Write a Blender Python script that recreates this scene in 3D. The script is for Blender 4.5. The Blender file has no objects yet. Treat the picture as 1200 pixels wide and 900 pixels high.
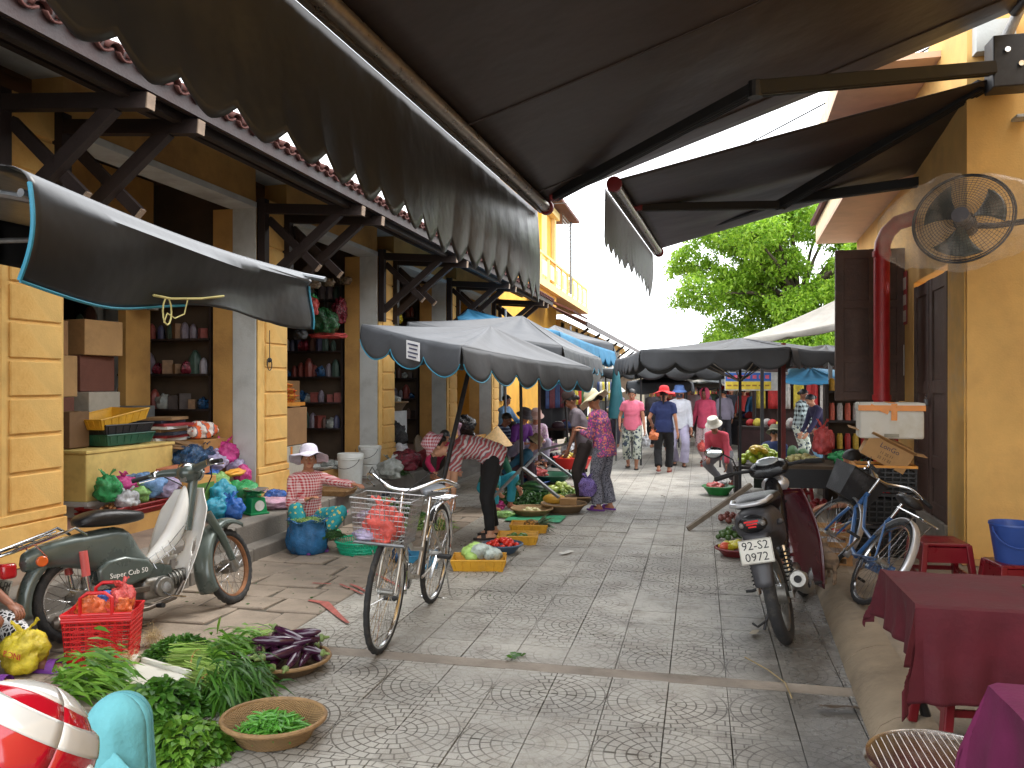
import bpy, bmesh, math, random
import numpy as np
from mathutils import Vector, Matrix, noise, Quaternion
random.seed(7); rng = np.random.default_rng(7)
S = bpy.context.scene; C = S.collection
R = math.radians; PI = math.pi
# ---------------- camera, sky, sun, exposure ----------------
H = 1.7; F = 950.0; PSI = math.atan(220/950); SN, CS = math.sin(PSI), math.cos(PSI)
cam = bpy.data.cameras.new('camera'); cam.sensor_width = 36; cam.lens = 36*F/1200; cam.clip_end = 600; cam.clip_start = .05
co = bpy.data.objects.new('camera', cam); C.objects.link(co)
co.location = (0, 0, H); co.rotation_euler = (R(90.0), 0, PSI); S.camera = co
SUN_EL, SUN_AZ = R(58), R(40)      # azimuth counted from +Y towards +X
W = bpy.data.worlds.new('World'); S.world = W; W.use_nodes = True
wn = W.node_tree; wn.nodes.clear()
def wnode(t, **k):
    n = wn.nodes.new(t)
    for a, b in k.items(): setattr(n, a, b)
    return n
sky = wnode('ShaderNodeTexSky', sky_type='NISHITA', sun_disc=False, sun_elevation=SUN_EL, sun_rotation=SUN_AZ, altitude=0, air_density=1.0, dust_density=4.0, ozone_density=1.0)
tc = wnode('ShaderNodeTexCoord'); mp = wnode('ShaderNodeMapping'); mp.inputs['Scale'].default_value = (1, 1, 2.5)
cn = wnode('ShaderNodeTexNoise'); cn.inputs['Scale'].default_value = 2.2; cn.inputs['Detail'].default_value = 6
cr = wnode('ShaderNodeValToRGB'); cr.color_ramp.elements[0].position = .30; cr.color_ramp.elements[1].position = .62
cr.color_ramp.elements[0].color = (8.4, 9.1, 9.6, 1); cr.color_ramp.elements[1].color = (13.5, 13.6, 13.8, 1)
mx = wnode('ShaderNodeMix', data_type='RGBA'); mx.inputs[0].default_value = .86
bg = wnode('ShaderNodeBackground'); bg.inputs['Strength'].default_value = .13
wo = wnode('ShaderNodeOutputWorld')
L = wn.links.new
L(tc.outputs['Generated'], mp.inputs[0]); L(mp.outputs[0], cn.inputs['Vector']); L(cn.outputs[0], cr.inputs[0])
L(sky.outputs[0], mx.inputs[6]); L(cr.outputs[0], mx.inputs[7]); L(mx.outputs[2], bg.inputs[0]); L(bg.outputs[0], wo.inputs[0])
sl = bpy.data.lights.new('sun', 'SUN'); sl.energy = 1.0; sl.angle = R(20); sl.color = (1, .96, .9)
so = bpy.data.objects.new('sun', sl); C.objects.link(so)
sd = Vector((math.sin(SUN_AZ)*math.cos(SUN_EL), math.cos(SUN_AZ)*math.cos(SUN_EL), math.sin(SUN_EL)))
so.rotation_euler = sd.to_track_quat('Z', 'Y').to_euler()
S.view_settings.view_transform = 'Standard'; S.view_settings.look = 'None'
S.view_settings.exposure = 1.45; S.view_settings.gamma = 1
S.cycles.max_bounces = 8; S.cycles.diffuse_bounces = 5
# ---------------- photograph point -> place ----------------
def ray(px, py):
    u = (px-600)/F
    return Vector((-SN+u*CS, CS+u*SN, (450-py)/F))
O = Vector((0, 0, H))
def atz(px, py, z=0.): d = ray(px, py); return O+d*((z-H)/d.z)
def atx(px, py, x): d = ray(px, py); return O+d*(x/d.x)
def aty(px, py, y): d = ray(px, py); return O+d*(y/d.y)
# ---------------- materials ----------------
def lin(c):
    return tuple((v/255/12.92 if v/255 <= .04045 else ((v/255+.055)/1.055)**2.4) for v in c)
class NT:
    def __init__(s, name):
        s.m = bpy.data.materials.new(name); s.m.use_nodes = True; s.t = s.m.node_tree
        s.b = s.t.nodes['Principled BSDF']
    def n(s, t, **k):
        q = s.t.nodes.new(t)
        for a, b in k.items(): setattr(q, a, b)
        return q
    def l(s, a, b): s.t.links.new(a, b)
    def put(s, v, i):
        if isinstance(v, (int, float)): i.default_value = v
        elif isinstance(v, tuple): i.default_value = v if len(v) == len(i.default_value) else (*v, 1)
        else: s.l(v, i)
    def ma(s, op, a, b=0., c=0.):
        q = s.n('ShaderNodeMath', operation=op)
        s.put(a, q.inputs[0]); s.put(b, q.inputs[1])
        if op in ('MULTIPLY_ADD', 'COMPARE', 'WRAP', 'SMOOTH_MIN'): s.put(c, q.inputs[2])
        return q.outputs[0]
    def mix(s, f, a, b, mode='MIX'):
        q = s.n('ShaderNodeMix', data_type='RGBA', blend_type=mode)
        s.put(f, q.inputs[0]); s.put(a, q.inputs[6]); s.put(b, q.inputs[7]); return q.outputs[2]
    def coord(s, kind='Object'): return s.n('ShaderNodeTexCoord').outputs[kind]
    def pos(s): return s.n('ShaderNodeNewGeometry').outputs['Position']
    def sep(s, v): q = s.n('ShaderNodeSeparateXYZ'); s.l(v, q.inputs[0]); return q.outputs
    def noise(s, v, sc, det=4, rough=.55): 
        q = s.n('ShaderNodeTexNoise'); s.l(v, q.inputs['Vector']); q.inputs['Scale'].default_value = sc
        q.inputs['Detail'].default_value = det; q.inputs['Roughness'].default_value = rough; return q.outputs[0]
    def vor(s, v, sc, out='Distance', feature='F1'):
        q = s.n('ShaderNodeTexVoronoi', feature=feature); s.l(v, q.inputs['Vector']); q.inputs['Scale'].default_value = sc; return q.outputs[out]
    def ramp(s, f, p0, p1, a=0., b=1.):
        q = s.n('ShaderNodeMapRange'); s.put(f, q.inputs[0]); q.inputs[1].default_value = p0; q.inputs[2].default_value = p1
        q.inputs[3].default_value = a; q.inputs[4].default_value = b; return q.outputs[0]
    def scale(s, v, sc, rot=(0, 0, 0)):
        q = s.n('ShaderNodeMapping'); s.l(v, q.inputs[0]); q.inputs['Scale'].default_value = sc; q.inputs['Rotation'].default_value = rot; return q.outputs[0]
    def bump(s, h, st=.3, d=.01):
        q = s.n('ShaderNodeBump'); s.l(h, q.inputs['Height']); q.inputs['Strength'].default_value = st; q.inputs['Distance'].default_value = d
        s.l(q.outputs[0], s.b.inputs['Normal'])
    def out(s, col, rough=.7, metal=0., **k):
        s.put(col, s.b.inputs['Base Color']); s.put(rough, s.b.inputs['Roughness']); s.b.inputs['Metallic'].default_value = metal
        for a, b in k.items(): s.b.inputs[a.replace('_', ' ')].default_value = b
        return s.m
MC = {}
def mat(name, rgb, rough=.6, var=.25, sc=8., bump=.15, bsc=None, metal=0., dirt=None, **k):
    """a solid coloured stuff with grain, mottling, and an optional second dirt colour"""
    if name in MC: return MC[name]
    t = NT(name); o = t.coord(); c = lin(rgb)
    n1 = t.noise(o, sc, 5); n2 = t.noise(o, bsc or sc*9, 3)
    f = t.ramp(n1, .3, .7)
    dk = tuple(max(0, v*(1-var)) for v in c); lt = tuple(min(1, v*(1+var*.6)+.004) for v in c)
    col = t.mix(f, dk, lt)
    if dirt:
        d = t.ramp(t.noise(o, sc*.55, 7, .68), .50, .74); col = t.mix(t.ma('MULTIPLY', d, .75), col, lin(dirt))
    if bump: t.bump(n2, bump, .01)
    MC[name] = t.out(col, t.ramp(n1, .2, .8, max(.03, rough-.08), min(1, rough+.1)), metal, **k)
    return MC[name]
def patt(name, kind, a, b, c=None, sc=30., rough=.85):
    """printed cloth"""
    if name in MC: return MC[name]
    t = NT(name); o = t.coord(); A, B = lin(a), lin(b)
    if kind == 'check':
        x, y, z = t.sep(o)
        f = lambda v: t.ma('GREATER_THAN', t.ma('FRACT', t.ma('MULTIPLY', v, sc)), .5)
        h = t.ma('ADD', x, y)
        s1 = t.ma('MULTIPLY', t.ma('ADD', f(h), f(z)), .5)
        col = t.mix(s1, B, A)
    elif kind == 'stripe':
        x, y, z = t.sep(t.scale(o, (1, 1, 1), (c or 0, 0, 0)))
        f = t.ma('FRACT', t.ma('MULTIPLY', t.ma('ADD', z, t.ma('MULTIPLY', t.noise(o, 5, 2), .12 if c else .02)), sc))
        col = t.mix(t.ma('GREATER_THAN', f, .55), A, B)
        col = t.mix(t.ma('MULTIPLY', t.ma('LESS_THAN', f, .14), .8), col, (.05, .04, .10))
    elif kind == 'dot':
        v = t.vor(o, sc); col = t.mix(t.ma('LESS_THAN', v, .27), A, B)
    elif kind == 'floral':
        v = t.vor(o, sc); k = t.vor(o, sc, 'Color'); n = t.noise(o, sc*.8, 3)
        col = t.mix(t.ma('LESS_THAN', v, .42), A, B)
        g = t.n('ShaderNodeSeparateColor'); t.l(k, g.inputs[0])
        if c: col = t.mix(t.ma('MULTIPLY', t.ma('LESS_THAN', v, .42), t.ma('GREATER_THAN', g.outputs[0], .5)), col, lin(c))
        col = t.mix(t.ramp(n, .56, .62), col, lin(c) if c else B)
    elif kind == 'net':
        v = t.vor(o, sc, 'Distance', 'DISTANCE_TO_EDGE'); col = t.mix(t.ma('LESS_THAN', v, .13), A, B)
    t.bump(t.noise(o, 14, 4), .5, .02)
    MC[name] = t.out(col, rough); return MC[name]
def plastic(name, rgb, rough=.25, alpha=1., tr=0.):
    """thin crumpled bag film"""
    if name in MC: return MC[name]
    t = NT(name); o = t.coord(); c = lin(rgb)
    n = t.noise(o, 9, 6, .7)
    col = t.mix(t.ramp(n, .35, .65), tuple(v*.6 for v in c), tuple(min(1, v*1.15+.02) for v in c))
    t.bump(t.noise(o, 26, 5, .7), .8, .02)
    t.put(t.ramp(t.noise(o, 5, 5, .7), .35, .7, .74, 1.), t.b.inputs['Alpha'])
    MC[name] = t.out(col, rough, 0., Transmission_Weight=tr, Specular_IOR_Level=.6); return MC[name]
# ---------------- objects ----------------
def link(o, parent=None):
    C.objects.link(o)
    if parent is not None: o.parent = parent
    return o
def tag(o, label=None, cat=None, group=None, kind=None):
    if label: o['label'] = label
    if cat: o['category'] = cat
    if group: o['group'] = group
    if kind: o['kind'] = kind
    return o
def thing(name, label, cat, loc=(0, 0, 0), rz=0., group=None, rot=None):
    o = bpy.data.objects.new(name, None); o.empty_display_size = .1; link(o)
    o.location = loc; o.rotation_euler = rot if rot else (0, 0, rz)
    return tag(o, label, cat, group)
def copy_tree(o, parent=None):
    kids = [c for c in o.children]
    c = o.copy(); link(c)
    if parent is not None: c.parent = parent
    for k in kids: copy_tree(k, c)
    return c
def frame_of(d, up=Vector((0, 0, 1))):
    d = Vector(d).normalized()
    a = up if abs(d.dot(up)) < .97 else Vector((1, 0, 0))
    x = d.cross(a).normalized(); y = x.cross(d).normalized() ; return x, y, d
class MB:
    def __init__(s): s.v = []; s.f = []
    def add(s, vs, fs):
        n = len(s.v); s.v += [tuple(v) for v in vs]; s.f += [tuple(i+n for i in f) for f in fs]; return s
    def box(s, c, d, rz=0., mtx=None, taper=1.):
        hx, hy, hz = d[0]/2, d[1]/2, d[2]/2
        vs = [Vector((x*hx*(taper if z > 0 else 1), y*hy*(taper if z > 0 else 1), z*hz)) for z in (-1, 1) for y in (-1, 1) for x in (-1, 1)]
        m = (mtx.copy() if mtx else Matrix.Rotation(rz, 3, 'Z'))
        vs = [m @ v + Vector(c) for v in vs]
        return s.add(vs, [(0, 2, 3, 1), (4, 5, 7, 6), (0, 1, 5, 4), (1, 3, 7, 5), (3, 2, 6, 7), (2, 0, 4, 6)])
    def beam(s, p, q, w, h, up=(0, 0, 1)):
        p, q = Vector(p), Vector(q); x, y, d = frame_of(q-p, Vector(up))
        vs = [b+x*(i*w/2)+y*(j*h/2) for b in (p, q) for j in (-1, 1) for i in (-1, 1)]
        return s.add(vs, [(0, 2, 3, 1), (4, 5, 7, 6), (0, 1, 5, 4), (1, 3, 7, 5), (3, 2, 6, 7), (2, 0, 4, 6)])
    def cyl(s, p, q, r0, r1=None, n=12, cap=True):
        r1 = r0 if r1 is None else r1; p, q = Vector(p), Vector(q); x, y, d = frame_of(q-p)
        vs = [b+(x*math.cos(2*PI*i/n)+y*math.sin(2*PI*i/n))*r for b, r in ((p, r0), (q, r1)) for i in range(n)]
        fs = [(i, (i+1) % n, n+(i+1) % n, n+i) for i in range(n)]
        if cap: fs += [tuple(range(n-1, -1, -1)), tuple(range(n, 2*n))]
        return s.add(vs, fs)
    def tube(s, pts, r, n=8, close=False, cap=True):
        pts = [Vector(p) for p in pts]; m = len(pts); rr = r if isinstance(r, (list, tuple)) else [r]*m
        px = None; vs = []
        for i, p in enumerate(pts):
            if close: d = pts[(i+1) % m]-pts[i-1]
            else: d = pts[min(i+1, m-1)]-pts[max(i-1, 0)]
            if d.length < 1e-9: d = Vector((0, 0, 1))
            d.normalize()
            if px is None: x = frame_of(d)[0]
            else:
                x = px-d*px.dot(d)
                x = x.normalized() if x.length > 1e-6 else frame_of(d)[0]
            px = x; y = d.cross(x)
            vs += [p+(x*math.cos(2*PI*k/n)+y*math.sin(2*PI*k/n))*rr[i] for k in range(n)]
        fs = [(i*n+k, i*n+(k+1) % n, ((i+1) % m)*n+(k+1) % n, ((i+1) % m)*n+k) for i in range(m if close else m-1) for k in range(n)]
        if cap and not close: fs += [tuple(range(n-1, -1, -1)), tuple(range((m-1)*n, m*n))]
        return s.add(vs, fs)
    def lathe(s, prof, c=(0, 0, 0), n=24, mtx=None, sx=1., sy=1.):
        vs = []; m = len(prof)
        for r, z in prof:
            for k in range(n):
                v = Vector((r*math.cos(2*PI*k/n)*sx, r*math.sin(2*PI*k/n)*sy, z))
                vs.append((mtx @ v if mtx else v)+Vector(c))
        fs = [(i*n+k, i*n+(k+1) % n, (i+1)*n+(k+1) % n, (i+1)*n+k) for i in range(m-1) for k in range(n)]
        if prof[0][0] > 1e-4: fs.append(tuple(range(n-1, -1, -1)))
        if prof[-1][0] > 1e-4: fs.append(tuple(range((m-1)*n, m*n)))
        return s.add(vs, fs)
    def ball(s, c, r, n=12, m=8, mtx=None):
        r = r if isinstance(r, (tuple, list)) else (r, r, r)
        pr = [(math.sin(PI*i/m), -math.cos(PI*i/m)) for i in range(m+1)]
        vs = []
        for a, z in pr:
            for k in range(n):
                v = Vector((a*math.cos(2*PI*k/n)*r[0], a*math.sin(2*PI*k/n)*r[1], z*r[2]))
                vs.append((mtx @ v if mtx else v)+Vector(c))
        return s.add(vs, [(i*n+k, i*n+(k+1) % n, (i+1)*n+(k+1) % n, (i+1)*n+k) for i in range(m) for k in range(n)])
    def rcone(s, p, q, r0, r1, n=10):
        """tapered limb with round ends"""
        p, q = Vector(p), Vector(q); x, y, d = frame_of(q-p); vs = []; rows = []
        for i in range(4): a = PI/2*i/4; rows.append((p-d*r0*math.cos(a), r0*math.sin(a)+1e-4))
        rows += [(p, r0), (q, r1)]
        for i in range(3, -1, -1): a = PI/2*i/4; rows.append((q+d*r1*math.cos(a), r1*math.sin(a)+1e-4))
        for c, r in rows: vs += [c+(x*math.cos(2*PI*k/n)+y*math.sin(2*PI*k/n))*r for k in range(n)]
        m = len(rows); fs = [(i*n+k, i*n+(k+1) % n, (i+1)*n+(k+1) % n, (i+1)*n+k) for i in range(m-1) for k in range(n)]
        fs += [tuple(range(n-1, -1, -1)), tuple(range((m-1)*n, m*n))]
        return s.add(vs, fs)
    def prism(s, outline, t, mtx=None, c=(0, 0, 0)):
        """flat outline (x,y) extruded by t along local z"""
        n = len(outline); vs = []
        for z in (-t/2, t/2):
            for x, y in outline:
                v = Vector((x, y, z)); vs.append((mtx @ v if mtx else v)+Vector(c))
        return s.add(vs, [tuple(range(n-1, -1, -1)), tuple(range(n, 2*n))]+[(i, (i+1) % n, n+(i+1) % n, n+i) for i in range(n)])
    def grid(s, fn, nu, nv, thick=0.):
        vs = [Vector(fn(i/nu, j/nv)) for j in range(nv+1) for i in range(nu+1)]
        fs = [(j*(nu+1)+i, j*(nu+1)+i+1, (j+1)*(nu+1)+i+1, (j+1)*(nu+1)+i) for j in range(nv) for i in range(nu)]
        return s.add(vs, fs)
    def mesh(s, name, m=None, smooth=False):
        me = bpy.data.meshes.new(name); me.from_pydata(s.v, [], s.f)
        if m:
            me.materials.append(m)
        if smooth:
            me.polygons.foreach_set('use_smooth', [True]*len(me.polygons))
            try: smooth == 2 or me.set_sharp_from_angle(angle=R(40))
            except Exception: pass
        me.update(); return me
    def build(s, name, m, parent=None, smooth=False, loc=None, rz=0., bevel=0., seg=2, solid=0., sub=0):
        o = bpy.data.objects.new(name, s.mesh(name, m, smooth)); link(o, parent)
        if loc is not None: o.location = loc
        if rz: o.rotation_euler = (0, 0, rz)
        if solid:
            q = o.modifiers.new('solid', 'SOLIDIFY'); q.thickness = solid; q.offset = 0
        if sub:
            q = o.modifiers.new('sub', 'SUBSURF'); q.levels = sub; q.render_levels = sub
        if bevel:
            q = o.modifiers.new('bevel', 'BEVEL'); q.width = bevel; q.segments = seg; q.limit_method = 'ANGLE'; q.angle_limit = R(50)
        return o
def inst(me, name, parent=None, loc=(0, 0, 0), rot=(0, 0, 0), sc=None):
    o = bpy.data.objects.new(name, me); link(o, parent); o.location = loc; o.rotation_euler = rot
    if sc is not None: o.scale = sc if isinstance(sc, (tuple, list)) else (sc, sc, sc)
    return o
def words(txt, size, m, parent, loc, rot, name='lettering', ex=.0008, align='CENTER', mtx=None):
    cu = bpy.data.curves.new(name, 'FONT'); cu.body = txt; cu.size = size; cu.extrude = ex; cu.align_x = align; cu.align_y = 'CENTER'
    cu.resolution_u = 2
    t = bpy.data.objects.new(name+'_tmp', cu); C.objects.link(t)
    bpy.context.view_layer.update()
    me = bpy.data.meshes.new_from_object(t.evaluated_get(bpy.context.evaluated_depsgraph_get()))
    bpy.data.objects.remove(t); me.materials.clear(); me.materials.append(m); me.name = name
    o = bpy.data.objects.new(name, me); link(o, parent)
    if mtx is not None: o.matrix_local = mtx
    else: o.location = loc; o.rotation_euler = rot
    return o
def blades(name, m, parent, P, D, Lh, Wd, bend=.3, kind=None, seg=2):
    """P base points, D unit directions, Lh lengths, Wd widths : numpy leaf blades in one mesh"""
    n = len(P); up = np.array([0, 0, 1.]); side = np.cross(D, up+rng.normal(0, .6, (n, 3)))
    side /= np.linalg.norm(side, axis=1)[:, None]+1e-9
    rows = []
    prof = {2: [(0, .25), (.45, 1.), (1., .05)], 3: [(0, .2), (.3, .9), (.65, .8), (1., .03)], 1: [(0, .7), (1., .5)]}[seg]
    nrm = np.cross(side, D)
    for t, w in prof:
        c = P+D*(Lh*t)[:, None]-up*(bend*Lh*t*t)[:, None]+nrm*(0.0)
        o = side*(Wd*w/2)[:, None]
        rows += [c-o, c+o]
    V_ = np.stack(rows, 1).reshape(-1, 3); k = len(prof)
    fs = []
    base = (np.arange(n)*2*k)[:, None]
    for j in range(k-1): fs.append(base+np.array([[2*j, 2*j+1, 2*j+3, 2*j+2]]))
    Fc = np.concatenate(fs, 0)
    me = bpy.data.meshes.new(name); me.vertices.add(len(V_)); me.vertices.foreach_set('co', V_.astype('f').ravel())
    me.loops.add(Fc.size); me.loops.foreach_set('vertex_index', Fc.astype('i').ravel())
    me.polygons.add(len(Fc)); me.polygons.foreach_set('loop_start', np.arange(0, Fc.size, 4, dtype='i'))
    try: me.polygons.foreach_set('loop_total', np.full(len(Fc), 4, dtype='i'))
    except Exception: pass
    me.update(); me.validate(); me.materials.append(m)
    me.polygons.foreach_set('use_smooth', [True]*len(me.polygons))
    o = bpy.data.objects.new(name, me); link(o, parent)
    if kind: o['kind'] = kind
    return o
def leafmat(name, rgb, rgb2, rough=.45, tr=.25):
    if name in MC: return MC[name]
    t = NT(name); o = t.pos(); n = t.noise(o, 6, 3)
    k = t.n('ShaderNodeNewGeometry').outputs['Random Per Island']
    col = t.mix(k, lin(rgb), lin(rgb2))
    col = t.mix(t.ramp(n, .35, .65, 0, .5), col, tuple(v*.5 for v in lin(rgb)))
    m = t.out(col, rough)
    tb = t.n('ShaderNodeBsdfTranslucent'); t.l(col, tb.inputs[0]); ms = t.n('ShaderNodeMixShader'); ms.inputs[0].default_value = tr
    t.l(t.b.outputs[0], ms.inputs[1]); t.l(tb.outputs[0], ms.inputs[2]); t.l(ms.outputs[0], t.t.nodes['Material Output'].inputs[0])
    MC[name] = m; return m
# ================= THE SETTING =================
def struct(o): o['kind'] = 'structure'; return o
KX = lambda y: .787+.0475*(y-4.12)          # right kerb line (the right side runs off at a slight angle)
WX = lambda y: 2.24+.040*(y-7.68)           # face of the right building
LX, EX = -5.0, -3.75                        # face and eave of the left building
YEL = mat('yellow limewash', (228, 184, 108), .85, .2, 3, .25, 60, dirt=(186, 128, 52))
YELD = mat('yellow limewash aged', (196, 150, 84), .88, .2, 2.2, .3, 60, dirt=(140, 100, 60))
WHT = mat('white plaster', (196, 198, 194), .85, .12, 3, .2, 50, dirt=(150, 146, 136))
WOOD = mat('dark stained timber', (42, 29, 25), .6, .35, 6, .35, 40)
CUT = mat('cut timber end', (150, 128, 108), .8, .25, 14, .3)
REDB = mat('red brown fascia paint', (46, 23, 21), .55, .3, 5, .25)
TERR = mat('terracotta tile', (92, 48, 40), .85, .35, 7, .3, dirt=(70, 54, 48))
CONC = mat('worn concrete', (146, 138, 126), .9, .28, 2.4, .5, 60, dirt=(92, 84, 76))
CONK = mat('kerb concrete', (150, 134, 112), .85, .28, 3.4, .6, 40, dirt=(92, 82, 70))
STONE = mat('paving stone', (150, 136, 120), .8, .4, 2.6, .6, 45, dirt=(96, 86, 78))
DARK = mat('dark shop interior', (86, 70, 54), .85, .3, 3, .1)  # brown with the shade of the shop depths put into its colour
STEEL = mat('grey tube steel', (128, 130, 132), .35, .2, 20, .1, metal=.7)
CHROME = mat('chrome', (214, 214, 214), .16, .08, 20, .03, metal=1.)
IRON = mat('dark painted iron', (52, 52, 54), .45, .3, 20, .1, metal=.4)
BLK = mat('black rubber', (26, 26, 27), .7, .2, 30, .2)
BLKP = mat('black plastic', (30, 30, 32), .4, .2, 20, .1)
# --- ground under everything
t = NT('dusty ground'); o_ = t.pos(); n_ = t.noise(o_, 1.4, 6)
g = MB().grid(lambda u, v: ((u-.5)*500, (v-.3)*500, -.04), 2, 2).build('ground', t.out(t.mix(n_, lin((90, 84, 76)), lin((140, 134, 124))), .9)); struct(g)
# --- tiled street
def tile_material(name, lines):
    t = NT(name); p = t.pos(); x, y, z = t.sep(p)
    n1 = t.noise(p, 1.1, 6, .6); n2 = t.noise(p, 160, 2); n3 = t.noise(p, 5., 6, .7)
    P2 = .64
    wob = t.ma('MULTIPLY', t.ma('SUBTRACT', t.noise(p, 18, 2), .5), .006)
    def fold(v, o): # distance to the nearest multiple of .64
        q = t.ma('DIVIDE', t.ma('SUBTRACT', v, o), P2)
        return t.ma('ABSOLUTE', t.ma('MULTIPLY', t.ma('SUBTRACT', q, t.ma('ROUND', q)), P2))
    ax, ay = fold(x, -.1726), fold(y, 4.39)
    r = t.ma('ADD', t.ma('SQRT', t.ma('ADD', t.ma('MULTIPLY', ax, ax), t.ma('MULTIPLY', ay, ay))), wob)
    w = .052
    q = t.ma('DIVIDE', r, w); k = t.ma('FLOOR', q); fr = t.ma('FRACT', q)
    j1 = t.ma('ADD', t.ma('LESS_THAN', fr, .075), t.ma('GREATER_THAN', fr, .925))
    th = t.ma('DIVIDE', t.ma('ARCTAN2', ay, ax), PI/2)
    ns = t.ma('ADD', t.ma('ROUND', t.ma('MULTIPLY', k, 1.25)), 1)
    sq = t.ma('MULTIPLY', th, ns); sf = t.ma('FRACT', t.ma('ADD', sq, t.ma('MULTIPLY', t.ma('FRACT', t.ma('MULTIPLY', k, .5)), 1.)))
    # joint half width in segment units: .003 / (r*pi/2/ns)
    jw = t.ma('DIVIDE', t.ma('MULTIPLY', ns, .0042*2/PI), t.ma('MAXIMUM', r, .02))
    j2 = t.ma('LESS_THAN', t.ma('MINIMUM', sf, t.ma('SUBTRACT', 1., sf)), jw)
    fan = t.ma('MAXIMUM', j1, j2)
    # beyond the fan: small oblong setts
    by = t.ma('DIVIDE', y, .064); bf = t.ma('FRACT', by)
    bx = t.ma('FRACT', t.ma('ADD', t.ma('DIVIDE', x, .08), t.ma('MULTIPLY', t.ma('FLOOR', by), .5)))
    brk = t.ma('MAXIMUM', t.ma('LESS_THAN', bf, .13), t.ma('LESS_THAN', bx, .095))
    out_ = t.ma('GREATER_THAN', r, .322)
    j = t.ma('ADD', t.ma('MULTIPLY', fan, t.ma('SUBTRACT', 1., out_)), t.ma('MULTIPLY', brk, out_))
    # worn tiles where the joints are filled
    wear = t.ramp(t.noise(p, .9, 4, .7), .40, .56, .12, 1.)
    # seen from far the fans melt into the tile
    fade = t.ramp(y, 7., 18., 1., .2)
    jm = t.ma('MULTIPLY', t.ma('MULTIPLY', j, wear), fade)
    base = t.mix(t.ramp(n1, .32, .68), lin((138, 134, 126)), lin((186, 181, 170)))
    base = t.mix(t.ma('MULTIPLY', t.ramp(n3, .48, .68), .6), base, lin((112, 100, 86)))
    base = t.mix(t.ma('MULTIPLY', t.ramp(t.noise(p, 2.3, 7, .75), .56, .66), .5), base, lin((84, 74, 62)))
    base = t.mix(t.ramp(n2, .35, .65, 0, .35), base, lin((200, 198, 190)))
    if not lines:
        rnd = t.n('ShaderNodeObjectInfo').outputs['Random']; base = t.mix(t.ramp(rnd, 0, 1, 0, .22), base, lin((92, 90, 86)))
    base = t.mix(t.ma('MULTIPLY', jm, .8), base, lin((62, 54, 44)))
    hgt = t.ma('SUBTRACT', 1., jm)
    if lines:
        tx = t.ma('FRACT', t.ma('DIVIDE', t.ma('ADD', x, .1726), .32)); ty = t.ma('FRACT', t.ma('DIVIDE', y, .32))
        gl = t.ma('MAXIMUM', t.ma('LESS_THAN', tx, .03), t.ma('LESS_THAN', ty, .03))
        base = t.mix(t.ma('MULTIPLY', gl, .7), base, lin((78, 72, 62)))
    # damp patch along the right kerb
    wet = t.ma('MULTIPLY', t.ramp(t.ma('ADD', x, t.ma('MULTIPLY', n3, .8)), .35, .9), t.ramp(y, 9.5, 6.5))
    wet = t.ma('MAXIMUM', wet, t.ramp(t.noise(p, .8, 3), .64, .74, 0, .55))
    base = t.mix(t.ma('MULTIPLY', wet, .62), base, lin((50, 50, 52)))
    h = t.ma('ADD', hgt, t.ma('MULTIPLY', n2, .25))
    t.bump(h, 1., .007)
    return t.out(base, t.ma('SUBTRACT', t.ramp(n3, .3, .7, .52, .72), t.ma('MULTIPLY', wet, .34)), 0., Specular_IOR_Level=.4)
TM = tile_material('grey cement tile with cobble fans', False); TL = tile_material('grey cement tile far', True)
street = struct(thing('street', None, None))
MB().grid(lambda u, v: (-4.6+u*6.4, -2+v*13, -.014), 2, 2).build('joint_bed', mat('joint mortar', (84, 78, 68), .9, .3, 5, .4), street)
MB().grid(lambda u, v: (-6.2+u*14, 10.75+v*60, 0), 2, 8).build('far_paving', TL, street)
tile_me = MB().box((0, 0, -.014), (.3145, .3145, .028)).mesh('paving_tile', TM)
x0 = -.1726
bands = [(4.71, 4.85)]
rows = [4.39-.32*k for k in range(0, 6)][::-1]+[4.85+.32*k for k in range(0, 19)]
for yb in rows:
    for k in range(-8, 5):
        xa = x0+.32*k
        if xa > KX(yb)+.02: continue
        if yb < 2.9 and xa < -1.9: continue
        inst(tile_me, 'paving_tile', street, (xa+.16+random.uniform(-.0015, .0015), yb+.16+random.uniform(-.0015, .0015), random.uniform(-.003, .0025)), (random.uniform(-.004, .004), random.uniform(-.004, .004), 0))
MB().box((-.7, 4.78, -.016), (4.3, .136, .03)).build('cement_band', mat('cement band', (138, 128, 116), .85, .3, 4, .5, dirt=(100, 86, 72)), street)
# --- irregular stone flags at the left
flags = thing('stone_pavement', None, None); struct(flags)
MB().box((-3.5, 6.5, -.03), (1.56, 17, .02)).build('soil_bed', mat('dirt joint', (104, 90, 74), .95, .3, 8, .6), flags)
y = 1.6; jl = 0
edge = []
while y < 11.0:
    h = random.uniform(.30, .46); x = -4.28
    while x < -2.76:
        w = min(random.uniform(.34, .62), -2.735-x)
        if -2.735-(x+w) < .2: w = -2.735-x
        q = lambda: random.uniform(-.022, .022)
        g_ = .011; sk = .12*math.sin(y*1.3)
        pts = [(x+g_+q(), y+g_+q()), (x+w-g_+q(), y+g_+q()), (x+w-g_+q(), y+h-g_+q()), (x+g_+q(), y+h-g_+q())]
        if x+w > -2.75: pts[1] = (-2.745, pts[1][1]); pts[2] = (-2.745, pts[2][1])
        cx, cy = x+w/2, y+h/2
        m = MB().prism([(a-cx, b-cy) for a, b in pts], .035)
        s_ = m.build('paving_stone', STONE, flags, loc=(cx, cy, -.016+random.uniform(-.008, .004)), bevel=.008, seg=1)
        s_.rotation_euler = (random.uniform(-.014, .014), random.uniform(-.014, .014), 0)
        x += w
    y += h

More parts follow.
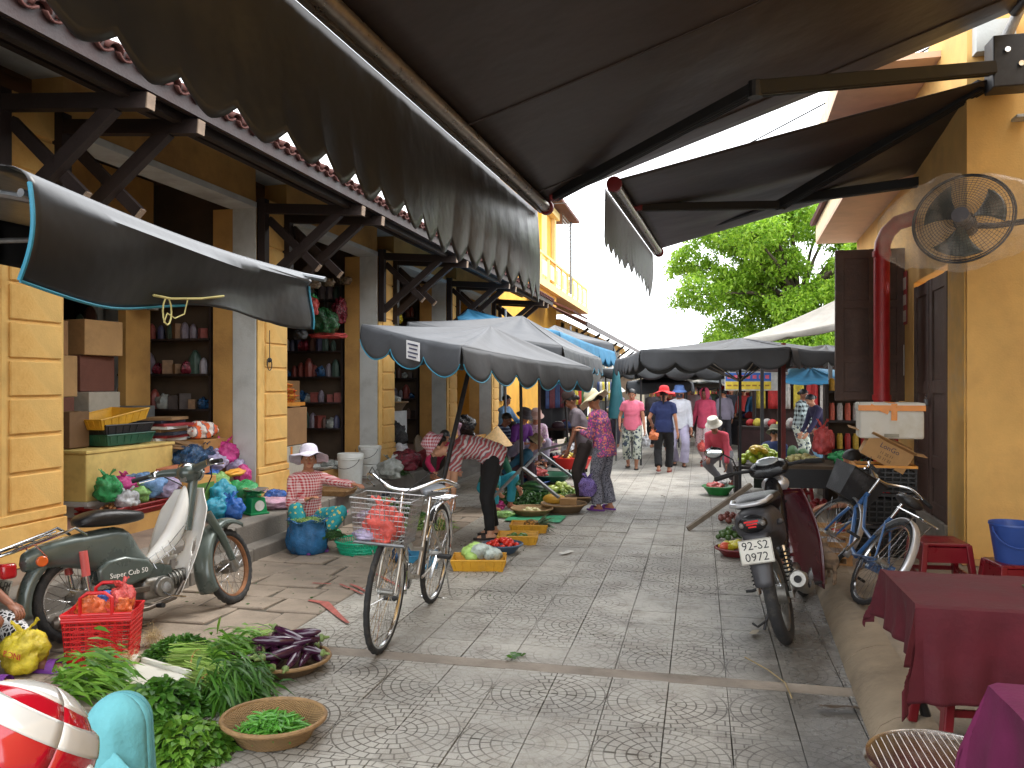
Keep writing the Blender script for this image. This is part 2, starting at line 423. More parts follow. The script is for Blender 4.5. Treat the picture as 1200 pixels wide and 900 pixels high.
RPAINT = mat('red road paint', (168, 92, 82), .8, .35, 14, .3)
pm = struct(thing('road_marking', None, None))
def stroke(pts, w):
    vs = []
    for i, p in enumerate(pts):
        a, b = pts[max(i-1, 0)], pts[min(i+1, len(pts)-1)]; d = (b-a).normalized(); n = Vector((-d.y, d.x, 0)); ww = w*random.uniform(.6, 1.2)*(1 if 0 < i < len(pts)-1 else .6)
        vs += [p+n*ww/2, p-n*ww/2]
    m = MB(); m.add(vs, [(2*i, 2*i+1, 2*i+3, 2*i+2) for i in range(len(pts)-1)]); m.build('painted_stroke', RPAINT, pm)
for pts, w in (([(362, 703), (380, 706), (398, 722), (408, 730)], .13), ([(366, 683), (388, 684)], .1), ([(398, 684), (412, 690), (425, 696)], .07), ([(410, 684), (420, 688), (430, 694)], .06), ([(440, 672), (455, 680), (470, 688)], .07)):
    stroke([atz(a, b, .012) for a, b in pts], w*.5)
# --- left kerb: two steps, each stone its own
kerb = struct(thing('left_kerb', None, None))
ks = mat('grey kerb stone', (124, 118, 110), .8, .25, 3, .5, 50, dirt=(84, 78, 72))
for i in range(22):
    y = 1.0+i*1.0
    MB().box((0, 0, 0), (.22, .985, .13)).build('step_stone', ks, kerb, loc=(-4.26+random.uniform(-.008, .008), y+.5, .055), bevel=.012)
    MB().box((0, 0, 0), (.24, .985, .36)).build('kerb_stone', ks, kerb, loc=(-4.46+random.uniform(-.004, .004), y+.5, .138), bevel=.015)
MB().box((-4.85, 10, .135), (.6, 28, .36)).build('platform', mat('platform cement', (126, 108, 94), .85, .25, 3, .4, dirt=(90, 74, 64)), kerb)
# --- right kerb (sloping cast concrete) and pavement
rk = struct(thing('right_kerb', None, None))
y = 1.2
while y < 13.5:
    L_ = random.uniform(.95, 1.05)
    def sec(yy): 
        k = KX(yy); return [(k, -.02), (k+.015, .035), (k+.05, .085), (k+.11, .125), (k+.19, .148), (k+.27, .152), (k+.27, -.02)]
    m = MB(); n = 5
    vs = []
    for i in range(n+1):
        yy = y+.006+(L_-.012)*i/n
        for a, b in sec(yy): vs.append((a+noise.noise(Vector((a*7, yy*5, 0)))*.014*(1 if b > 0 else 0), yy, b+noise.noise(Vector((a*6, yy*4, 3)))*.014*(1 if b > 0 else 0)))
    k = 7
    fs = [(i*k+j, i*k+j+1, (i+1)*k+j+1, (i+1)*k+j) for i in range(n) for j in range(k-1)]+[tuple(range(k))[::-1], tuple(range(n*k, n*k+k))]
    m.add(vs, fs).build('kerb_stone', CONK, rk, smooth=True)
    y += L_
def side(u, v):
    y = 1+v*13; x = KX(y)+.265+u*(3.6)
    return (x, y, .146+noise.noise(Vector((x*2, y*2, 1)))*.006)
pv = MB().grid(side, 24, 60).build('pavement', mat('pavement cement', (150, 138, 122), .9, .32, 2., .6, 40, dirt=(90, 80, 70)), smooth=True); struct(pv)
# --- overcast backdrop of low hills is hidden: none
# ================= LEFT BUILDING (long arcade with tiled eave) =================
LB = thing('arcade_building', 'long yellow arcade with white columns, open shop bays and low tiled eave', 'building', (LX, 0, .32))
def lb(m, name, ma_, smooth=False, **k): return m.build(name, ma_, LB, smooth, **k)
def WP(p): return Vector(p)-Vector((LX, 0, .32))
def wbox(m, a, b):    # box from world corner a to corner b, in building space
    a, b = WP(a), WP(b); return m.box((a+b)/2, [abs(q) for q in (b-a)])
PY = [4.83-3.6, 4.83, 8.46, 12.08, 15.66, 19.3]
TOP = 3.74
for i, y in enumerate(PY):
    c = thing('column', None, None); c.parent = LB; c.location = (0, y, 0)
    MB().box((-.15, .36, 1.71), (.30, .72, 3.42)).build('shaft', WHT, c, bevel=.008)
    MB().box((-.43, .36, 1.71), (.258, .70, 3.42)).build('jamb', YELD, c)
    # street face: yellow rendered frame and eight raised blocks
    f = MB(); f.box((.012, .055, 1.71), (.024, .09, 3.42)); f.box((.022, .12, 1.71), (.012, .045, 3.42)); f.box((.008, .36, 1.71), (.016, .70, 3.418)); f.box((.02, .36, .16), (.05, .715, .32)); f.box((.02, .36, .37), (.035, .715, .07))
    f.build('pilaster_frame', YEL, c, bevel=.006)
    bm_ = MB().box((0, 0, 0), (.034, .50, .262)).mesh('plaster_block', YEL)
    for k in range(11):
        b = inst(bm_, 'plaster_block', c, (.019, .425, .56+k*.287)); q = b.modifiers.new('bevel', 'BEVEL'); q.width = .008; q.segments = 1
# lintels
for i in range(len(PY)-1):
    ya, yb = PY[i]+.72, PY[i+1]
    m = MB(); wbox(m, (-5.0, ya, 3.80), (-5.3, yb, 4.18)); lb(m, 'lintel', YELD)
    m = MB(); wbox(m, (-4.985, ya, 3.735), (-5.32, yb, 3.80)); lb(m, 'lintel_edge', WHT)
    m = MB(); wbox(m, (-4.98, ya-.72, 4.18), (-5.3, yb, 4.23)); lb(m, 'cornice', WHT)
    # dividing wall behind each column, inner lintel band, and back wall
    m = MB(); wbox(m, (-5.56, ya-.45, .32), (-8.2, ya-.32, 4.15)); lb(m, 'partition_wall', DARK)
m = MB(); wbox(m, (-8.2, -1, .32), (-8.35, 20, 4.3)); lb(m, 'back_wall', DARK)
m = MB(); wbox(m, (-5.3, -1, 4.14), (-8.3, 20, 4.22)); lb(m, 'ceiling', mat('ceiling boards', (96, 70, 44), .8, .3, 3))
m = MB(); wbox(m, (-5.16, -1, .30), (-8.3, 20, .47)); lb(m, 'shop_floor', mat('red cement floor', (132, 96, 82), .7, .25, 3))
m = MB(); wbox(m, (-5.12, -1, .30), (-5.16, 20, .474)); lb(m, 'sill', YELD)
# inner bay 2 (between y 5.57 and 8.46): inner frame, white pier, green door
m = MB(); wbox(m, (-6.35, 5.2, 3.3), (-6.45, 8.46, 4.1)); lb(m, 'inner_lintel', YELD)
m = MB(); wbox(m, (-6.34, 5.2, 3.26), (-6.46, 8.46, 3.3)); lb(m, 'inner_edge', WHT)
m = MB(); wbox(m, (-6.35, 7.98, .47), (-6.45, 8.4, 3.26)); lb(m, 'inner_pier', YELD)
m = MB(); wbox(m, (-7.1, 8.3, .47), (-7.25, 8.7, 4.1)); lb(m, 'inner_wall', WHT)
m = MB(); wbox(m, (-6.9, 8.2, .47), (-6.99, 8.75, 3.9)); lb(m, 'inner_post', WHT)
m = MB(); wbox(m, (-7.3, 9.0, .47), (-7.36, 9.9, 3.4)); lb(m, 'green_door', mat('dark green door paint', (44, 68, 48), .5, .2, 5))
for i in (0, 1, 2, 3, 4):
    yb = PY[i]+.38
    m = MB(); wbox(m, (-6.6, yb-.02, .47), (-6.95, yb-.1, 3.9)); lb(m, 'white_pier', WHT)
    m = MB(); wbox(m, (-7.0, yb-.03, .47), (-7.75, yb-.08, 3.0)); d = lb(m, 'green_door', mat('dark green door paint', (44, 68, 48), .5, .2, 5))
# eave: timber brackets, rafters, fascia, tiles
EZ = 3.80
for i, y in enumerate(PY):
    for dy in (.06, .64):
        br = thing('eave_bracket', None, None); br.parent = LB; br.location = (0, y+dy, 0)
        a = MB()
        a.box((.06, 0, 2.95), (.10, .10, 1.15)); a.build('wall_post', WOOD, br)
        MB().beam((.02, 0, 3.42), (1.30, 0, 3.33), .085, .11, (0, 0, 1)).build('bracket_beam', WOOD, br)
        MB().beam((.08, .0, 2.55), (1.02, .0, 3.32), .075, .10).build('bracket_strut', WOOD, br)
        MB().beam((.10, .062, 3.30), (.72, .062, 2.72), .05, .09).build('bracket_brace', WOOD, br)
        MB().beam((.722, .062, 2.718), (.735, .062, 2.706), .05, .09).build('brace_end', CUT, br)
        MB().beam((1.302, 0, 3.33), (1.312, 0, 3.329), .085, .105).build('beam_end', CUT, br)
m = MB()
y1 = 20.6
m.beam(WP((-3.86, -1, 3.74)), WP((-3.86, y1, 3.74)), .07, .12); m.build('eave_purlin', WOOD, LB)
m = MB(); m.beam(WP((-4.5, -1, 4.0)), WP((-4.5, y1, 4.0)), .07, .1); m.build('purlin', WOOD, LB)
m = MB(); m.beam(WP((-3.70, -1, 3.80)), WP((-3.70, y1, 3.80)), .035, .17); m.build('fascia_board', REDB, LB)
m = MB(); m.box(WP((-4.45, 9.8, 4.02)), (1.55, 21.6, .025), mtx=Matrix.Rotation(R(22), 3, 'Y')); m.build('roof_boarding', WOOD, LB)
rt = MB()
def arc(u, v):
    a = PI*u; return (-.30+v*.62 - .02, .075*math.cos(a)*(.86+.14*v), .058*math.sin(a)*(.86+.14*v))
rt.grid(arc, 6, 1)
n0 = len(rt.v); 
rme = rt.mesh('roof_tile', TERR, True)
gt = MB().grid(lambda u, v: (-.32+v*.62, (u-.5)*.15, -.02+.035*abs(2*u-1)**2), 4, 1); gme = gt.mesh('gutter_tile', TERR, True)
def solidify(o, t): q = o.modifiers.new('solid', 'SOLIDIFY'); q.thickness = t; return o
ny = 0
for k in range(108):
    y = -.9+k*.2
    for r_ in range(1 if k > 60 else 2):
        x = -3.93-r_*.5; z = 3.93+r_*.205+.0
        a = inst(rme, 'roof_tile', LB, WP((x, y, z+.02)), (0, R(22), 0)); solidify(a, .014)
        if r_ == 0: a = inst(gme, 'roof_tile', LB, WP((x, y+.1, z)), (0, R(22), 0)); solidify(a, .014)
m = MB()
m.grid(lambda u, v: WP((-4.3-u*1.9, -1+v*(y1+1), 4.12+u*.78+.02*math.sin(v*(y1+1)*2*PI/.2))), 6, 430); o = m.build('upper_roof', TERR, LB, smooth=True); o['kind'] = 'stuff'
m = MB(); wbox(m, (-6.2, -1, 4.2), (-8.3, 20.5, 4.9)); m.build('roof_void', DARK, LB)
# ================= FAR LEFT: yellow house with balcony, low shops =================
HB = thing('balcony_house', 'two storey yellow house with a balcony railing behind the arcade roof', 'building', (-5.2, 20.4, .0))
def box_in(root, a, b, name, m_, **k):
    a, b = Vector(a)-root.location, Vector(b)-root.location
    return MB().box((a+b)/2, [abs(q) for q in (b-a)]).build(name, m_, root, **k)
box_in(HB, (-5.15, 20.35, .2), (-9, 29.5, 5.1), 'lower_wall', mat('sunny yellow wall', (232, 172, 60), .85, .12, 2, .2, dirt=(204, 142, 56)))
PALE = mat('pale yellow trim', (236, 206, 140), .85, .1, 3, .15)
box_in(HB, (-4.95, 24.3, 4.9), (-9, 37, 5.15), 'balcony_slab', PALE)
box_in(HB, (-5.25, 27.2, 5.15), (-9, 29.3, 8.8), 'upper_wall', mat('sunny yellow wall', (232, 172, 60)))
box_in(HB, (-5.12, 27.1, 5.15), (-5.24, 27.45, 8.8), 'upper_pilaster', PALE)
box_in(HB, (-5.12, 28.95, 5.15), (-5.24, 29.3, 8.8), 'upper_pilaster', PALE)
box_in(HB, (-5.02, 27.0, 7.7), (-5.5, 29.5, 7.95), 'upper_cornice', PALE)
box_in(HB, (-4.6, 26.6, 8.0), (-9, 31.6, 8.1), 'roof_slab', TERR)
box_in(HB, (-4.98, 24.35, 5.95), (-5.08, 36.8, 6.03), 'railing_top', PALE)
for k in range(10): box_in(HB, (-4.99, 24.4+k*1.36, 5.15), (-5.07, 24.52+k*1.36, 5.95), 'railing_post', PALE)
for k in range(9): box_in(HB, (-5.0, 24.75+k*1.36, 5.3), (-5.05, 25.5+k*1.36, 5.8), 'railing_panel', mat('pale yellow panel', (240, 222, 178), .8, .1, 3))
m = MB(); gp = HB.location
m.cyl(Vector((-4.9, 31.3, 5.2))-gp, Vector((-4.9, 31.3, 8.1))-gp, .05); 
m.build('corner_post', STEEL, HB)
for k in range(12): 
    z = 6.5+k*.14; MB().beam(Vector((-4.9, 29.4, z))-gp, Vector((-4.9, 31.3, z))-gp, .02, .025).build('screen_bar', STEEL, HB)
for k in range(6):
    y = 29.5+k*.34; MB().beam(Vector((-4.92, y, 6.4))-gp, Vector((-4.92, y, 8.0))-gp, .02, .02).build('screen_bar', STEEL, HB)
# window shutter on yellow wall near y=20.5
wb = thing('window', None, None); wb.parent = HB; wb.location = Vector((-5.14, 20.9, 2.2))-gp
MB().box((.03, 0, 0), (.06, .5, 1.9)).build('frame', mat('grey shutter paint', (96, 104, 108), .6), wb)
MB().box((.065, .1, 0), (.03, .14, 1.75)).build('shutter', IRON, wb)
# low shops with tiled roofs beyond
LS = thing('far_shop_row', 'distant low shop row with red tiled roof past the yellow house', 'building', (-5.2, 29, 0))
gp = LS.location
for k in range(7):
    y = 29.6+k*3.6
    box_in(LS, (-5.0, y, .1), (-5.4, y+.7, 4.0), 'column', WHT)
    box_in(LS, (-4.995, y+.72, .1), (-5.05, y+1.1, 4.0), 'pilaster', YEL)
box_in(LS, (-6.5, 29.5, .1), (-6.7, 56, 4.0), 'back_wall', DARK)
box_in(LS, (-5.0, 29.5, 3.75), (-5.35, 56, 4.1), 'lintel', YEL)
MB().grid(lambda u, v: Vector((-3.8-u*2.6, 27.6+v*28, 3.82+u*1.25+.03*math.sin(v*28*2*PI/.22)))-gp, 4, 900).build('tiled_roof', TERR, LS, smooth=True)
MB().beam(Vector((-3.78, 27.6, 3.76))-gp, Vector((-3.78, 55.6, 3.76))-gp, .05, .18).build('fascia_board', REDB, LS)
MB().grid(lambda u, v: Vector((-3.7-u*1.5, 24.2+v*3.2, 3.9+u*.7))-gp, 1, 1).build('lean_to_roof', TERR, LS, solid=.05)
for k in range(8):
    y = 29.8+k*3.6
    MB().beam(Vector((-5, y, 3.0))-gp, Vector((-4.0, y, 3.75))-gp, .08, .1).build('bracket_strut', WOOD, LS)
# far end closing the street
FE = thing('far_end_house', 'distant low pale house closing the end of the street', 'building', (0, 62, 0))
box_in(FE, (-8, 62, 0), (9, 66, 2.5), 'wall', mat('pale distant wall', (150, 140, 122), .85))
for k in range(5): box_in(FE, (-7+k*3.2, 61.9, .3), (-5+k*3.2, 61.99, 2.6), 'window', DARK)
MB().prism([(-9, 0), (9.5, 0), (7.5, 1.1), (-7, 1.1)], 5, Matrix.Rotation(R(90), 3, 'X'), (0, 2, 2.5)).build('roof', CONC, FE)
# ================= RIGHT BUILDING =================
RB = thing('shuttered_house', 'yellow house on the right with tall dark wooden door leaves and a red drainpipe', 'building', (2.24, 7.68, .15), -math.atan(.04))
def rbx(a, b, name, m_, **k):
    a, b = Vector(a), Vector(b); return MB().box((a+b)/2, [abs(q) for q in (b-a)]).build(name, m_, RB, **k)
YR = mat('right wall limewash', (226, 180, 106), .85, .14, 2.5, .25, 60, dirt=(196, 150, 92))
# local: +x into the building, +y along the street, z from pavement
rbx((0, 0, 0), (3.2, .2, 5.0), 'side_wall', YR)
rbx((0, .2, 0), (.25, .62, 5.0), 'corner_pier', YR)
rbx((.0, .62, 2.68), (.25, 2.15, 5.0), 'wall_over_door', YR)
rbx((0, 2.15, 0), (.25, 3.0, 5.0), 'wall', YR)
rbx((0, 3.0, 2.9), (.25, 6.5, 5.0), 'wall_over_stall', YR)
rbx((0, 3.0, 0), (.25, 3.02, 1.0), 'wall_end', YR)
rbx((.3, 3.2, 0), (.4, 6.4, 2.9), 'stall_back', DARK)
rbx((-.05, 0, 0), (3.2, -.06, .05), 'skirting', mat('worn skirting', (190, 150, 100), .9))
rbx((-.03, .62, 0), (.25, 2.15, .22), 'door_sill', CONC)
rbx((-.012, .04, 0), (-.0, .6, 2.9), 'pier_face', mat('right pier paint', (226, 178, 96), .85, .15, 4, .3, dirt=(190, 170, 140)))
DW = mat('brown door timber', (84, 62, 52), .6, .3, 5, .4, 50, dirt=(110, 92, 80))
dr = thing('door', None, None); dr.parent = RB
for k, (ya, yb) in enumerate(((.66, 1.38), (1.40, 2.12))):
    lf = thing('door_leaf', None, None); lf.parent = RB; lf.location = (.03, (ya+yb)/2, .22)
    w = yb-ya
    MB().box((0, 0, 1.2), (.03, w, 2.4)).build('panel', DW, lf)
    for s in (-1, 1): MB().box((-.02, s*(w/2-.06), 1.2), (.03, .11, 2.4)).build('stile', DW, lf, bevel=.006)
    for z in (.08, .55, 1.3, 2.33): MB().box((-.018, 0, z), (.028, w-.23, .13)).build('rail', DW, lf, bevel=.006)
bpy.data.objects.remove(dr)
pd = thing('padlock', 'small padlock and hasp hanging on the brown door leaves', 'padlock', (2.24+.04*1.38-.02, 7.68+1.36, 1.55))
MB().box((-.02, 0, -.04), (.03, .06, .07)).build('body', STEEL, pd, bevel=.008)
MB().tube([Vector((-.02, .02*math.cos(a), .0+.04*math.sin(a))) for a in [PI*i/8 for i in range(9)]], .006, 6).build('shackle', CHROME, pd)
NB_ = thing('near_right_house', 'plain yellow house wall beside the tables at the right edge', 'building', (3.3, 2.5, .15))
MB().box((.15, 0, 2.6), (.3, 10.2, 5.2)).build('wall', YR, NB_)
MB().box((1.6, -5.2, 2.6), (3.2, .2, 5.2)).build('end_wall', YR, NB_)
# white eaves soffit and gable
SOF = mat('pale soffit boards', (214, 178, 150), .8, .12, 4, .15)
rbx((-.62, 2.0, 3.88), (.1, 6.6, 3.94), 'soffit', SOF)
rbx((-.62, 1.9, 3.94), (-.52, 6.6, 4.2), 'eave_board', mat('cream eave board', (236, 214, 168), .8))
MB().grid(lambda u, v: (-.7+u*1.5, 1.9+v*4.8, 4.22+u*.5), 1, 1).build('roof', TERR, RB, solid=.06)
rbx((-.85, .9, 4.72), (.1, 6.6, 4.78), 'upper_soffit', SOF)
rbx((-.85, .8, 4.78), (-.77, 6.6, 5.0), 'upper_eave_board', mat('cream eave board', (236, 214, 168), .8))
# poster and notices
def flat(root, y, z, w, h, m_, name, x=-.004): return MB().box((x, y, z), (.006, w, h)).build(name, m_, root)
po = thing('poster', 'red and white printed poster pasted on the yellow wall beside the drainpipe', 'poster', RB.matrix_world @ Vector((0, 0, 0)))
po.location = (WX(10.35)-.012, 10.35, 2.7); po.rotation_euler = (0, 0, -math.atan(.04))
MB().box((0, 0, 0), (.006, .46, .62)).build('sheet', mat('poster red', (168, 62, 60), .6, .1), po)
for z, h in ((.17, .14), (-.02, .12), (-.21, .13)): MB().box((-.005, 0, z), (.004, .38, h)).build('print_panel', mat('poster white', (214, 200, 190), .6, .15, 30), po)
no = thing('notice', 'small white notice sheet below the red poster', 'notice', (WX(10.4)-.012, 10.4, 1.98), -math.atan(.04))
MB().box((0, 0, 0), (.006, .22, .36)).build('sheet', mat('paper white', (214, 212, 206), .7, .08), no)
for k in range(4): MB().box((-.005, 0, .12-k*.08), (.003, .15, .04)).build('print_block', mat('print grey', (140, 140, 150), .7), no)
# open shutter leaf standing square to the wall
sh = thing('shutter', 'open brown panelled shutter leaf standing out behind the red pipe', 'shutter', (1.58, 10.35, 1.5), 0)
MB().box((.39, 0, .9), (.78, .03, 1.8)).build('panel', DW, sh)
for x in (.05, .42, .73): MB().box((x, -.022, .9), (.1, .03, 1.8)).build('stile', DW, sh, bevel=.006)
for z in (.06, .5, 1.15, 1.74): MB().box((.25, -.02, z), (.32, .03, .1)).build('rail', DW, sh, bevel=.006); MB().box((.6, -.02, z), (.2, .03, .1)).build('rail', DW, sh, bevel=.006)
# red drainpipe
RP = mat('red pipe paint', (178, 34, 36), .4, .15, 12, .15)
dp = thing('drainpipe', 'thick red drainpipe in front of the brown shutter', 'drainpipe', (1.98, 9.75, .15))
MB().cyl((0, 0, 0), (0, 0, 3.0), .085, n=18).build('pipe', RP, dp, smooth=True)
MB().tube([(0, 0, 3.0), (.01, 0, 3.12), (.06, 0, 3.24), (.16, .0, 3.34), (.36, .0, 3.4)], .085, 14).build('elbow', RP, dp, smooth=True)
for z in (1.4, 3.0): MB().cyl((0, 0, z-.03), (0, 0, z+.03), .098, n=18).build('collar', RP, dp, smooth=True)
# ---- tree beyond the canopies
tr = thing('leafy_tree', 'big bright green leafy tree above the stall roofs', 'tree', (3.4, 31, 0))
BK = mat('bark', (84, 72, 60), .9, .35, 6, .7)
tk = MB(); pts = [Vector((0, 0, 0)), Vector((.1, 0, 1.5)), Vector((-.1, .1, 3)), Vector((.1, 0, 4.6))]; tk.tube(pts, [.34, .27, .22, .17], 10)
centres = []
for k in range(64):
    a = k*2.4; r = 3.9*math.sqrt(random.uniform(.05, 1)); z = random.uniform(2.6, 8.4)
    rr = r*math.sqrt(max(.12, 1-((z-5.3)/3.6)**2)); c = Vector((rr*math.cos(a)*1.05, rr*math.sin(a)*.9, z)); centres.append(c)
    st = pts[2] if z < 4.5 else pts[3]; mid = st.lerp(c, .5)+Vector((0, 0, .25)); tk.tube([st, mid, c], [.11, .06, .02], 6)
tk.build('trunk', BK, tr, smooth=True)
P_ = []
for c in centres:
    n = 2400; d = rng.normal(size=(n, 3)); d /= np.linalg.norm(d, axis=1)[:, None]
    rad = random.uniform(.75, 1.25)
    q = d*(rad*(.55+.45*rng.random(n))**1)[:, None]*np.array([1, 1, .62])
    q += .18*np.sin(q[:, [1, 2, 0]]*5+c.x)
    P_.append(q+np.array(c))
P_ = np.concatenate(P_); D_ = rng.normal(size=P_.shape)+np.array([0, 0, -.1]); D_ /= np.linalg.norm(D_, axis=1)[:, None]
ln = rng.uniform(.10, .17, len(P_))
blades('crown', leafmat('tree leaves', (112, 158, 36), (184, 218, 78), .45, .5), tr, P_, D_, ln, ln*.55, .2, seg=2)
# ================= AWNINGS AND CANOPIES =================
def cloth(name, rgb, rough=.5, tr=.0, sc=3.):
    if name in MC: return MC[name]
    t = NT(name); o = t.coord(); c = lin(rgb); n = t.noise(o, sc, 5, .6)
    col = t.mix(t.ramp(n, .3, .7), tuple(v*.8 for v in c), tuple(min(1, v*1.12) for v in c))
    w = t.noise(o, 260, 2); h = t.ma('ADD', t.ma('MULTIPLY', t.noise(o, 2.6, 3, .5), 2.2), t.ma('MULTIPLY', w, .03))
    t.bump(h, .22, .03)
    m = t.out(col, rough, 0., Specular_IOR_Level=.5)
    if tr:
        tb = t.n('ShaderNodeBsdfTranslucent'); t.l(col, tb.inputs[0]); ms = t.n('ShaderNodeMixShader'); ms.inputs[0].default_value = tr
        t.l(t.b.outputs[0], ms.inputs[1]); t.l(tb.outputs[0], ms.inputs[2]); t.l(ms.outputs[0], t.t.nodes['Material Output'].inputs[0])
    MC[name] = m; return m
BROWN = cloth('brown awning cloth', (58, 49, 48), .5, .02)
GREY = cloth('grey coated canopy cloth', (74, 76, 80), .62, .06)
GREYD = cloth('dark grey tarpaulin', (32, 33, 35), .36, .02)
BEIGE = cloth('beige canopy cloth', (150, 144, 134), .6, .2)
BLUEC = cloth('blue canopy cloth', (60, 132, 172), .5, .25)
TEAL = cloth('teal parasol cloth', (62, 128, 138), .6, .1)
PIPE = mat('turquoise edging', (40, 128, 156), .6, .15, 20, .2)
ALU = mat('brushed aluminium bar', (150, 140, 130), .3, .25, 14, .1, metal=.8)
ALUD = mat('dark anodised arm', (26, 26, 28), .65, .2, 14, .1)
REDC = mat('dark red plastic cap', (122, 28, 34), .4, .15)
def arm(root, a, b, w=.075, h=.05, m=ALUD, name='arm'):
    b1 = MB().beam(a, b, w, h).build(name, m, root, bevel=.008)
    a, b = Vector(a), Vector(b); x, y, d = frame_of(b-a)
    for s in (-.28, .05, .3): MB().beam(a-y*(h/2+.003)+x*(s*w), b-y*(h/2+.003)+x*(s*w), .008, .006).build('arm_rib', BLKP, b1)
    return b1
def awning(label, M1, M2, F1, F2, sag, drop, scall, arms, box=True, teeth=.3, extra=None, origin=None):
    """M1-M2 wall edge, F1-F2 front bar edge"""
    M1, M2, F1, F2 = map(Vector, (M1, M2, F1, F2)); o = (M1+M2)/2; root = thing('retractable_awning', label, 'awning', o)
    M1, M2, F1, F2 = M1-o, M2-o, F1-o, F2-o
    def cf(u, v):
        p = M1.lerp(M2, u).lerp(F1.lerp(F2, u), v); p = p+Vector((0, 0, -sag*math.sin(PI*v)*(.55+.45*math.cos(2*PI*(u-.5)))))
        p.z += .012*math.sin(u*23+v*3)*math.sin(PI*v)
        return p
    MB().grid(cf, 40, 24).build('awning_cloth', BROWN, root, smooth=True, solid=.004)
    d = (F2-F1).normalized()
    # long seams sewn across
    for s in extra or ():
        MB().tube([cf(s, k/16)-Vector((0, 0, .008)) for k in range(17)], .006, 5).build('cloth_seam', BROWN, root)
    bar = MB(); out = (F1-M1).normalized()
    bar.tube([F1-Vector((0, 0, .04)), F2-Vector((0, 0, .04))], .048, 16); b = bar.build('front_bar', ALU, root, smooth=True)
    MB().beam(F1-Vector((0, 0, .04))+out*.05, F2-Vector((0, 0, .04))+out*.05, .03, .07).build('bar_channel', ALU, b)
    for e, s in ((F1, -1), (F2, 1)):
        MB().cyl(e-Vector((0, 0, .04))+d*s*-.02, e-Vector((0, 0, .04))+d*s*.03, .07, n=16).build('end_cap', REDC, root, smooth=True)
    ln = (F2-F1).length
    def vf(u, v):
        p = F1.lerp(F2, u)+out*.085-Vector((0, 0, .05))
        sc_ = abs((u*ln/teeth) % 1-.5)*2; low = drop*(scall(u) if scall else 1)-(.07+.06*u)*(sc_**1.5)
        wave = .03*math.sin(u*ln*1.9)*v+.010*math.sin(u*ln*5.1+1)*v+.03*math.sin(v*3)*math.sin(u*ln*.9)
        return p+Vector((0, 0, -low*v))+out*wave
    n = int(ln/.02)
    MB().grid(vf, n, 14).build('valance', GREYD if drop > .6 else BROWN, root, smooth=True, solid=.003)
    MB().cyl(M1, M2, .05, n=14).build('roller', BROWN, root, smooth=True)
    for a, e, f in arms:
        a, e, f = Vector(a)-o, Vector(e)-o, Vector(f)-o
        up = arm(root, a, e, .10, .10, name='upper_arm'); lo = arm(root, e, f, .085, .08, name='forearm')
        MB().cyl(e-Vector((0, 0, .06)), e+Vector((0, 0, .05)), .05, n=12).build('elbow_joint', IRON, root)
        MB().box(f, (.09, .09, .08)).build('arm_shoe', REDC, root, bevel=.01)
    return root, o
BX = Vector((2.45, 7.5, 4.32))
a1, o1 = awning('large brown awning stretched over the street foreground with a long drop curtain', (2.55, 1.2, 4.80), (2.50, 7.35, 4.74), (-1.63, 1.2, 3.37), (-1.39, 7.4, 3.38), .03, .82, lambda u: .71+.34*u,
    [(aty(1162, 80, 7.3), aty(885, 104, 5.86), aty(650, 230, 7.25))], extra=(.28, .62, .93))
MB().box(BX-o1+Vector((.02, -.1, 0)), (.30, .22, .42)).build('wall_bracket', IRON, a1, bevel=.01)
for k in range(2): MB().cyl(BX-o1+Vector((-.03+.1*k, -.215, .08-.12*k)), BX-o1+Vector((-.03+.1*k, -.235, .08-.12*k)), .022, n=10).build('bracket_bolt', CHROME, a1)
MB().tube([BX-o1+Vector((0, -.05, .2)), BX-o1+Vector((.1, -.1, .45)), BX-o1+Vector((.3, -.2, .6))], .045, 10).build('wrapped_pipe', mat('plastic wrapped pipe', (170, 168, 166), .3, .3, 9, .5), a1, smooth=True)
MB().box(BX-o1+Vector((-.02, .12, .32)), (.3, .12, .26)).build('white_bracket', WHT, a1)
F1_, F2_ = aty(720, 211, 7.3), aty(772, 292, 11.6)
a2, o2 = awning('smaller brown awning with scalloped valance and folding arms beyond the large one', (2.47, 7.45, 4.26), (2.50, 9.6, 4.05), F1_, F2_, .03, .48, lambda u: 1.05+.25*u, 
    [(aty(1152, 100, 7.6), aty(915, 240, 9.3), aty(748, 243, 8.6)), (aty(1085, 212, 9.6), aty(912, 236, 9.9), aty(768, 284, 11.4))], teeth=.33)
MB().cyl(aty(1090, 198, 9.5)-o2, aty(1162, 100, 7.7)-o2, .05, n=12).build('torsion_bar', ALUD, a2, smooth=True)
MB().box(aty(1100, 200, 9.45)-o2, (.2, .22, .22)).build('wall_bracket', WHT, a2, bevel=.01)
MB().box(aty(1093, 205, 9.3)-o2, (.06, .12, .2)).build('zinc_plate', CHROME, a2, bevel=.01)
# --- near left tarpaulin stall roof
nt = thing('tarpaulin_canopy', 'dark grey tarpaulin stall roof with turquoise edging hanging in the near left', 'canopy', (-2.25, 3.3, 2.4))
def ntc(p): return Vector(p)-Vector((-2.25, 3.3, 2.4))
A = atz(36, 192, 2.44); B = atz(366, 318, 2.39)
def flap(u, v):
    p = A.lerp(B, u); bot = .36-.10*u+.035*math.sin(u*9)+.05*max(0, u-.8)*5
    sagz = -.035*math.sin(PI*u)
    if v < .25:
        a = v/.25*PI/2; return ntc(p+Vector((-.10+.10*math.sin(a), 0, sagz-.09*(1-math.cos(a)))))
    w = (v-.25)/.75
    return ntc(p+Vector((.02*math.sin(u*14)*w-.05*w+.03*math.sin(w*3+u*5), 0, sagz-.09-(bot-.06)*w)))
MB().grid(flap, 60, 20).build('side_flap', GREYD, nt, smooth=True, solid=.004)
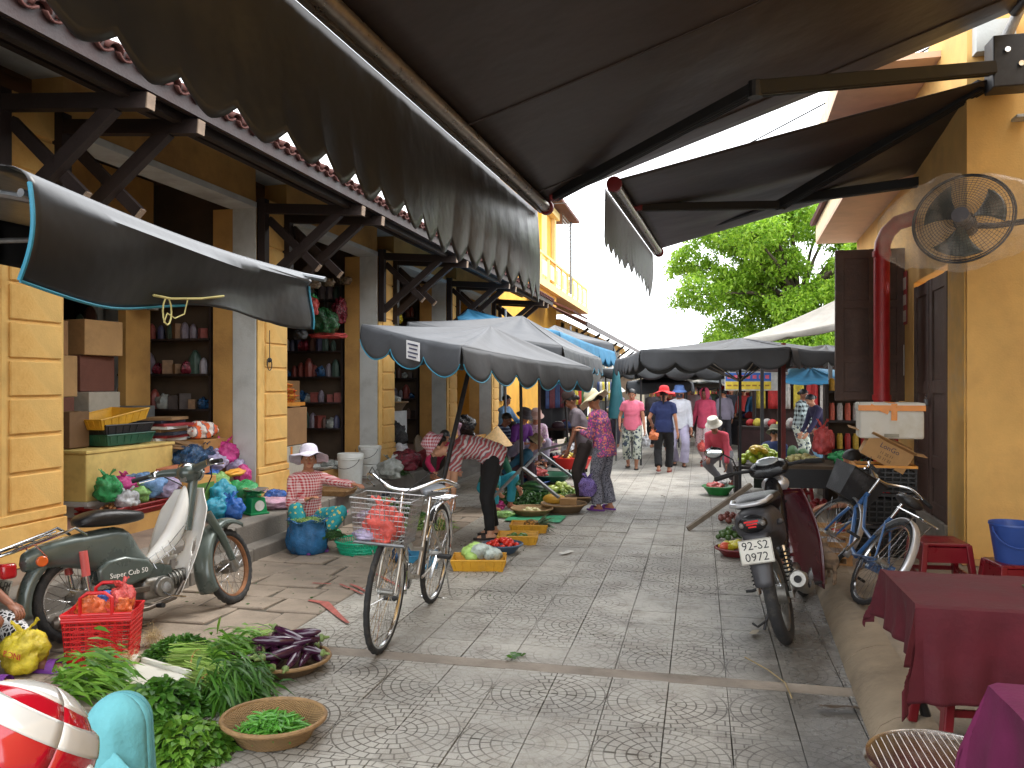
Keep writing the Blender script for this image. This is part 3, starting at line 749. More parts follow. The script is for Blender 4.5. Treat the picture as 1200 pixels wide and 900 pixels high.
MB().grid(lambda u, v: ntc(A.lerp(B, u)+Vector((-.10-v*2.5, 0, .0+v*.5-.03*math.sin(PI*u)-.04*math.sin(PI*v)))), 24, 16).build('roof_cloth', GREYD, nt, smooth=True, solid=.004)
MB().tube([flap(0, .2+.8*k/12)+Vector((.004, -.004, 0)) for k in range(13)], .008, 6).build('edging', PIPE, nt)
MB().tube([flap(k/40*.45, 1)+Vector((.004, 0, -.003)) for k in range(41)], .006, 6).build('edging', PIPE, nt)
MB().tube([flap(1, .25+.75*k/12)+Vector((.006, .004, 0)) for k in range(13)], .006, 6).build('edging', PIPE, nt)
# far and near end flaps
MB().grid(lambda u, v: ntc(B+Vector((-.1-u*2.4, .0, u*.48-.32*v))), 12, 6).build('end_flap', GREYD, nt, smooth=True, solid=.004)
A2 = A+Vector((-.06, -.10, .0))
MB().grid(lambda u, v: ntc(A2+Vector((-.03-u*1.6-.10*v*(1-u), -.14*v-.9*u*.6, .0-.32*v+.0*u))), 12, 8).build('end_flap', GREYD, nt, smooth=True, solid=.004)
MB().tube([ntc(A2+Vector((-.03-.10*k/8, -.14*k/8, -.32*k/8))) for k in range(9)], .009, 6).build('edging', PIPE, nt)
for y in (A.y+.1, B.y-.05): MB().tube([ntc((-2.2, y, 2.33)), ntc((-4.6, y, 2.82))], .016, 8).build('frame_tube', STEEL, nt)
MB().tube([ntc((-2.28, A.y+.05, 2.36)), ntc((-2.32, B.y-.05, 2.33))], .015, 8).build('frame_tube', STEEL, nt)
MB().tube([ntc((-2.28, A.y+.9, 2.36)), ntc((-4.3, A.y+.4, 2.30))], .012, 8).build('frame_tube', STEEL, nt)
MB().tube([ntc((-4.6, B.y-.05, 2.82)), ntc((-4.6, B.y-.05, .0))], .02, 8).build('post', STEEL, nt)
MB().tube([ntc((-4.6, A.y-.9, 2.82)), ntc((-4.6, A.y-.9, .0))], .02, 8).build('post', STEEL, nt)
rp = MB()
p0 = atx(188, 346, -2.32); rp.tube([atx(180, 346, -2.3), atx(200, 350, -2.3), atx(235, 350, -2.3), atx(262, 347, -2.3)], .006, 6)
rp.tube([atx(196, 349, -2.3)+Vector((0, .03*math.sin(2*PI*k/12), -.06+.06*math.cos(2*PI*k/12))) for k in range(13)], .004, 5)
rp.tube([atx(220, 350, -2.3), atx(216, 368, -2.3), atx(205, 373, -2.3), atx(196, 367, -2.3), atx(192, 378, -2.3)], .003, 5)
rr = rp.build('rope', mat('pale yellow rope', (196, 190, 130), .8)); tag(rr, 'pale yellow rope knotted under the near tarpaulin edge', 'rope')
# --- square stall canopies: corners at height, peak, scalloped skirt
def canopy(label, corners, peak, drop, m, edge=None, teeth=.36, pole=None, poles=(), feet=None, name='stall_canopy', ribs=False, group=None, sag=.05, polem=STEEL, skirt=(0, 1, 2, 3)):
    cs = [Vector(c) for c in corners]; o = Vector(peak); root = thing(name, label, 'canopy', (o.x, o.y, 0), group=group); o0 = Vector((o.x, o.y, 0))
    cs = [c-o0 for c in cs]; pk = Vector((0, 0, o.z)); m0 = MB(); n = len(cs)
    for i in range(n):
        a, b = cs[i], cs[(i+1) % n]
        def cf(u, v):
            e = a.lerp(b, u)+Vector((0, 0, -.02*math.sin(PI*u))); p = e.lerp(pk, v)
            p.z -= sag*math.sin(PI*v)*(.4+.6*math.sin(PI*u)); p.z += .012*math.sin(u*19+i)*math.sin(PI*v); return p
        m0.grid(cf, 20, 12)
    m0.build('canopy_top', m, root, smooth=True, solid=.003)
    for i in range(n):
        if i not in skirt: continue
        a, b = cs[i], cs[(i+1) % n]; ln = (b-a).length; k = max(2, round(ln/teeth)); outw = (a+b)/2; outw.z = 0
        outw = outw-Vector((pk.x, pk.y, 0)); outw.normalize()
        def sf(u, v):
            e = a.lerp(b, u)+Vector((0, 0, -.02*math.sin(PI*u)))
            s = abs(math.sin(PI*u*k)); low = drop*(.52+.48*s**.6)
            return e+Vector((0, 0, -low*v))+outw*(.02*math.sin(PI*v*.7)+.035*s*v*math.sin(i+u*7)+.012*v)
        nn = int(ln/.03); sk = MB().grid(sf, nn, 6).build('skirt', m, root, smooth=True, solid=.003)
        if edge: MB().tube([sf(q/nn, 1) for q in range(nn+1)], .006, 5).build('edging', edge, sk)
    if pole is not None:
        p = Vector(pole)-o0; MB().cyl(p, Vector((p.x, p.y, pk.z-.03)), .022, n=10).build('pole', polem, root, smooth=True)
        if ribs:
            hub = Vector((p.x, p.y, pk.z-.62))
            MB().cyl(hub, hub+Vector((0, 0, .08)), .04, n=10).build('hub', polem, root)
            for i in range(n):
                for q in (cs[i], (cs[i]+cs[(i+1) % n])/2):
                    tip = pk.lerp(q, .9)-Vector((0, 0, .04)); mid = pk.lerp(q, .5)-Vector((0, 0, .08))
                    MB().tube([pk-Vector((0, 0, .06)), tip], .012, 6).build('rib', polem, root)
                    MB().tube([hub, mid], .010, 6).build('strut', ALU, root)
    for p, q in poles: MB().cyl(Vector(p)-o0, Vector(q)-o0, .02, n=8).build('post', polem, root, smooth=True)
    return root, o0
# the big grey umbrella of the middle stalls
u1, q1 = canopy('faded grey square umbrella with scalloped skirt and a small white printed label', [atz(424, 380, 2.30), aty(541, 406, 6.8), aty(693, 431, 9.8), (-2.85, 10.7, 2.16)], aty(575, 382, 8.75), .30, GREY, PIPE, pole=None, name='market_umbrella', polem=IRON, teeth=.52)
MB().tube([aty(575, 382, 8.75)-q1-Vector((0, 0, .03)), aty(548, 440, 8.7)-q1, atz(508, 612, .32)-q1], .026, 10).build('pole', IRON, u1, smooth=True)
ca, cb = atz(424, 380, 2.30)-q1, aty(541, 406, 6.8)-q1
lp = ca.lerp(cb, .60); dd = (cb-ca).normalized(); nn_ = Vector((dd.y, -dd.x, 0)).normalized()
if nn_.y > 0: nn_ = -nn_
lm = Matrix((dd, Vector((0, 0, 1)), dd.cross(Vector((0, 0, 1))))).transposed()
lb_ = MB().box(lp+nn_*.062+Vector((0, 0, -.13)), (.20, .17, .003), mtx=lm).build('printed_label', mat('label white', (220, 220, 222), .6, .05), u1)
for k in range(4): MB().box(lp+nn_*.068+Vector((0, 0, -.075-k*.038))+dd*random.uniform(-.01, .01), (.15-.03*(k % 2), .014, .003), mtx=lm).build('print_line', mat('label ink', (70, 72, 96), .7), lb_)
fade = MB(); 
canopy('second grey umbrella overlapping behind the labelled one, with a sunlit cap', [aty(478, 377, 10.5), aty(659, 406, 11.4), aty(704, 420, 14.2), (-4.2, 14.0, 2.6)], aty(612, 370, 12.4), .30, GREY, PIPE, pole=(-2.75, 12.5, 0), name='market_umbrella', polem=IRON)
canopy('bright blue umbrella peeping over the grey umbrellas on the left', [aty(536, 371, 13.6), aty(655, 388, 14), aty(720, 412, 17), (-4.2, 17, 2.7)], aty(548, 362, 15.2), .34, BLUEC, None, pole=(-3.6, 15, 0), name='market_umbrella')
canopy('narrow grey umbrella edge past the blue one', [aty(630, 388, 16), aty(718, 402, 17.5), aty(722, 412, 21), (-3.6, 21, 2.9)], aty(650, 381, 18.5), .34, GREY, PIPE, pole=(-2.9, 18.5, 0), name='market_umbrella')
pts_ = [((636, 444), (636, 600), 9.9), ((662, 446), (661, 545), 12.0), ((610, 440), (611, 560), 11.2)]
SUP = MB()
ust = thing('umbrella_stand', 'rusty steel umbrella stand with crossed legs among the vegetables', 'stand', (-2.05, 9.9, 0)); q = Vector((-2.05, 9.9, 0))
MB().cyl(aty(610, 437, 9.9)-q, aty(612, 568, 9.9)-q, .02, n=8).build('post', IRON, ust, smooth=True)
for a, b in (((612, 548), (576, 585)), ((612, 548), (655, 583)), ((612, 548), (628, 560))): MB().beam(aty(*a, 9.9)-q, aty(*b, 9.75)-q, .045, .03).build('leg', STEEL, ust)
ust = thing('umbrella_stand', 'grey steel umbrella stand with splayed legs behind the long beans', 'stand', (-2.2, 12.2, 0)); q = Vector((-2.2, 12.2, 0))
MB().cyl(aty(632, 444, 12)-q, aty(632, 540, 12)-q, .022, n=8).build('post', mat('rust paint', (92, 62, 54), .7), ust, smooth=True)
for a, b in (((632, 530), (598, 566)), ((632, 530), (676, 563)), ((632, 528), (668, 519))): MB().beam(aty(*a, 12)-q, aty(*b, 11.9)-q, .05, .035).build('leg', STEEL, ust)
ust = thing('tent_post', 'slim dark post beside the man in the dark cap', 'post', tuple(atz(668, 560)))
MB().cyl((0, 0, 0), (-.12, 0, 1.95), .02, n=8).build('tube', IRON, ust, smooth=True)
MB().beam((.0, 0, .55), (-.62, 0, .0), .05, .03).build('brace', STEEL, ust)
# right grey umbrella with visible spokes
canopy('wide grey umbrella with fanned struts over the right-hand stalls', [aty(751, 410, 10.6), aty(926, 407, 10.6), aty(975, 409, 13.4), aty(722, 421, 13.4)], aty(868, 396, 12.0), .27, GREY, None, pole=(.56, 12.0, .04), name='market_umbrella', ribs=True, polem=IRON, teeth=.48, sag=.03)
canopy('grey stall roof joining the wide umbrella at the brown shutter', [aty(931, 409, 11.0), aty(1010, 411, 11.0), aty(1010, 409, 13.6), aty(931, 410, 13.6)], aty(968, 404, 12.3), .22, GREY, None, pole=(2.4, 12.4, .1), teeth=.45, sag=.02, polem=IRON)
canopy('pale beige tent roof sloping up behind the brown shutter', [aty(858, 400, 15.5), aty(1000, 376, 14.0), aty(1030, 372, 18), aty(890, 396, 19)], aty(985, 349, 16.0), .12, BEIGE, None, pole=(2.8, 15.9, .1), teeth=1.2, sag=.12, polem=IRON)
canopy('blue stall roof under the beige tent on the right', [aty(918, 446, 15.0), aty(990, 447, 15.0), aty(985, 434, 18), aty(925, 432, 18)], aty(950, 431, 16.5), .06, BLUEC, None, pole=(2.9, 16.4, .1), teeth=1.2, sag=.02)
spec = [('dark grey market roof over the middle of the street', 745, 850, 429, 17.0, 20.0, 419, GREYD), ('low black market roof beyond the wide umbrella', 800, 905, 432, 21, 25, 424, GREYD), ('dark market roof on the far left of the street', 705, 800, 432, 22, 26, 425, GREYD),
    ('pale grey stall roof above the clothes on the left', 735, 808, 447, 18.5, 21, 440, GREY), ('small white stall roof in the distance', 790, 845, 449, 24, 27, 445, BEIGE), ('distant grey roof at the street end', 815, 870, 447, 27, 31, 440, GREY), ('farthest dark roof by the tree', 860, 960, 440, 25, 30, 428, GREYD), ('dark roof over the right-hand clothes stalls', 880, 985, 436, 19, 23, 425, GREYD)]
for lab, xa, xb, py, ya, yb, pk, m_ in spec:
    P = [aty(xa, py, ya), aty(xb, py, ya), aty(xb+4, py+1, yb), aty(xa+4, py+1, yb)]
    canopy(lab, P, aty((xa+xb)/2, pk, (ya+yb)/2), .28 if m_ is not BEIGE else .14, m_, None, teeth=.6, sag=.04, polem=IRON, poles=[(p+Vector((0, 0, -.1)), Vector((p.x, p.y, 0))) for p in (P[0]+Vector((.1, .1, 0)), P[1]+Vector((-.1, .1, 0)))])
# folded teal parasol
tp = thing('folded_parasol', 'folded teal parasol standing closed beside the street stalls', 'parasol', tuple(atz(722, 540)))
MB().lathe([(.03, 2.15), (.06, 2.05), (.12, 1.6), (.17, 1.15), (.19, .95), (.10, .93)][::-1], n=20).build('folded_cloth', TEAL, tp, smooth=True)
MB().cyl((0, 0, 0), (0, 0, 2.25), .02, n=8).build('pole', STEEL, tp)
# banner
bn = thing('banner', 'blue and yellow stall banner hung under the wide umbrella, far side', 'banner', tuple(aty(886, 447, 16.6)))
w = (aty(912, 447, 16.6)-aty(838, 447, 16.6)).x
MB().box((0, 0, 0), (w, .02, .36)).build('board', mat('banner white', (190, 190, 186), .6), bn)
MB().box((-.15, -.014, .09), (w*.72, .01, .16)).build('blue_strip', mat('banner blue', (44, 96, 176), .5), bn)
MB().box((-.15, -.014, -.08), (w*.72, .01, .15)).build('yellow_strip', mat('banner yellow', (216, 190, 60), .5), bn)
for k in range(7): MB().box((-.15-w*.3+k*w*.1, -.022, .09), (w*.06, .004, .07)).build('print_mark', mat('banner red', (200, 90, 110), .5), bn); MB().box((-.15-w*.3+k*w*.1, -.022, -.08), (w*.07, .004, .03)).build('print_mark', mat('banner brown', (150, 110, 40), .5), bn)
# props for the right stalls
pr = thing('prop_stick', 'grey wooden prop slanting from the umbrella foot onto the street tiles', 'prop', tuple(atz(806, 622)))
o_ = atz(806, 622); MB().beam((0, 0, .02), aty(880, 568, 9.9)-o_, .05, .05).build('stick', mat('weathered timber', (124, 112, 98), .85, .3, 8, .4), pr)
for px, py, top, lab, m_ in ((918, 586, 2.3, 'red and brown painted post of the right-hand stall', mat('red post paint', (128, 48, 40), .6, .3, 9)), (914, 583, 2.3, 'brown timber post pair beside the red stall post', WOOD), (981, 560, 2.2, 'grey steel post by the drinks shelf', STEEL), (973, 566, 2.2, 'slim steel post at the left of the drinks shelf', STEEL), (893, 560, 2.1, 'thin iron post left of the red stall post', IRON)):
    o_ = atz(px, py); p = thing('stall_post', lab, 'post', tuple(o_)); MB().beam((0, 0, 0), (0, 0, top), .06, .06).build('timber', m_, p)
# ================= PEOPLE =================
SKIN = {}
def skin(name, rgb):
    t = NT(name); o = t.coord(); c = lin(rgb); n = t.noise(o, 12, 4)
    t.bump(t.noise(o, 120, 3), .15, .004)
    return t.out(t.mix(t.ramp(n, .3, .7), tuple(v*.82 for v in c), tuple(v*1.1 for v in c)), .5, 0., Subsurface_Weight=.08)
SK1 = skin('tan skin', (184, 128, 98)); SK2 = skin('deep tan skin', (140, 92, 70)); SK3 = skin('light skin', (210, 160, 130))
HAIR = mat('black hair', (26, 22, 21), .4, .3, 40, .4, 120)
HAIR2 = mat('dark brown hair', (58, 40, 32), .45, .3, 40, .4, 120)
EYEW = mat('eye white', (210, 205, 198), .3, .05); EYED = mat('dark iris', (24, 18, 15), .2, .1); LIP = mat('lips', (150, 74, 66), .45, .1)
def remesh(mb, name, m, parent, vox, smooth_it=4, wrinkle=0., wsc=9., extra=None, seed=0.):
    me = bpy.data.meshes.new('t'); me.from_pydata(mb.v, [], mb.f); me.update()
    t = bpy.data.objects.new('t', me); C.objects.link(t)
    q = t.modifiers.new('r', 'REMESH'); q.mode = 'VOXEL'; q.voxel_size = vox
    s = t.modifiers.new('s', 'SMOOTH'); s.iterations = smooth_it; s.factor = .5
    bpy.context.view_layer.update()
    out = bpy.data.meshes.new_from_object(t.evaluated_get(bpy.context.evaluated_depsgraph_get()))
    bpy.data.objects.remove(t); bpy.data.meshes.remove(me)
    n = len(out.vertices)
    if wrinkle and n:
        co_ = np.empty(n*3, 'f'); out.vertices.foreach_get('co', co_); co_ = co_.reshape(-1, 3)
        no = np.empty(n*3, 'f'); out.vertex_normals.foreach_get('vector', no); no = no.reshape(-1, 3)
        off = np.array([seed*3.1, seed*1.7, 0])
        p = co_+off
        # folded cloth: sharp-ish valleys from warped sines
        wx = np.sin(p[:, 1]*wsc*1.3+np.sin(p[:, 2]*wsc*.9)*2)*.5; wy = np.sin(p[:, 0]*wsc*1.1+np.sin(p[:, 1]*wsc*.8+2)*2)*.5
        f = np.abs(np.sin((p[:, 2]+wx*.12+wy*.1)*wsc*1.4+p[:, 0]*wsc*.9))**.7-.6+.5*np.sin((p[:, 0]*1.2-p[:, 1])*wsc*2.1+wx*3)
        co_ += no*(f*wrinkle)[:, None]; out.vertices.foreach_set('co', co_.ravel())
    if extra is not None and extra.v:
        ob = bmesh.new(); ob.from_mesh(out)
        e = bpy.data.meshes.new('e'); e.from_pydata(extra.v, [], extra.f); ob.from_mesh(e); ob.to_mesh(out); ob.free(); bpy.data.meshes.remove(e)
    out.materials.clear(); out.materials.append(m); out.name = name
    out.polygons.foreach_set('use_smooth', [True]*len(out.polygons))
    o = bpy.data.objects.new(name, out); link(o, parent); return o
def ik(a, t, l1, l2, pole):
    a, t, pole = Vector(a), Vector(t), Vector(pole); d = t-a; D = min(d.length, (l1+l2)*.995)
    if d.length < 1e-6: d = Vector((0, 0, -1))
    u = d.normalized(); t = a+u*D
    x = (l1*l1-l2*l2+D*D)/(2*D); h = math.sqrt(max(0, l1*l1-x*x))
    n = pole-u*pole.dot(u)
    n = n.normalized() if n.length > 1e-6 else frame_of(u)[0]
    return a+u*x+n*h, t
def loft(mb, pts, ws, ds, side, n=16):
    vs = []; m = len(pts)
    for i in range(m):
        d = (pts[min(i+1, m-1)]-pts[max(i-1, 0)]).normalized(); s = (side-d*side.dot(d)).normalized(); f = d.cross(s)
        for k in range(n):
            a = 2*PI*k/n; vs.append(pts[i]+s*(math.cos(a)*ws[i])+f*(math.sin(a)*ds[i]))
    fs = [(i*n+k, i*n+(k+1) % n, (i+1)*n+(k+1) % n, (i+1)*n+k) for i in range(m-1) for k in range(n)]
    fs += [tuple(range(n-1, -1, -1)), tuple(range((m-1)*n, m*n))]; mb.add(vs, fs)
def hand(mb, w, d, nrm, s, curl=.5, side=1, near=False):
    """palm and five fingers; d = hand direction, nrm = palm-facing direction"""
    d = d.normalized(); nrm = (nrm-d*nrm.dot(d)).normalized(); lat = d.cross(nrm)*side
    pc = w+d*.045*s
    m = Matrix((lat, d, nrm)).transposed()
    mb.ball(pc, (.036*s, .048*s, .014*s), 10, 6, m)
    for k, (off, ln) in enumerate(((.027, .066), (.010, .074), (-.008, .070), (-.024, .056))):
        p = w+d*.082*s+lat*off*s; dd = d.copy(); pts = [p-d*.02*s, p]; a = 0
        for j in range(3):
            a += curl*(.55+.25*j); dd = (d*math.cos(a)+nrm*math.sin(a)); p = p+dd*ln*s*(.42, .32, .26)[j]; pts.append(p)
        mb.tube(pts, [.0088*s, .0085*s, .008*s, .0074*s, .006*s], 7)
    p = w+d*.028*s+lat*.026*s; dd = (d*.55+lat*.75+nrm*.35*curl).normalized(); p2 = p+dd*.034*s; p3 = p2+(d*.9+lat*.25+nrm*.5*curl).normalized()*.028*s
    mb.tube([p-dd*.01*s, p, p2, p3], [.012*s, .011*s, .0095*s, .007*s], 7)
def cap_shape(mb, kind, mt, c):
    """hats in head space: z up, y forward"""
    L_ = lambda pr, n=26: mb.lathe(pr, c, n, mt)
    if kind == 'brim':   # soft wide brim sun hat
        pr = [(.205, -.035), (.17, -.012), (.115, .006), (.098, .02), (.094, .06), (.085, .095), (.06, .118), (.02, .126), (.0, .127)]
        n = 32; vs = []
        for i, (r, z) in enumerate(pr):
            for k in range(n):
                a = 2*PI*k/n; w = (.022*math.sin(3*a+.6)+.010*math.sin(7*a)) if i < 2 else 0
                vs.append(mt @ Vector((r*math.cos(a), r*math.sin(a)*1.06, z+w*(1 if i == 0 else .5)))+Vector(c))
        m = len(pr); mb.add(vs, [(i*n+k, i*n+(k+1) % n, (i+1)*n+(k+1) % n, (i+1)*n+k) for i in range(m-1) for k in range(n)])
    elif kind == 'bucket': L_([(.145, -.03), (.12, -.005), (.098, .015), (.092, .07), (.08, .095), (.04, .105), (0, .106)])
    elif kind == 'cone': L_([(.225, -.05), (.15, .035), (.075, .115), (.0, .195)], 28)
    elif kind == 'cap':
        L_([(.094, .0), (.097, .03), (.09, .07), (.06, .1), (.0, .112)])
        mb.grid(lambda u, v: mt @ Vector(((u-.5)*.15*(1-.15*v), .075+.085*v-(2*u-1)**2*.04*v, .015-.03*v-.012*(2*u-1)**2))+Vector(c), 8, 4)
PPL = 0
def person(label, loc, rz=0., s=1., pelvis=(0, 0, .86), lean=0., lean2=None, side=0., twist=0., head=(0, 0), feet=((-.10, .0, .0), (.10, .02, .0)), hands=None,
           shirt=None, sleeve=1., trousers=None, leglen=1., flare=0., skin_=None, hair='bun', hat=None, hatm=None, shoes=None, knee=(0, 1, 0), elbow=(0, -1, -.2), near=1, cover=None, hem=.10, curl=.5, face=True, hood=None, mask=None, fat=1., hatkw=None, group=None, world_hands=None, neckfwd=0., kneeout=.25):
    """all poses in the person's own space: facing +y, +x on their right... lengths in metres for a 1.55 m adult"""
    global PPL, HEAD; PPL += 1
    skin_ = skin_ or SK1
    root = thing('person', label, 'person', tuple(loc), rz, group=group)
    vox = {2: .0075, 1: .0115, 0: .016}[near]
    P = Vector(pelvis)*1.0; s_ = s
    def dirn(a): return Vector((math.sin(side)*math.cos(a), math.sin(a), math.cos(a)*math.cos(side)))
    l1 = lean; l2 = lean if lean2 is None else lean2
    tw = Matrix.Rotation(twist, 3, dirn(l1)); X0 = Vector((1, 0, 0)); X1 = tw @ X0
    p0 = P-dirn(l1)*.06*s; p1 = P+dirn(l1)*.05*s; p2 = P+dirn(l1)*.17*s; p3 = p2+dirn((l1+l2)/2)*.15*s; p4 = p3+dirn(l2)*.12*s; p5 = p4+dirn(l2)*.045*s
    neck = p5+dirn(l2*.8)*.028*s; hd = dirn(l2*.55-.0+head[0]*0)
    HC = neck+(dirn(l2*.5)*.100+Vector((0, .015+neckfwd, 0)))*s
    nod, yaw = head; HEAD = HC.copy()
    hb = Matrix.Rotation(twist*.5+yaw, 3, 'Z') @ Matrix.Rotation(-(l2*.45)-nod, 3, 'X')   # columns: right, forward, up
    body = MB(); shirtm = MB(); pants = MB(); fing = MB()
    f_ = fat
    ts = [p0, p1, p2, p3, p4, p5]
    loft(body, ts, [.125*s*f_, .145*s*f_, .118*s*f_, .135*s*f_, .13*s, .05*s], [.09*s, .1*s, .088*s*f_, .098*s*f_, .08*s, .05*s], X0)
    body.rcone(p5-dirn(l2)*.03*s, neck+dirn(l2*.6)*.05*s, .056*s, .048*s)
    for q in (-1, 1): body.rcone(p5+dirn(l2)*.0, p4+X1*q*.11*s, .05*s, .045*s); shirtm.rcone(p5-dirn(l2)*.015*s, p4+X1*q*.12*s, .055*s, .058*s)
    # head
    up = hb @ Vector((0, 0, 1)); fw = hb @ Vector((0, 1, 0)); rt_ = hb @ Vector((1, 0, 0))
    hs = s*1.0
    hp = lambda x, y, z: HC+(rt_*x+fw*y+up*z)*hs
    body.ball(hp(0, -.008, .025), (.072*hs, .088*hs, .084*hs), 14, 10, hb); body.ball(hp(0, .02, -.03), (.056*hs, .062*hs, .07*hs), 12, 8, hb)
    body.ball(hp(0, .048, -.078), (.026*hs, .022*hs, .02*hs), 8, 6, hb)
    body.rcone(hp(0, .083, .012), hp(0, .098, -.022), .009*hs, .014*hs, 8)
    for q in (-1, 1):
        body.ball(hp(q*.030, .064, -.022), (.022*hs, .02*hs, .02*hs), 8, 6, hb); body.ball(hp(q*.074, -.005, -.005), (.010*hs, .02*hs, .03*hs), 8, 6, hb)
        body.rcone(hp(q*.014, .077, .030), hp(q*.042, .068, .030), .008*hs, .007*hs, 6)
    body.ball(hp(0, .078, -.052), (.022*hs, .012*hs, .011*hs), 8, 6, hb)
    # arms
    sh = [p4+X1*q*.155*s*(.5+.5*f_)-dirn(l2)*.02*s for q in (-1, 1)]
    if hands is None: hands = ((-.24, .06, P.z-.06), (.24, .06, P.z-.06))
    inv = Matrix.Rotation(-rz, 3, 'Z')
    if world_hands:
        hands = tuple((inv @ (Vector(w)-Vector(loc))) if w is not None else Vector(h) for w, h in zip(world_hands, hands))
    for q, S_, T in zip((-1, 1), sh, hands):
        el = Vector(elbow)+Vector((q*.45, 0, 0)); E, Wp = ik(S_, T, .265*s, .235*s, el)
        shb = S_-X1*q*.035*s
        body.rcone(shb, S_, .05*s, .048*s); body.rcone(S_, E, .045*s, .036*s); body.rcone(E, Wp, .036*s, .024*s)
        d = (Wp-E).normalized(); nrm = Vector((-q*.8, .4, -.3)) if abs(d.z) > .6 else Vector((0, 0, -1))
        hand(fing if near < 2 or True else body, Wp, d, nrm, s, curl, side=q if abs(d.z) > .6 else -q, near=near == 2)
        body.ball(Wp+d*.03*s, (.022*s, .022*s, .022*s), 8, 6)
        if shirt:
            r = .017*s; shirtm.rcone(shb, S_, .062*s, .062*s); 
            if sleeve >= 1: shirtm.rcone(S_, E, .060*s, .050*s); shirtm.cyl(E, E.lerp(Wp, .93*min(1, sleeve)), .050*s, .040*s, 14); shirtm.ball(E, .05*s, 10, 8)
            else: shirtm.cyl(S_, S_.lerp(E, sleeve), .062*s, .060*s, 14); shirtm.ball(S_, .06*s)
    # legs
    hips = [P+Vector((q*.085*s, 0, -.03*s)) for q in (-1, 1)]
    for q, hp_, ft in zip((-1, 1), hips, feet):
        ft = Vector(ft); an = ft+Vector((0, 0, .075*s)); kn = Vector(knee)+Vector((q*kneeout, 0, 0))
        K, A_ = ik(hp_, an, .395*s, .375*s, kn)
        body.rcone(hp_, K, .082*s*f_, .056*s); body.rcone(K, K.lerp(A_, .35), .054*s, .053*s); body.rcone(K.lerp(A_, .35), A_, .053*s, .034*s)
        fd = Vector((kn.x*.25, 1, 0)).normalized()
        if (kn.y < .3): fd = Vector((kn.x, kn.y, 0)).normalized() if Vector((kn.x, kn.y, 0)).length > .1 else Vector((0, 1, 0))
        body.rcone(A_-Vector((0, 0, .045*s))-fd*.03*s, A_+fd*.12*s-Vector((0, 0, .05*s)), .032*s, .024*s); body.rcone(A_, A_-Vector((0, 0, .04*s)), .034*s, .032*s)
        if shoes:
            sm = MB(); c = Vector((A_.x, A_.y, A_.z-.075*s)); r = frame_of(fd)[0]
            out_ = []
            for k in range(16):
                a = 2*PI*k/16; w = .047 if math.sin(a) > 0 else .038
                out_.append((math.cos(a)*w*s, .045*s+math.sin(a)*.135*s))
            mt = Matrix((r, fd, Vector((0, 0, 1)))).transposed()
            sm.prism(out_, .022*s, mt, c+Vector((0, 0, .012*s)))
            sm.grid(lambda u, v: c+mt @ Vector((math.cos(PI*u)*.046*s, (.055+.05*v)*s, (.02+.052*math.sin(PI*u))*s)), 8, 2)
            sm.build('shoe', shoes, root, smooth=False)
        if trousers:
            e = .018*s; pants.rcone(hp_, K, .082*s*f_+e, .060*s+e*.9)
            if leglen > .55:
                B = K.lerp(A_+Vector((0, 0, .02)), min(1, (leglen-.5)*2)); pants.cyl(K, B, .062*s+e*.8, (.050+flare)*s+e*.5, 14); pants.ball(K, .074*s, 10, 8)
    if trousers:
        loft(pants, [P-Vector((0, 0, .09*s)), p0, p1, P+dirn(l1)*.10*s], [.13*s*f_, .152*s*f_, .160*s*f_, .13*s*f_], [.09*s, .112*s, .116*s, .10*s], X0)
    if shirt:
        a0 = P+dirn(l1)*(.02-hem)*s
        loft(shirtm, [a0, p1, p2, p3, p4, p4+dirn(l2)*.035*s, p5+dirn(l2)*.005], [.168*s*f_, .166*s*f_, .142*s*f_, .155*s*f_, .150*s, .11*s, .055*s], [.125*s*f_, .122*s*f_, .108*s*f_, .116*s*f_, .095*s, .075*s, .055*s], X0)
    b = remesh(body, 'body', skin_, root, vox, 5, extra=fing)
    if trousers: remesh(pants, 'trousers', trousers, root, vox*1.15, 5, .006*s, 12, seed=PPL)
    if shirt: remesh(shirtm, 'shirt', shirt, root, vox*1.15, 4, .0055*s, 13, seed=PPL*1.3)
    # eyes, mouth, hair
    if face and near >= 1:
        for q in (-1, 1):
            e = MB().ball(hp(q*.029, .0735, .012), (.0125*hs, .006*hs, .0062*hs), 10, 6, hb).build('eye', EYEW, b, smooth=True)
            MB().ball(hp(q*.029, .0785, .012), (.0055*hs, .0028*hs, .0055*hs), 8, 6, hb).build('iris', EYED, b, smooth=True)
            MB().tube([hp(q*.014, .082, .030), hp(q*.030, .082, .036), hp(q*.045, .072, .031)], .0028*hs, 5).build('eyebrow', HAIR, b)
        MB().ball(hp(0, .087, -.051), (.019*hs, .006*hs, .006*hs), 10, 6, hb).build('lips', LIP, b, smooth=True)
    hm = MB()
    if hair:
        def hf(u, v):
            th = 2*PI*u; ph = PI*.5*v*1.28
            x, y, z = math.sin(ph)*math.cos(th), math.sin(ph)*math.sin(th), math.cos(ph)
            front = max(0, y); zz = max(z, -.5+front*1.15)
            q = 1+.02*math.sin(th*13)
            return hp(x*.080*q, -.010+y*.094*q, .028+zz*.090)
        hm.grid(hf, 26, 10)
        if hair == 'bun': hm.ball(hp(0, -.105, -.005), (.035*hs, .032*hs, .035*hs), 10, 8, hb)
        if hair == 'tail': hm.tube([hp(0, -.085, .01), hp(0, -.115, -.03), hp(0, -.11, -.10), hp(0, -.1, -.17)], [.022*s, .028*s, .024*s, .006*s], 8)
        hm.build('hair', HAIR, b, smooth=True)
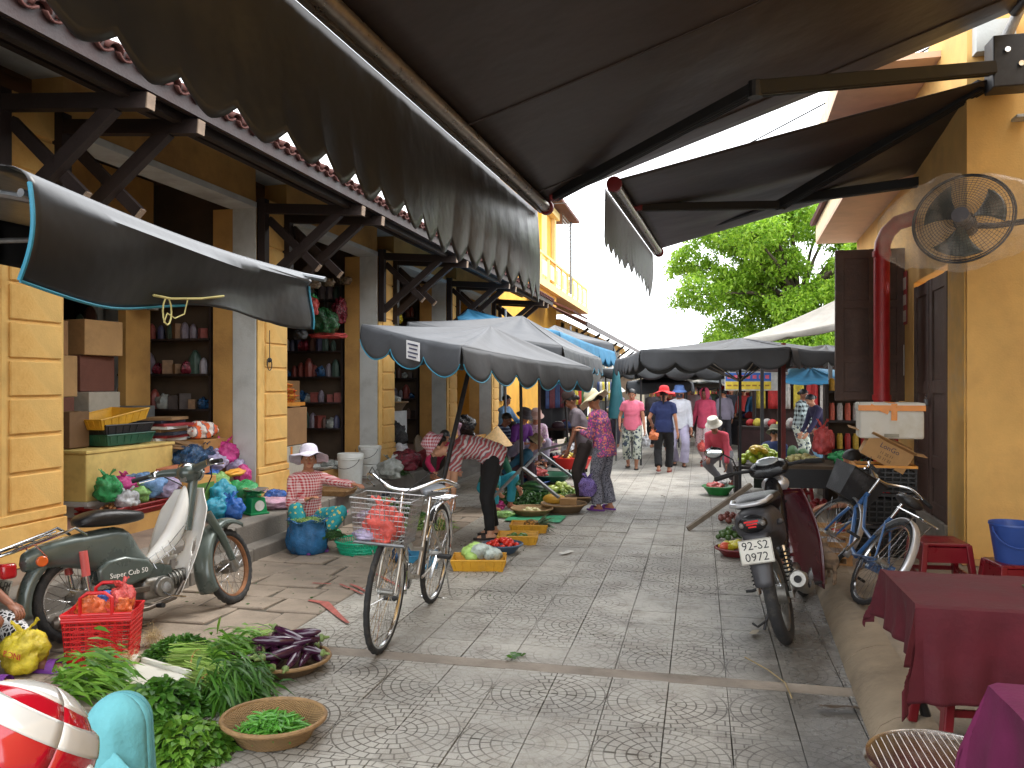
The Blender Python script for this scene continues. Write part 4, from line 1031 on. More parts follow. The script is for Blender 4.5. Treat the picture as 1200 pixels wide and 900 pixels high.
    if hood:
        m = MB(); 
        def hf2(u, v):
            th = R(118)+(2*PI-R(56))*u; ph = PI*(.02+.80*v); r = 1.0
            x, y, z = math.sin(ph)*math.cos(th), math.sin(ph)*math.sin(th), math.cos(ph)
            return hp(x*.098, -.005+y*.112, .02+z*.112-(.05*v*v))
        m.grid(hf2, 22, 14); m.build('hood', hood, root, smooth=True, solid=.006)
    if mask:
        MB().grid(lambda u, v: hp(math.sin((u-.5)*2.4)*.062, .035+math.cos((u-.5)*2.4)*.058, -.005-.075*v), 10, 5).build('face_mask', mask, root, smooth=True, solid=.003)
    if hat:
        m = MB(); cap_shape(m, hat, hb*hs*(1.0), hp(0, -.008, .060)); m.build('hat', hatm, root, smooth=True, solid=.004)
    if cover: cover(root, hp, hb)
    return root
def foot(px, py, z=0.): p = atz(px, py, z); return Vector((p.x, p.y, z))
def face_dir(v): return math.atan2(-v[0], v[1])     # rz so that local +y looks along v
# cloths
C_ = lambda n, rgb, r=.85: mat(n, rgb, r, .2, 5, .45, 30)
GING = patt('red white gingham', 'check', (178, 34, 44), (226, 200, 198), sc=34)
FLOR = patt('turquoise floral', 'floral', (38, 140, 148), (200, 184, 96), (40, 150, 158), sc=26)
STRP = patt('striped blouse', 'stripe', (206, 198, 200), (176, 84, 90), .9, sc=24)
GING2 = patt('pink gingham scarf', 'check', (170, 54, 70), (214, 196, 204), sc=28)
PFLO = patt('pink floral blouse', 'floral', (120, 80, 130), (214, 70, 150), (226, 130, 110), sc=34)
GPAT = patt('grey patterned cloth', 'floral', (130, 130, 142), (56, 58, 72), (90, 90, 100), sc=50)
DOTS = patt('polka dot cloth', 'dot', (210, 190, 190), (58, 28, 36), sc=30)
NETP = patt('black and white scale print', 'net', (30, 30, 34), (206, 206, 208), sc=34)
TEALC = C_('teal cotton', (104, 176, 184)); BLACKC = C_('black leggings', (22, 22, 24)); NAVY = C_('navy cotton', (34, 46, 90)); PINK = C_('pink cotton', (228, 116, 140)); PINKH = C_('pink hoodie cotton', (204, 76, 106))
WHITEC = C_('white cotton', (206, 208, 216)); LILAC = C_('lilac cotton', (172, 166, 190)); GREYC = C_('grey cotton', (112, 102, 108)); BROWNC = C_('dark brown cotton', (52, 42, 38)); KHAKI = patt('khaki floral', 'floral', (186, 190, 176), (112, 120, 104), (60, 70, 84), sc=16)
WHAT = mat('white lace hat', (214, 208, 222), .8, .12, 30, .4, 90); CREAM = mat('cream hat cloth', (216, 204, 168), .8, .12, 10, .3); REDH = mat('red hat cloth', (206, 44, 48), .8, .15, 10, .3); STRAW = mat('palm leaf conical hat', (214, 178, 124), .6, .2, 30, .3, 120)
GREENC = C_('green jumper', (34, 96, 74)); TANH = mat('tan hat cloth', (122, 106, 78), .85, .2, 12, .3); PURP = C_('purple cotton', (104, 44, 132)); NSTR = patt('navy striped shirt', 'stripe', (36, 50, 84), (120, 136, 160), 0, sc=16)
SHOEP = mat('purple rubber shoe', (112, 56, 140), .5, .1); SHOEB = mat('dark sandal', (44, 36, 34), .6, .2); SHOER = mat('red sandal', (150, 50, 44), .6, .2)
# --- woman in the gingham shirt on the step
o_ = Vector((-4.10, 7.95, .0)); rz = face_dir((.62, -.62))
person('woman in red gingham shirt and white sun hat sitting on the step, arm reaching out', o_, rz, 1.0, pelvis=(0, -.02, .28), lean=.22, lean2=.12, head=(-.38, -.30), feet=((-.02, .40, .0), (.16, .46, .0)), world_hands=(aty(428, 571, 7.75), aty(360, 585, 7.7)),
    shirt=GING, trousers=FLOR, flare=.02, hat='brim', hatm=WHAT, near=2, curl=.35, hem=.06, fat=1.05, shoes=SHOEP, elbow=(0, -.5, -.9))
# --- bending woman
o_ = Vector((-2.26, 8.72, 0)); rz = face_dir((-.93, -.42))
person('woman in striped blouse and black trousers bending over the vegetables', o_, rz, 1.06, pelvis=(0, -.02, .915), lean=1.12, lean2=1.90, head=(.1, 0), feet=((-.14, .03, 0), (.13, -.06, 0)), hands=((-.10, .46, .12), (.16, .52, .10)),
    shirt=STRP, sleeve=.75, trousers=BLACKC, flare=-.012, near=2, skin_=SK3, hat='bucket', hatm=GING2, hair='bun', elbow=(0, .2, -.4), hem=.12, shoes=SHOEB, kneeout=.12, fat=1.12)
# --- conical hat
o_ = foot(572, 594); o_.z = 0
person('woman in palm leaf conical hat and green jumper crouching behind the bending woman', o_, face_dir((.75, -.5)), .98, pelvis=(0, 0, .30), lean=.30, head=(.0, 0), feet=((-.16, .28, 0), (.16, .30, 0)), hands=((-.2, .5, .15), (.2, .52, .12)),
    shirt=GREENC, trousers=C_('turquoise cotton', (52, 156, 178)), hat='cone', hatm=STRAW, near=1)
person('person in magenta shirt crouching behind the white buckets', foot(530, 582, .05)+Vector((-.5, .6, .2)), face_dir((.7, -.7)), .95, pelvis=(0, 0, .22), lean=.8, head=(.3, 0), feet=((-.16, .28, 0), (.16, .30, 0)), hands=((-.2, .45, .15), (.2, .45, .12)), shirt=C_('magenta cotton', (186, 34, 84)), trousers=BROWNC, hair='bun', near=1)
# --- pair in the middle
o_ = foot(708, 598)
person('woman in pink floral blouse and cream wide-brimmed hat looking down', o_, face_dir((-.9, .35)), 1.0, pelvis=(0, 0, .86), lean=.16, lean2=.30, head=(.45, .1), feet=((-.08, .04, 0), (.10, -.04, 0)), hands=((-.10, .30, 1.06), (.06, .32, 1.08)),
    shirt=PFLO, trousers=GPAT, flare=.03, hat='brim', hatm=CREAM, near=1, shoes=SHOEP, hem=.16, fat=1.15, skin_=SK1)
o_ = foot(686, 588)
mc = person('man in dark cap and grey shirt stooping with a purple patterned bag', o_, face_dir((-.85, -.2)), 1.02, pelvis=(0, 0, .86), lean=.30, lean2=.38, head=(.35, 0), feet=((-.1, .06, 0), (.12, -.05, 0)), hands=((-.22, .30, .62), (.20, .12, .66)),
    shirt=GREYC, sleeve=.7, trousers=BROWNC, flare=.02, hat='cap', hatm=mat('dark brown cap', (60, 44, 40), .8), skin_=SK2, near=1, shoes=SHOEB, fat=1.05)
# --- walkers
o_ = foot(741, 549)
person('woman in pink t-shirt and khaki floral trousers walking towards us', o_, face_dir((.0, -1)), 1.02, pelvis=(0, 0, .86), lean=.03, head=(.35, -.1), feet=((-.09, .16, 0), (.09, -.10, .02)), hands=((-.26, .12, .74), (.24, .16, .86)),
    shirt=PINK, sleeve=.5, trousers=KHAKI, leglen=.85, flare=.03, hair='bun', near=1, shoes=SHOEB, fat=1.1, skin_=SK1)
o_ = foot(778, 554)
person('woman in wide red hat, navy t-shirt and black trousers walking away', o_, face_dir((.05, 1)), 1.02, pelvis=(0, 0, .86), lean=.02, head=(.1, 0), feet=((-.08, -.22, .05), (.08, .16, 0)), hands=((-.24, .15, .92), (.26, -.02, .76)),
    shirt=NAVY, sleeve=.6, trousers=BLACKC, flare=.012, hat='brim', hatm=REDH, hair='tail', near=1, shoes=SHOER, fat=1.1)
o_ = foot(796, 546)
person('person in white hooded jacket, blue cap and dark face mask facing us', o_, face_dir((.05, -1)), 1.06, pelvis=(0, 0, .86), lean=.03, head=(.1, 0), feet=((-.09, .14, 0), (.09, -.12, .02)), hands=((-.24, .12, .78), (.24, .1, .8)),
    shirt=WHITEC, trousers=LILAC, flare=.03, hat='bucket', hatm=mat('blue hat cloth', (92, 122, 180), .8), mask=mat('dark mask cloth', (50, 52, 66), .8), near=1, shoes=SHOEB, fat=1.1)
o_ = foot(827, 545)
person('woman in pink hooded jacket and dark dotted trousers carrying bags', o_, face_dir((-.55, -1)), 1.04, pelvis=(0, 0, .86), lean=.04, head=(.25, .2), feet=((-.08, .18, 0), (.10, -.16, .03)), hands=((-.26, .10, .70), (.30, .08, .76)),
    shirt=PINKH, trousers=DOTS, flare=-.005, hood=PINKH, near=1, shoes=SHOER, fat=1.12, skin_=SK2)
o_ = foot(854, 566)
person('woman in white banded hat and red shirt bending by the umbrella pole', o_, face_dir((-.45, -1)), 1.0, pelvis=(.12, -.05, .52), lean=.75, head=(.2, 0), feet=((-.12, .10, 0), (.16, .06, 0)), hands=((-.14, .42, .22), (.2, .40, .45)),
    shirt=C_('faded red shirt', (198, 74, 92)), trousers=C_('grey cotton trousers', (104, 102, 106)), hat='bucket', hatm=mat('white hat cloth', (214, 208, 196), .8), near=1, skin_=SK2, shoes=SHOER)
# --- right-hand stalls
BWP = patt('black white plaid', 'check', (28, 32, 34), (176, 190, 190), sc=11)
person('woman in black and white plaid shirt standing among the right-hand stalls', foot(937, 548), face_dir((.8, -.5)), 1.02, lean=.12, head=(.3, 0), hands=((-.2, .2, .75), (.25, .32, .72)), shirt=BWP, trousers=KHAKI, hair='bun', near=1, skin_=SK2, fat=1.1)
person('woman in dark top and pale blue apron leaning over the green bag', foot(968, 552), face_dir((-.9, -.3)), 1.02, pelvis=(0, 0, .84), lean=.55, head=(.35, 0), hands=((-.1, .45, .70), (.15, .45, .68)), shirt=C_('indigo top', (36, 30, 62)), trousers=C_('pale blue cotton', (120, 160, 190)), hair='bun', near=1, skin_=SK1, fat=1.1)
person('person in grey-green hat and navy shirt sitting low beside the red post', foot(905, 572), face_dir((.3, 1)), 1.0, pelvis=(0, 0, .28), lean=.35, head=(.3, 0), feet=((-.15, .35, 0), (.15, .35, 0)), shirt=NAVY, trousers=BROWNC, hat='bucket', hatm=mat('grey green hat cloth', (112, 112, 92), .8), near=1)
o_ = Vector((1.78, 8.75, .12))
person('person in dark clothes sitting behind the black crates sorting herbs', o_, face_dir((-1, -.1)), 1.0, pelvis=(0, 0, .26), lean=.5, head=(.3, 0), feet=((-.15, .35, .03), (.15, .35, .03)), hands=((-.12, .55, .36), (.10, .52, .34)), shirt=C_('dark plum shirt', (58, 40, 62)), sleeve=.8, trousers=BLACKC, hair='bun', near=1, skin_=SK1)
# --- left seated group on the pavement
for lab, px, py, z0, kw in (
    ('man in navy striped shirt sitting with head bowed over papers', 576, 545, .3, dict(shirt=NSTR, sleeve=.7, trousers=BROWNC, skin_=SK2, hair='short', d=(.9, -.3), lean=.55)),
    ('person in light blue shirt seated behind the striped-shirt man', 590, 520, .5, dict(shirt=C_('light blue shirt', (140, 180, 220)), trousers=BROWNC, hair='short', d=(.9, -.3), lean=.1)),
    ('woman in purple shirt and dark grey hat seated in the group', 604, 545, .3, dict(shirt=PURP, trousers=LILAC, hat='bucket', hatm=mat('charcoal hat cloth', (72, 66, 74), .8), hair='short', d=(.8, -.6), lean=.4)),
    ('woman in pale pink hat and lilac blouse seated by the parked motorbike', 627, 542, .25, dict(shirt=patt('lilac floral blouse', 'floral', (220, 190, 214), (188, 150, 190), (230, 220, 226), sc=30), trousers=LILAC, hat='bucket', hatm=mat('pale pink hat cloth', (222, 186, 176), .8), hair='short', d=(.3, -1), lean=.35)),
    ('person in teal jacket and tan hat crouching over the goods', 598, 572, .0, dict(shirt=C_('deep teal jacket', (32, 84, 110)), trousers=C_('dark floral trousers', (62, 36, 46)), hat='bucket', hatm=TANH, hair='short', d=(.9, .1), lean=.75))):
    d = kw.pop('d'); person(lab, foot(px, py, z0), face_dir(d), 1.0, pelvis=(0, 0, .26), head=(.3, 0), feet=((-.15, .36, -.05), (.15, .36, -.05)), hands=((-.1, .42, .42), (.12, .40, .40)), near=1, **kw)
# --- distant walkers, each its own clothes
CW = [('in pale pink blouse and cap far down the street', 812, 518, (216, 186, 196), (60, 50, 56), 'bucket', (222, 160, 160)), ('in cream sun hat behind the red-hatted woman', 785, 530, (150, 60, 66), (70, 70, 74), 'bucket', (210, 196, 150)),
    ('in peach headscarf in the far crowd', 806, 512, (214, 140, 120), (60, 60, 70), 'brim', (222, 150, 130)), ('in white shirt in the far crowd left of centre', 800, 509, (206, 206, 210), (40, 42, 50), 'cap', (60, 70, 110)),
    ('in lilac hooded jacket in the far crowd', 826, 512, (176, 160, 196), (50, 46, 60), None, None), ('in red cap under the blue and yellow banner', 846, 522, (120, 130, 150), (60, 56, 64), 'bucket', (186, 40, 40)),
    ('in sleeveless grey floral top beside the pink hooded woman', 849, 528, (132, 124, 140), (46, 44, 50), None, None), ('in dark shirt standing far behind the umbrella pole', 857, 514, (52, 54, 66), (40, 38, 40), None, None),
    ('in blue shirt deep among the right stalls', 884, 520, (60, 110, 150), (48, 46, 48), 'bucket', (150, 140, 120)), ('in red shirt and conical hat among the right stalls', 872, 516, (170, 50, 48), (44, 42, 46), 'cone', (206, 180, 140)),
    ('in dark jacket with small white hat near the clothes stall', 765, 524, (60, 56, 62), (40, 40, 44), 'bucket', (220, 220, 222)), ('in white conical hat left of the pink t-shirt woman', 724, 524, (160, 156, 180), (70, 66, 80), 'cone', (226, 222, 214)),
    ('in orange-red hood by the red stall post', 901, 524, (196, 66, 40), (44, 42, 46), 'cap', (200, 60, 40)), ('in green shirt in the far crowd', 837, 507, (90, 120, 100), (54, 52, 56), 'brim', (200, 186, 160)), ('in dark blue cap at the far crossing', 818, 506, (110, 80, 100), (50, 50, 60), 'cap', (50, 60, 100))]
for k, (lab, px, py, sc_, tc_, ht, hc) in enumerate(CW):
    person('person '+lab, foot(px, py), PI+random.uniform(-.6, .6) if k % 3 else random.uniform(-.5, .5), random.uniform(.96, 1.05), lean=.05, head=(.15, 0), feet=((-.08, .13, 0), (.09, -.12, .01)), shirt=C_('shirt %d %d %d' % sc_, sc_), trousers=C_('trousers %d %d %d' % tc_, tc_), hat=ht, hatm=mat('hat %d %d %d' % hc, hc, .8) if ht else None, near=0, fat=1.05)
# --- near left: person with the yellow bag; crouching person with helmet at the corner
o_ = Vector((-3.22, 3.46, 0))
o_ = atz(6, 800)
person('person in black and white patterned trousers holding a yellow bag, cut by the left edge', o_+Vector((-.60, .06, 0)), face_dir((1, .12)), 1.02, pelvis=(0, -.05, .26), lean=.16, head=(.2, 0), feet=((-.06, .66, .0), (.20, .56, .0)), world_hands=(o_+Vector((-.05, .22, .28)), o_+Vector((-.06, .08, .29))),
    shirt=C_('dark green jacket', (30, 62, 54)), sleeve=.92, trousers=NETP, near=2, skin_=SK2, shoes=SHOEP, curl=1.0, elbow=(0, -.6, -.6))
def helmet(root, hp, hb):
    HR = mat('glossy red helmet shell', (176, 16, 34), .12, .06, 6, .02, Coat_Weight=.7) ; HW = mat('glossy white helmet shell', (206, 204, 198), .14, .05, 6, .02, Coat_Weight=.6)
    c = hp(0, -.005, .04)
    def sh(u, v, k=1.0):
        th = 2*PI*u; ph = PI*.60*v
        return c+hb @ Vector((math.sin(ph)*math.cos(th)*.132*k, math.sin(ph)*math.sin(th)*.158*k+(.02*max(0, math.sin(th))**3 if v > .5 else 0), math.cos(ph)*.135*k))
    h = MB().grid(lambda u, v: sh(u, v), 40, 20).build('helmet', HR, root, smooth=True, solid=.006)
    MB().grid(lambda u, v: sh(u, .44+.20*v+.06*math.sin(2*PI*u+1), 1.02), 40, 6).build('white_band', HW, h, smooth=True, solid=.005)
    MB().grid(lambda u, v: sh(u*.999, .34*v*(1+.12*math.sin(4*PI*u)), 1.022), 36, 8).build('white_crown', HW, h, smooth=True, solid=.005)
    MB().ball(sh(.12, .78, 1.02), .012, 8, 6).build('rivet', HW, h)
o_ = Vector((-1.41, 1.05, 0))
hp0 = person('person in teal clothes and red and white helmet squatting in the bottom left corner', o_, face_dir((.35, 1)), 1.05, pelvis=(0, -.1, .34), lean=.55, head=(.35, 0), feet=((-.16, .26, 0), (.20, .32, 0)), hands=((-.12, .5, .3), (.22, .5, .25)),
    shirt=TEALC, trousers=TEALC, near=2, hair=None, cover=helmet, knee=(.1, 1, .5), flare=.04, fat=1.1)
hp0.location = Vector((-1.39, 1.38, .885))-Matrix.Rotation(hp0.rotation_euler.z, 3, 'Z') @ HEAD; hp0.location.z = max(0, hp0.location.z)
# ================= MOTORBIKES AND BICYCLES =================
GRP = mat('sage green metallic paint', (84, 94, 90), .28, .18, 5, .05, metal=.25, Coat_Weight=.4, dirt=(72, 84, 72))
IVO = mat('ivory plastic legshield', (232, 231, 226), .35, .06, 4, .05)
VINYL = mat('black vinyl', (24, 24, 26), .35, .2, 18, .3)
RUST = mat('rusty rim', (150, 104, 72), .5, .3, 12, .2, metal=.6)
GLR = mat('red lens', (170, 22, 30), .15, .1, 12, .1, Coat_Weight=.5); GLO = mat('amber lens', (206, 92, 36), .2, .1, 12, .1)
ENG = mat('cast aluminium', (150, 148, 142), .4, .25, 10, .25, metal=.8, dirt=(80, 70, 60))
EXH = mat('dull steel exhaust', (124, 116, 108), .4, .3, 8, .15, metal=.8, dirt=(90, 66, 52))
PLW = mat('dirty white plate', (208, 206, 196), .5, .08, 10, .05, dirt=(160, 152, 138)); PLG = mat('old grey plate', (134, 132, 120), .6, .2, 10, .2, dirt=(92, 86, 76)); INK = mat('black letter paint', (22, 22, 22), .5, .1)
TYRE = mat('tyre rubber', (38, 38, 39), .8, .2, 30, .4, 90, dirt=(84, 78, 70))
def ring(mb, c, Rr, r, ax=Vector((1, 0, 0)), n=44, m=8, a0=0, a1=2*PI):
    x, y, d = frame_of(ax); full = abs(a1-a0-2*PI) < 1e-6
    pts = [Vector(c)+(x*math.cos(a0+(a1-a0)*i/n)+y*math.sin(a0+(a1-a0)*i/n))*Rr for i in range(n if full else n+1)]
    return mb.tube(pts, r, m, close=full)
def wheel(root, c, Rr, r, rimm, ns=28, hub=.03, hw=.05, tread=True, steer=0.):
    w = thing('wheel', None, None); w.parent = root; w.location = c; w.rotation_euler = (0, 0, steer)
    t = MB(); n = 64; k = 10; ri = Rr-r
    vs = []
    for i in range(n):
        a = 2*PI*i/n
        for j in range(k):
            b = 2*PI*j/k; rr = ri+r*math.cos(b)*(1.0); 
            if tread and abs(b) < 1.3 or abs(b-2*PI) < 1.3: rr += (.0035 if i % 2 else -.0015)*min(1.5, r/.02)
            vs.append((r*.92*math.sin(b), rr*math.cos(a), rr*math.sin(a)))
    t.add(vs, [(i*k+j, ((i+1) % n)*k+j, ((i+1) % n)*k+(j+1) % k, i*k+(j+1) % k) for i in range(n) for j in range(k)]); t.build('tyre', TYRE, w, smooth=True)
    m = MB(); rr = Rr-2*r+.002; w2 = r*.62
    pr = [(-w2, rr+.004), (-w2*.8, rr-.008), (0, rr-.014), (w2*.8, rr-.008), (w2, rr+.004), (w2*.6, rr+.008), (-w2*.6, rr+.008)]
    vs = [(x, q*math.cos(2*PI*i/48), q*math.sin(2*PI*i/48)) for i in range(48) for x, q in pr]; K = len(pr)
    m.add(vs, [(i*K+j, ((i+1) % 48)*K+j, ((i+1) % 48)*K+(j+1) % K, i*K+(j+1) % K) for i in range(48) for j in range(K)]); m.build('rim', rimm, w, smooth=True)
    m = MB()
    for i in range(ns):
        a = 2*PI*i/ns; s = 1 if i % 2 else -1; b = a+.5*(1 if (i//2) % 2 else -1)
        m.tube([(s*hw*.6, hub*math.cos(b), hub*math.sin(b)), (0, (rr-.01)*math.cos(a), (rr-.01)*math.sin(a))], .0013 if r < .03 else .0018, 4)
    m.build('spokes', CHROME, w)
    MB().cyl((-hw, 0, 0), (hw, 0, 0), hub, n=14).build('hub', ENG, w, smooth=True)
    return w
def fender(root, c, Rr, wd, a0, a1, m, name='fender', dr=.03, lip=.02):
    """arc in the y-z plane; angle 0 = forward, 90 = up"""
    g = MB(); n = 26
    def f(u, v):
        a = R(a0+(a1-a0)*u); b = (v-.5)*PI*.95; rr = Rr+dr*math.cos(b)+(-lip if abs(v-.5) > .45 else 0)
        return (c[0]+math.sin(b)*wd, c[1]+rr*math.cos(a), c[2]+rr*math.sin(a))
    return g.grid(f, n, 10).build(name, m, root, smooth=True, solid=.003)
def moped():
    # ---- local: +y forward, rear axle at y=0
    root = thing('moped', 'old sage green moped with ivory leg shield and black seat parked on the flags', 'moped', (-3.96, 4.55, 0), face_dir((.385, .92)), rot=(0, R(-6), face_dir((.385, .92))))
    Rr = .29; r = .032; WB = 1.18
    wheel(root, (0, 0, Rr), Rr, r, CHROME, 32, .055, .06); wheel(root, (0, WB, Rr), Rr, r, RUST, 32, .055, .055, steer=0)
    B = lambda m, n, ma_, **k: m.build(n, ma_, root, **k)
    fender(root, (0, 0, Rr), .335, .062, 40, 190, GRP, 'rear_fender', .045)
    # body: swept shell under the seat
    def shell(u, v):
        y = -.16+u*.62; top = .70-.02*math.cos(u*3)+(.03 if u < .5 else 0)-.10*max(0, u-.72)/.28; bot = .55-.16*math.sin(PI*min(1, u*1.1))-(.0 if u < .4 else .0); 
        w = .055+.05*math.sin(PI*min(1, .25+u*.75)); a = v*PI*1.16-.25
        z = (top+bot)/2+(top-bot)/2*math.sin(a)*1.0; x = w*math.cos(a)
        return (x, y, z)
    g = MB(); 
    secs = [(-.36, .50, .64, .045), (-.22, .52, .68, .075), (-.05, .50, .71, .095), (.12, .44, .72, .105), (.26, .37, .735, .10), (.36, .33, .69, .085), (.40, .30, .56, .065), (.52, .28, .42, .05), (.68, .30, .40, .045)]
    vs = []; K = 16
    for y, zb, zt, w in secs:
        for k in range(K):
            a = 2*PI*k/K; ca, sa = math.cos(a), math.sin(a); e = .7
            vs.append((w*abs(ca)**e*(1 if ca > 0 else -1), y, (zb+zt)/2+(zt-zb)/2*abs(sa)**e*(1 if sa > 0 else -1)))
    m_ = len(secs); g.add(vs, [(i*K+k, i*K+(k+1) % K, (i+1)*K+(k+1) % K, (i+1)*K+k) for i in range(m_-1) for k in range(K)]+[tuple(range(K))[::-1], tuple(range((m_-1)*K, m_*K))])
    B(g, 'body_shell', GRP, smooth=True, sub=1)
    # side covers with lettering
    for s in (-1, 1):
        o_ = [(a+.07, b+.05) for a, b in [(.02, .33), (.10, .28), (.24, .27), (.36, .30), (.41, .35), (.36, .42), (.20, .47), (.08, .46), (.01, .41)]]
        mt = Matrix(((0, 0, s), (1, 0, 0), (0, 1, 0)))
        c_ = MB().prism(o_, .05, mt, (s*.095, 0, 0)).build('side_cover', GRP, root, bevel=.02, seg=3, smooth=True)
        if s == 1:
            words('Super Cub 50', .048, IVO, c_, None, None, mtx=Matrix(((0, 0, 1, .1225), (1, 0, 0, .21), (0, 1, 0, .36), (0, 0, 0, 1))) @ Matrix.Rotation(R(6), 4, 'Z') @ Matrix.Shear('XY', 4, (.25, 0)) if False else Matrix(((0, 0, 1, .1225), (1, 0, 0, .285), (0, 1, 0, .405), (0, 0, 0, 1))))
    # seat
    g = MB(); secs = [(-.10, .72, .775, .09), (-.02, .71, .82, .125), (.12, .70, .825, .135), (.24, .70, .80, .13), (.33, .71, .785, .10), (.37, .72, .765, .06)]
    vs = []
    for y, zb, zt, w in secs:
        for k in range(K):
            a = 2*PI*k/K; ca, sa = math.cos(a), math.sin(a); vs.append((w*abs(ca)**.6*(1 if ca > 0 else -1), y, (zb+zt)/2+(zt-zb)/2*abs(sa)**.7*(1 if sa > 0 else -1)))
    m_ = len(secs); g.add(vs, [(i*K+k, i*K+(k+1) % K, (i+1)*K+(k+1) % K, (i+1)*K+k) for i in range(m_-1) for k in range(K)]+[tuple(range(K))[::-1], tuple(range((m_-1)*K, m_*K))])
    B(g, 'seat', VINYL, smooth=True, sub=2)
    # rear rack
    g = MB()
    for s in (-1, 1): g.tube([(s*.11, .02, .70), (s*.12, -.06, .76), (s*.12, -.10, .745), (s*.11, -.44, .66), (s*.07, -.50, .645)], .009, 8); g.tube([(s*.10, -.30, .69), (s*.08, -.22, .60)], .006, 6)
    for y in (-.16, -.26, -.36, -.46): g.tube([(-.11, y, .735+(y+.12)*.24), (.11, y, .735+(y+.12)*.24)], .006, 6)
    g.tube([(-.05, -.10, .742), (-.05, -.46, .655)], .006, 6); g.tube([(.05, -.10, .742), (.05, -.46, .655)], .006, 6)
    B(g, 'rear_rack', CHROME, smooth=True)
    # tail light, indicators, plate
    MB().box((0, -.425, .545), (.10, .09, .095)).build('tail_light', GLR, root, bevel=.022, seg=3, smooth=True)
    for s in (-1, 1):
        q = MB().cyl((s*.085, -.26, .58), (s*.13, -.27, .58), .032, .034, 16).build('indicator', GLO, root, bevel=.008, smooth=True); MB().cyl((s*.05, -.26, .58), (s*.085, -.26, .58), .022, n=10).build('indicator_stem', BLKP, q)
    pl = MB().box((0, 0, 0), (.19, .008, .15)).build('licence_plate', PLG, root, bevel=.006); pl.location = (0, -.455, .42); pl.rotation_euler = (R(-18), 0, 0)
    for tx, z in (('16-FM', .035), ('2377', -.035)): words(tx, .075, INK, pl, (0, -.006, z), (R(90), 0, 0))
    # shocks
    for s in (-1, 1):
        q = MB().tube([(s*.115, .02, .33), (s*.115, .0, .45)], .015, 10).build('shock_absorber', CHROME, root, smooth=True)
        MB().tube([(s*.115, .0, .44), (s*.115, -.012, .60)], .026, 12).build('shock_sleeve', mat('faded red plastic', (190, 84, 80), .5, .15), q, smooth=True)
        MB().beam((s*.10, -.04, .29), (s*.09, .44, .27), .03, .04).build('swing_arm', EXH, root, bevel=.006)
    # steering column, leg shield
    def ls(u, v):
        s = (u-.5)*2; z = .30+v*.62; y = .76+.13*v+.0-.10*(1-v)**2*0
        wmax = .275+.06*math.sin(PI*min(1, v*1.05))-.09*max(0, v-.8)/.2-.03*(1-v)
        x = s*wmax; y2 = .74+v*.17-.20*abs(s)**1.6*(.9-.45*v)-(.10*(1-abs(s))**2*(1-v)*0)
        return (x, y2+.02, z-.14*(abs(s)**2)*(1-v)*.6+.0)
    g = MB(); nu, nv = 36, 44; vv = [Vector(ls(i/nu, j/nv)) for j in range(nv+1) for i in range(nu+1)]; fs = []
    def hole(p):
        for s in (-1, 1):
            if ((p.x-s*.10)/.048)**2+((p.z-.50)/.060)**2 < 1: return True
            if ((p.x-s*.115)/.034)**2+((p.z-.375)/.042)**2 < 1: return True
        return abs(p.x) < .02 and p.z < .34
    for j in range(nv):
        for i in range(nu):
            f = (j*(nu+1)+i, j*(nu+1)+i+1, (j+1)*(nu+1)+i+1, (j+1)*(nu+1)+i)
            c = sum((vv[k] for k in f), Vector())/4
            if not hole(c): fs.append(f)
    g.add(vv, fs); B(g, 'leg_shield', IVO, smooth=True, solid=.006)
    g = MB(); secs = [(.42, .36, .46, .05), (.56, .42, .56, .06), (.68, .50, .74, .065), (.76, .60, .92, .055), (.80, .76, .99, .045)]
    vs = []
    for y, zb, zt, w in secs:
        for k in range(K): a = 2*PI*k/K; vs.append((w*math.cos(a), y+.02, (zb+zt)/2+(zt-zb)/2*math.sin(a)))
    m_ = len(secs); g.add(vs, [(i*K+k, i*K+(k+1) % K, (i+1)*K+(k+1) % K, (i+1)*K+k) for i in range(m_-1) for k in range(K)]+[tuple(range(K))[::-1], tuple(range((m_-1)*K, m_*K))]); B(g, 'centre_cover', IVO, smooth=True, sub=1)
    # fork and front fender
    for s in (-1, 1):
        MB().tube([(s*.055, .93, .72), (s*.085, 1.02, .52), (s*.09, 1.10, .34)], [.030, .032, .026], 12).build('fork_leg', GRP, root, smooth=True)
        MB().tube([(s*.09, 1.10, .34), (s*.09, 1.15, .27), (s*.08, 1.18, .29)], .016, 8).build('fork_link', ENG, root, smooth=True)
    fender(root, (0, WB, Rr), .335, .075, 60, 205, GRP, 'front_fender', .04)
    MB().tube([(0, .80, .62), (0, .88, .98)], .035, 12).build('steering_column', GRP, root, smooth=True)
    # headset and bars
    hd = MB().ball((0, .86, 1.04), (.085, .095, .075), 16, 10).build('headset', GRP, root, smooth=True)
    MB().ball((0, .83, 1.09), (.055, .055, .03), 14, 6).build('speedometer', CHROME, hd, smooth=True)
    MB().cyl((0, .94, 1.04), (0, .965, 1.035), .068, n=20).build('headlight', CHROME, hd, smooth=True)
    MB().box((0, .785, 1.0), (.05, .01, .045)).build('ignition_plate', ENG, hd); MB().box((.0, .779, 1.02), (.03, .006, .02)).build('warning_sticker', mat('sticker yellow', (190, 170, 80), .5), hd)
    for s in (-1, 1):
        MB().tube([(s*.05, .85, 1.055), (s*.18, .82, 1.075), (s*.30, .76, 1.07)], [.035, .026, .015], 12).build('handlebar', GRP, root, smooth=True)
        q = MB().tube([(s*.26, .78, 1.072), (s*.38, .715, 1.06)], .017, 10).build('grip', BLK, root, smooth=True)
        MB().tube([(s*.24, .80, 1.065), (s*.27, .83, 1.05), (s*.36, .77, 1.04)], .006, 6).build('brake_lever', CHROME, q, smooth=True)
        MB().box((s*.24, .79, 1.075), (.05, .045, .05)).build('switch_box', CHROME, q, bevel=.01)
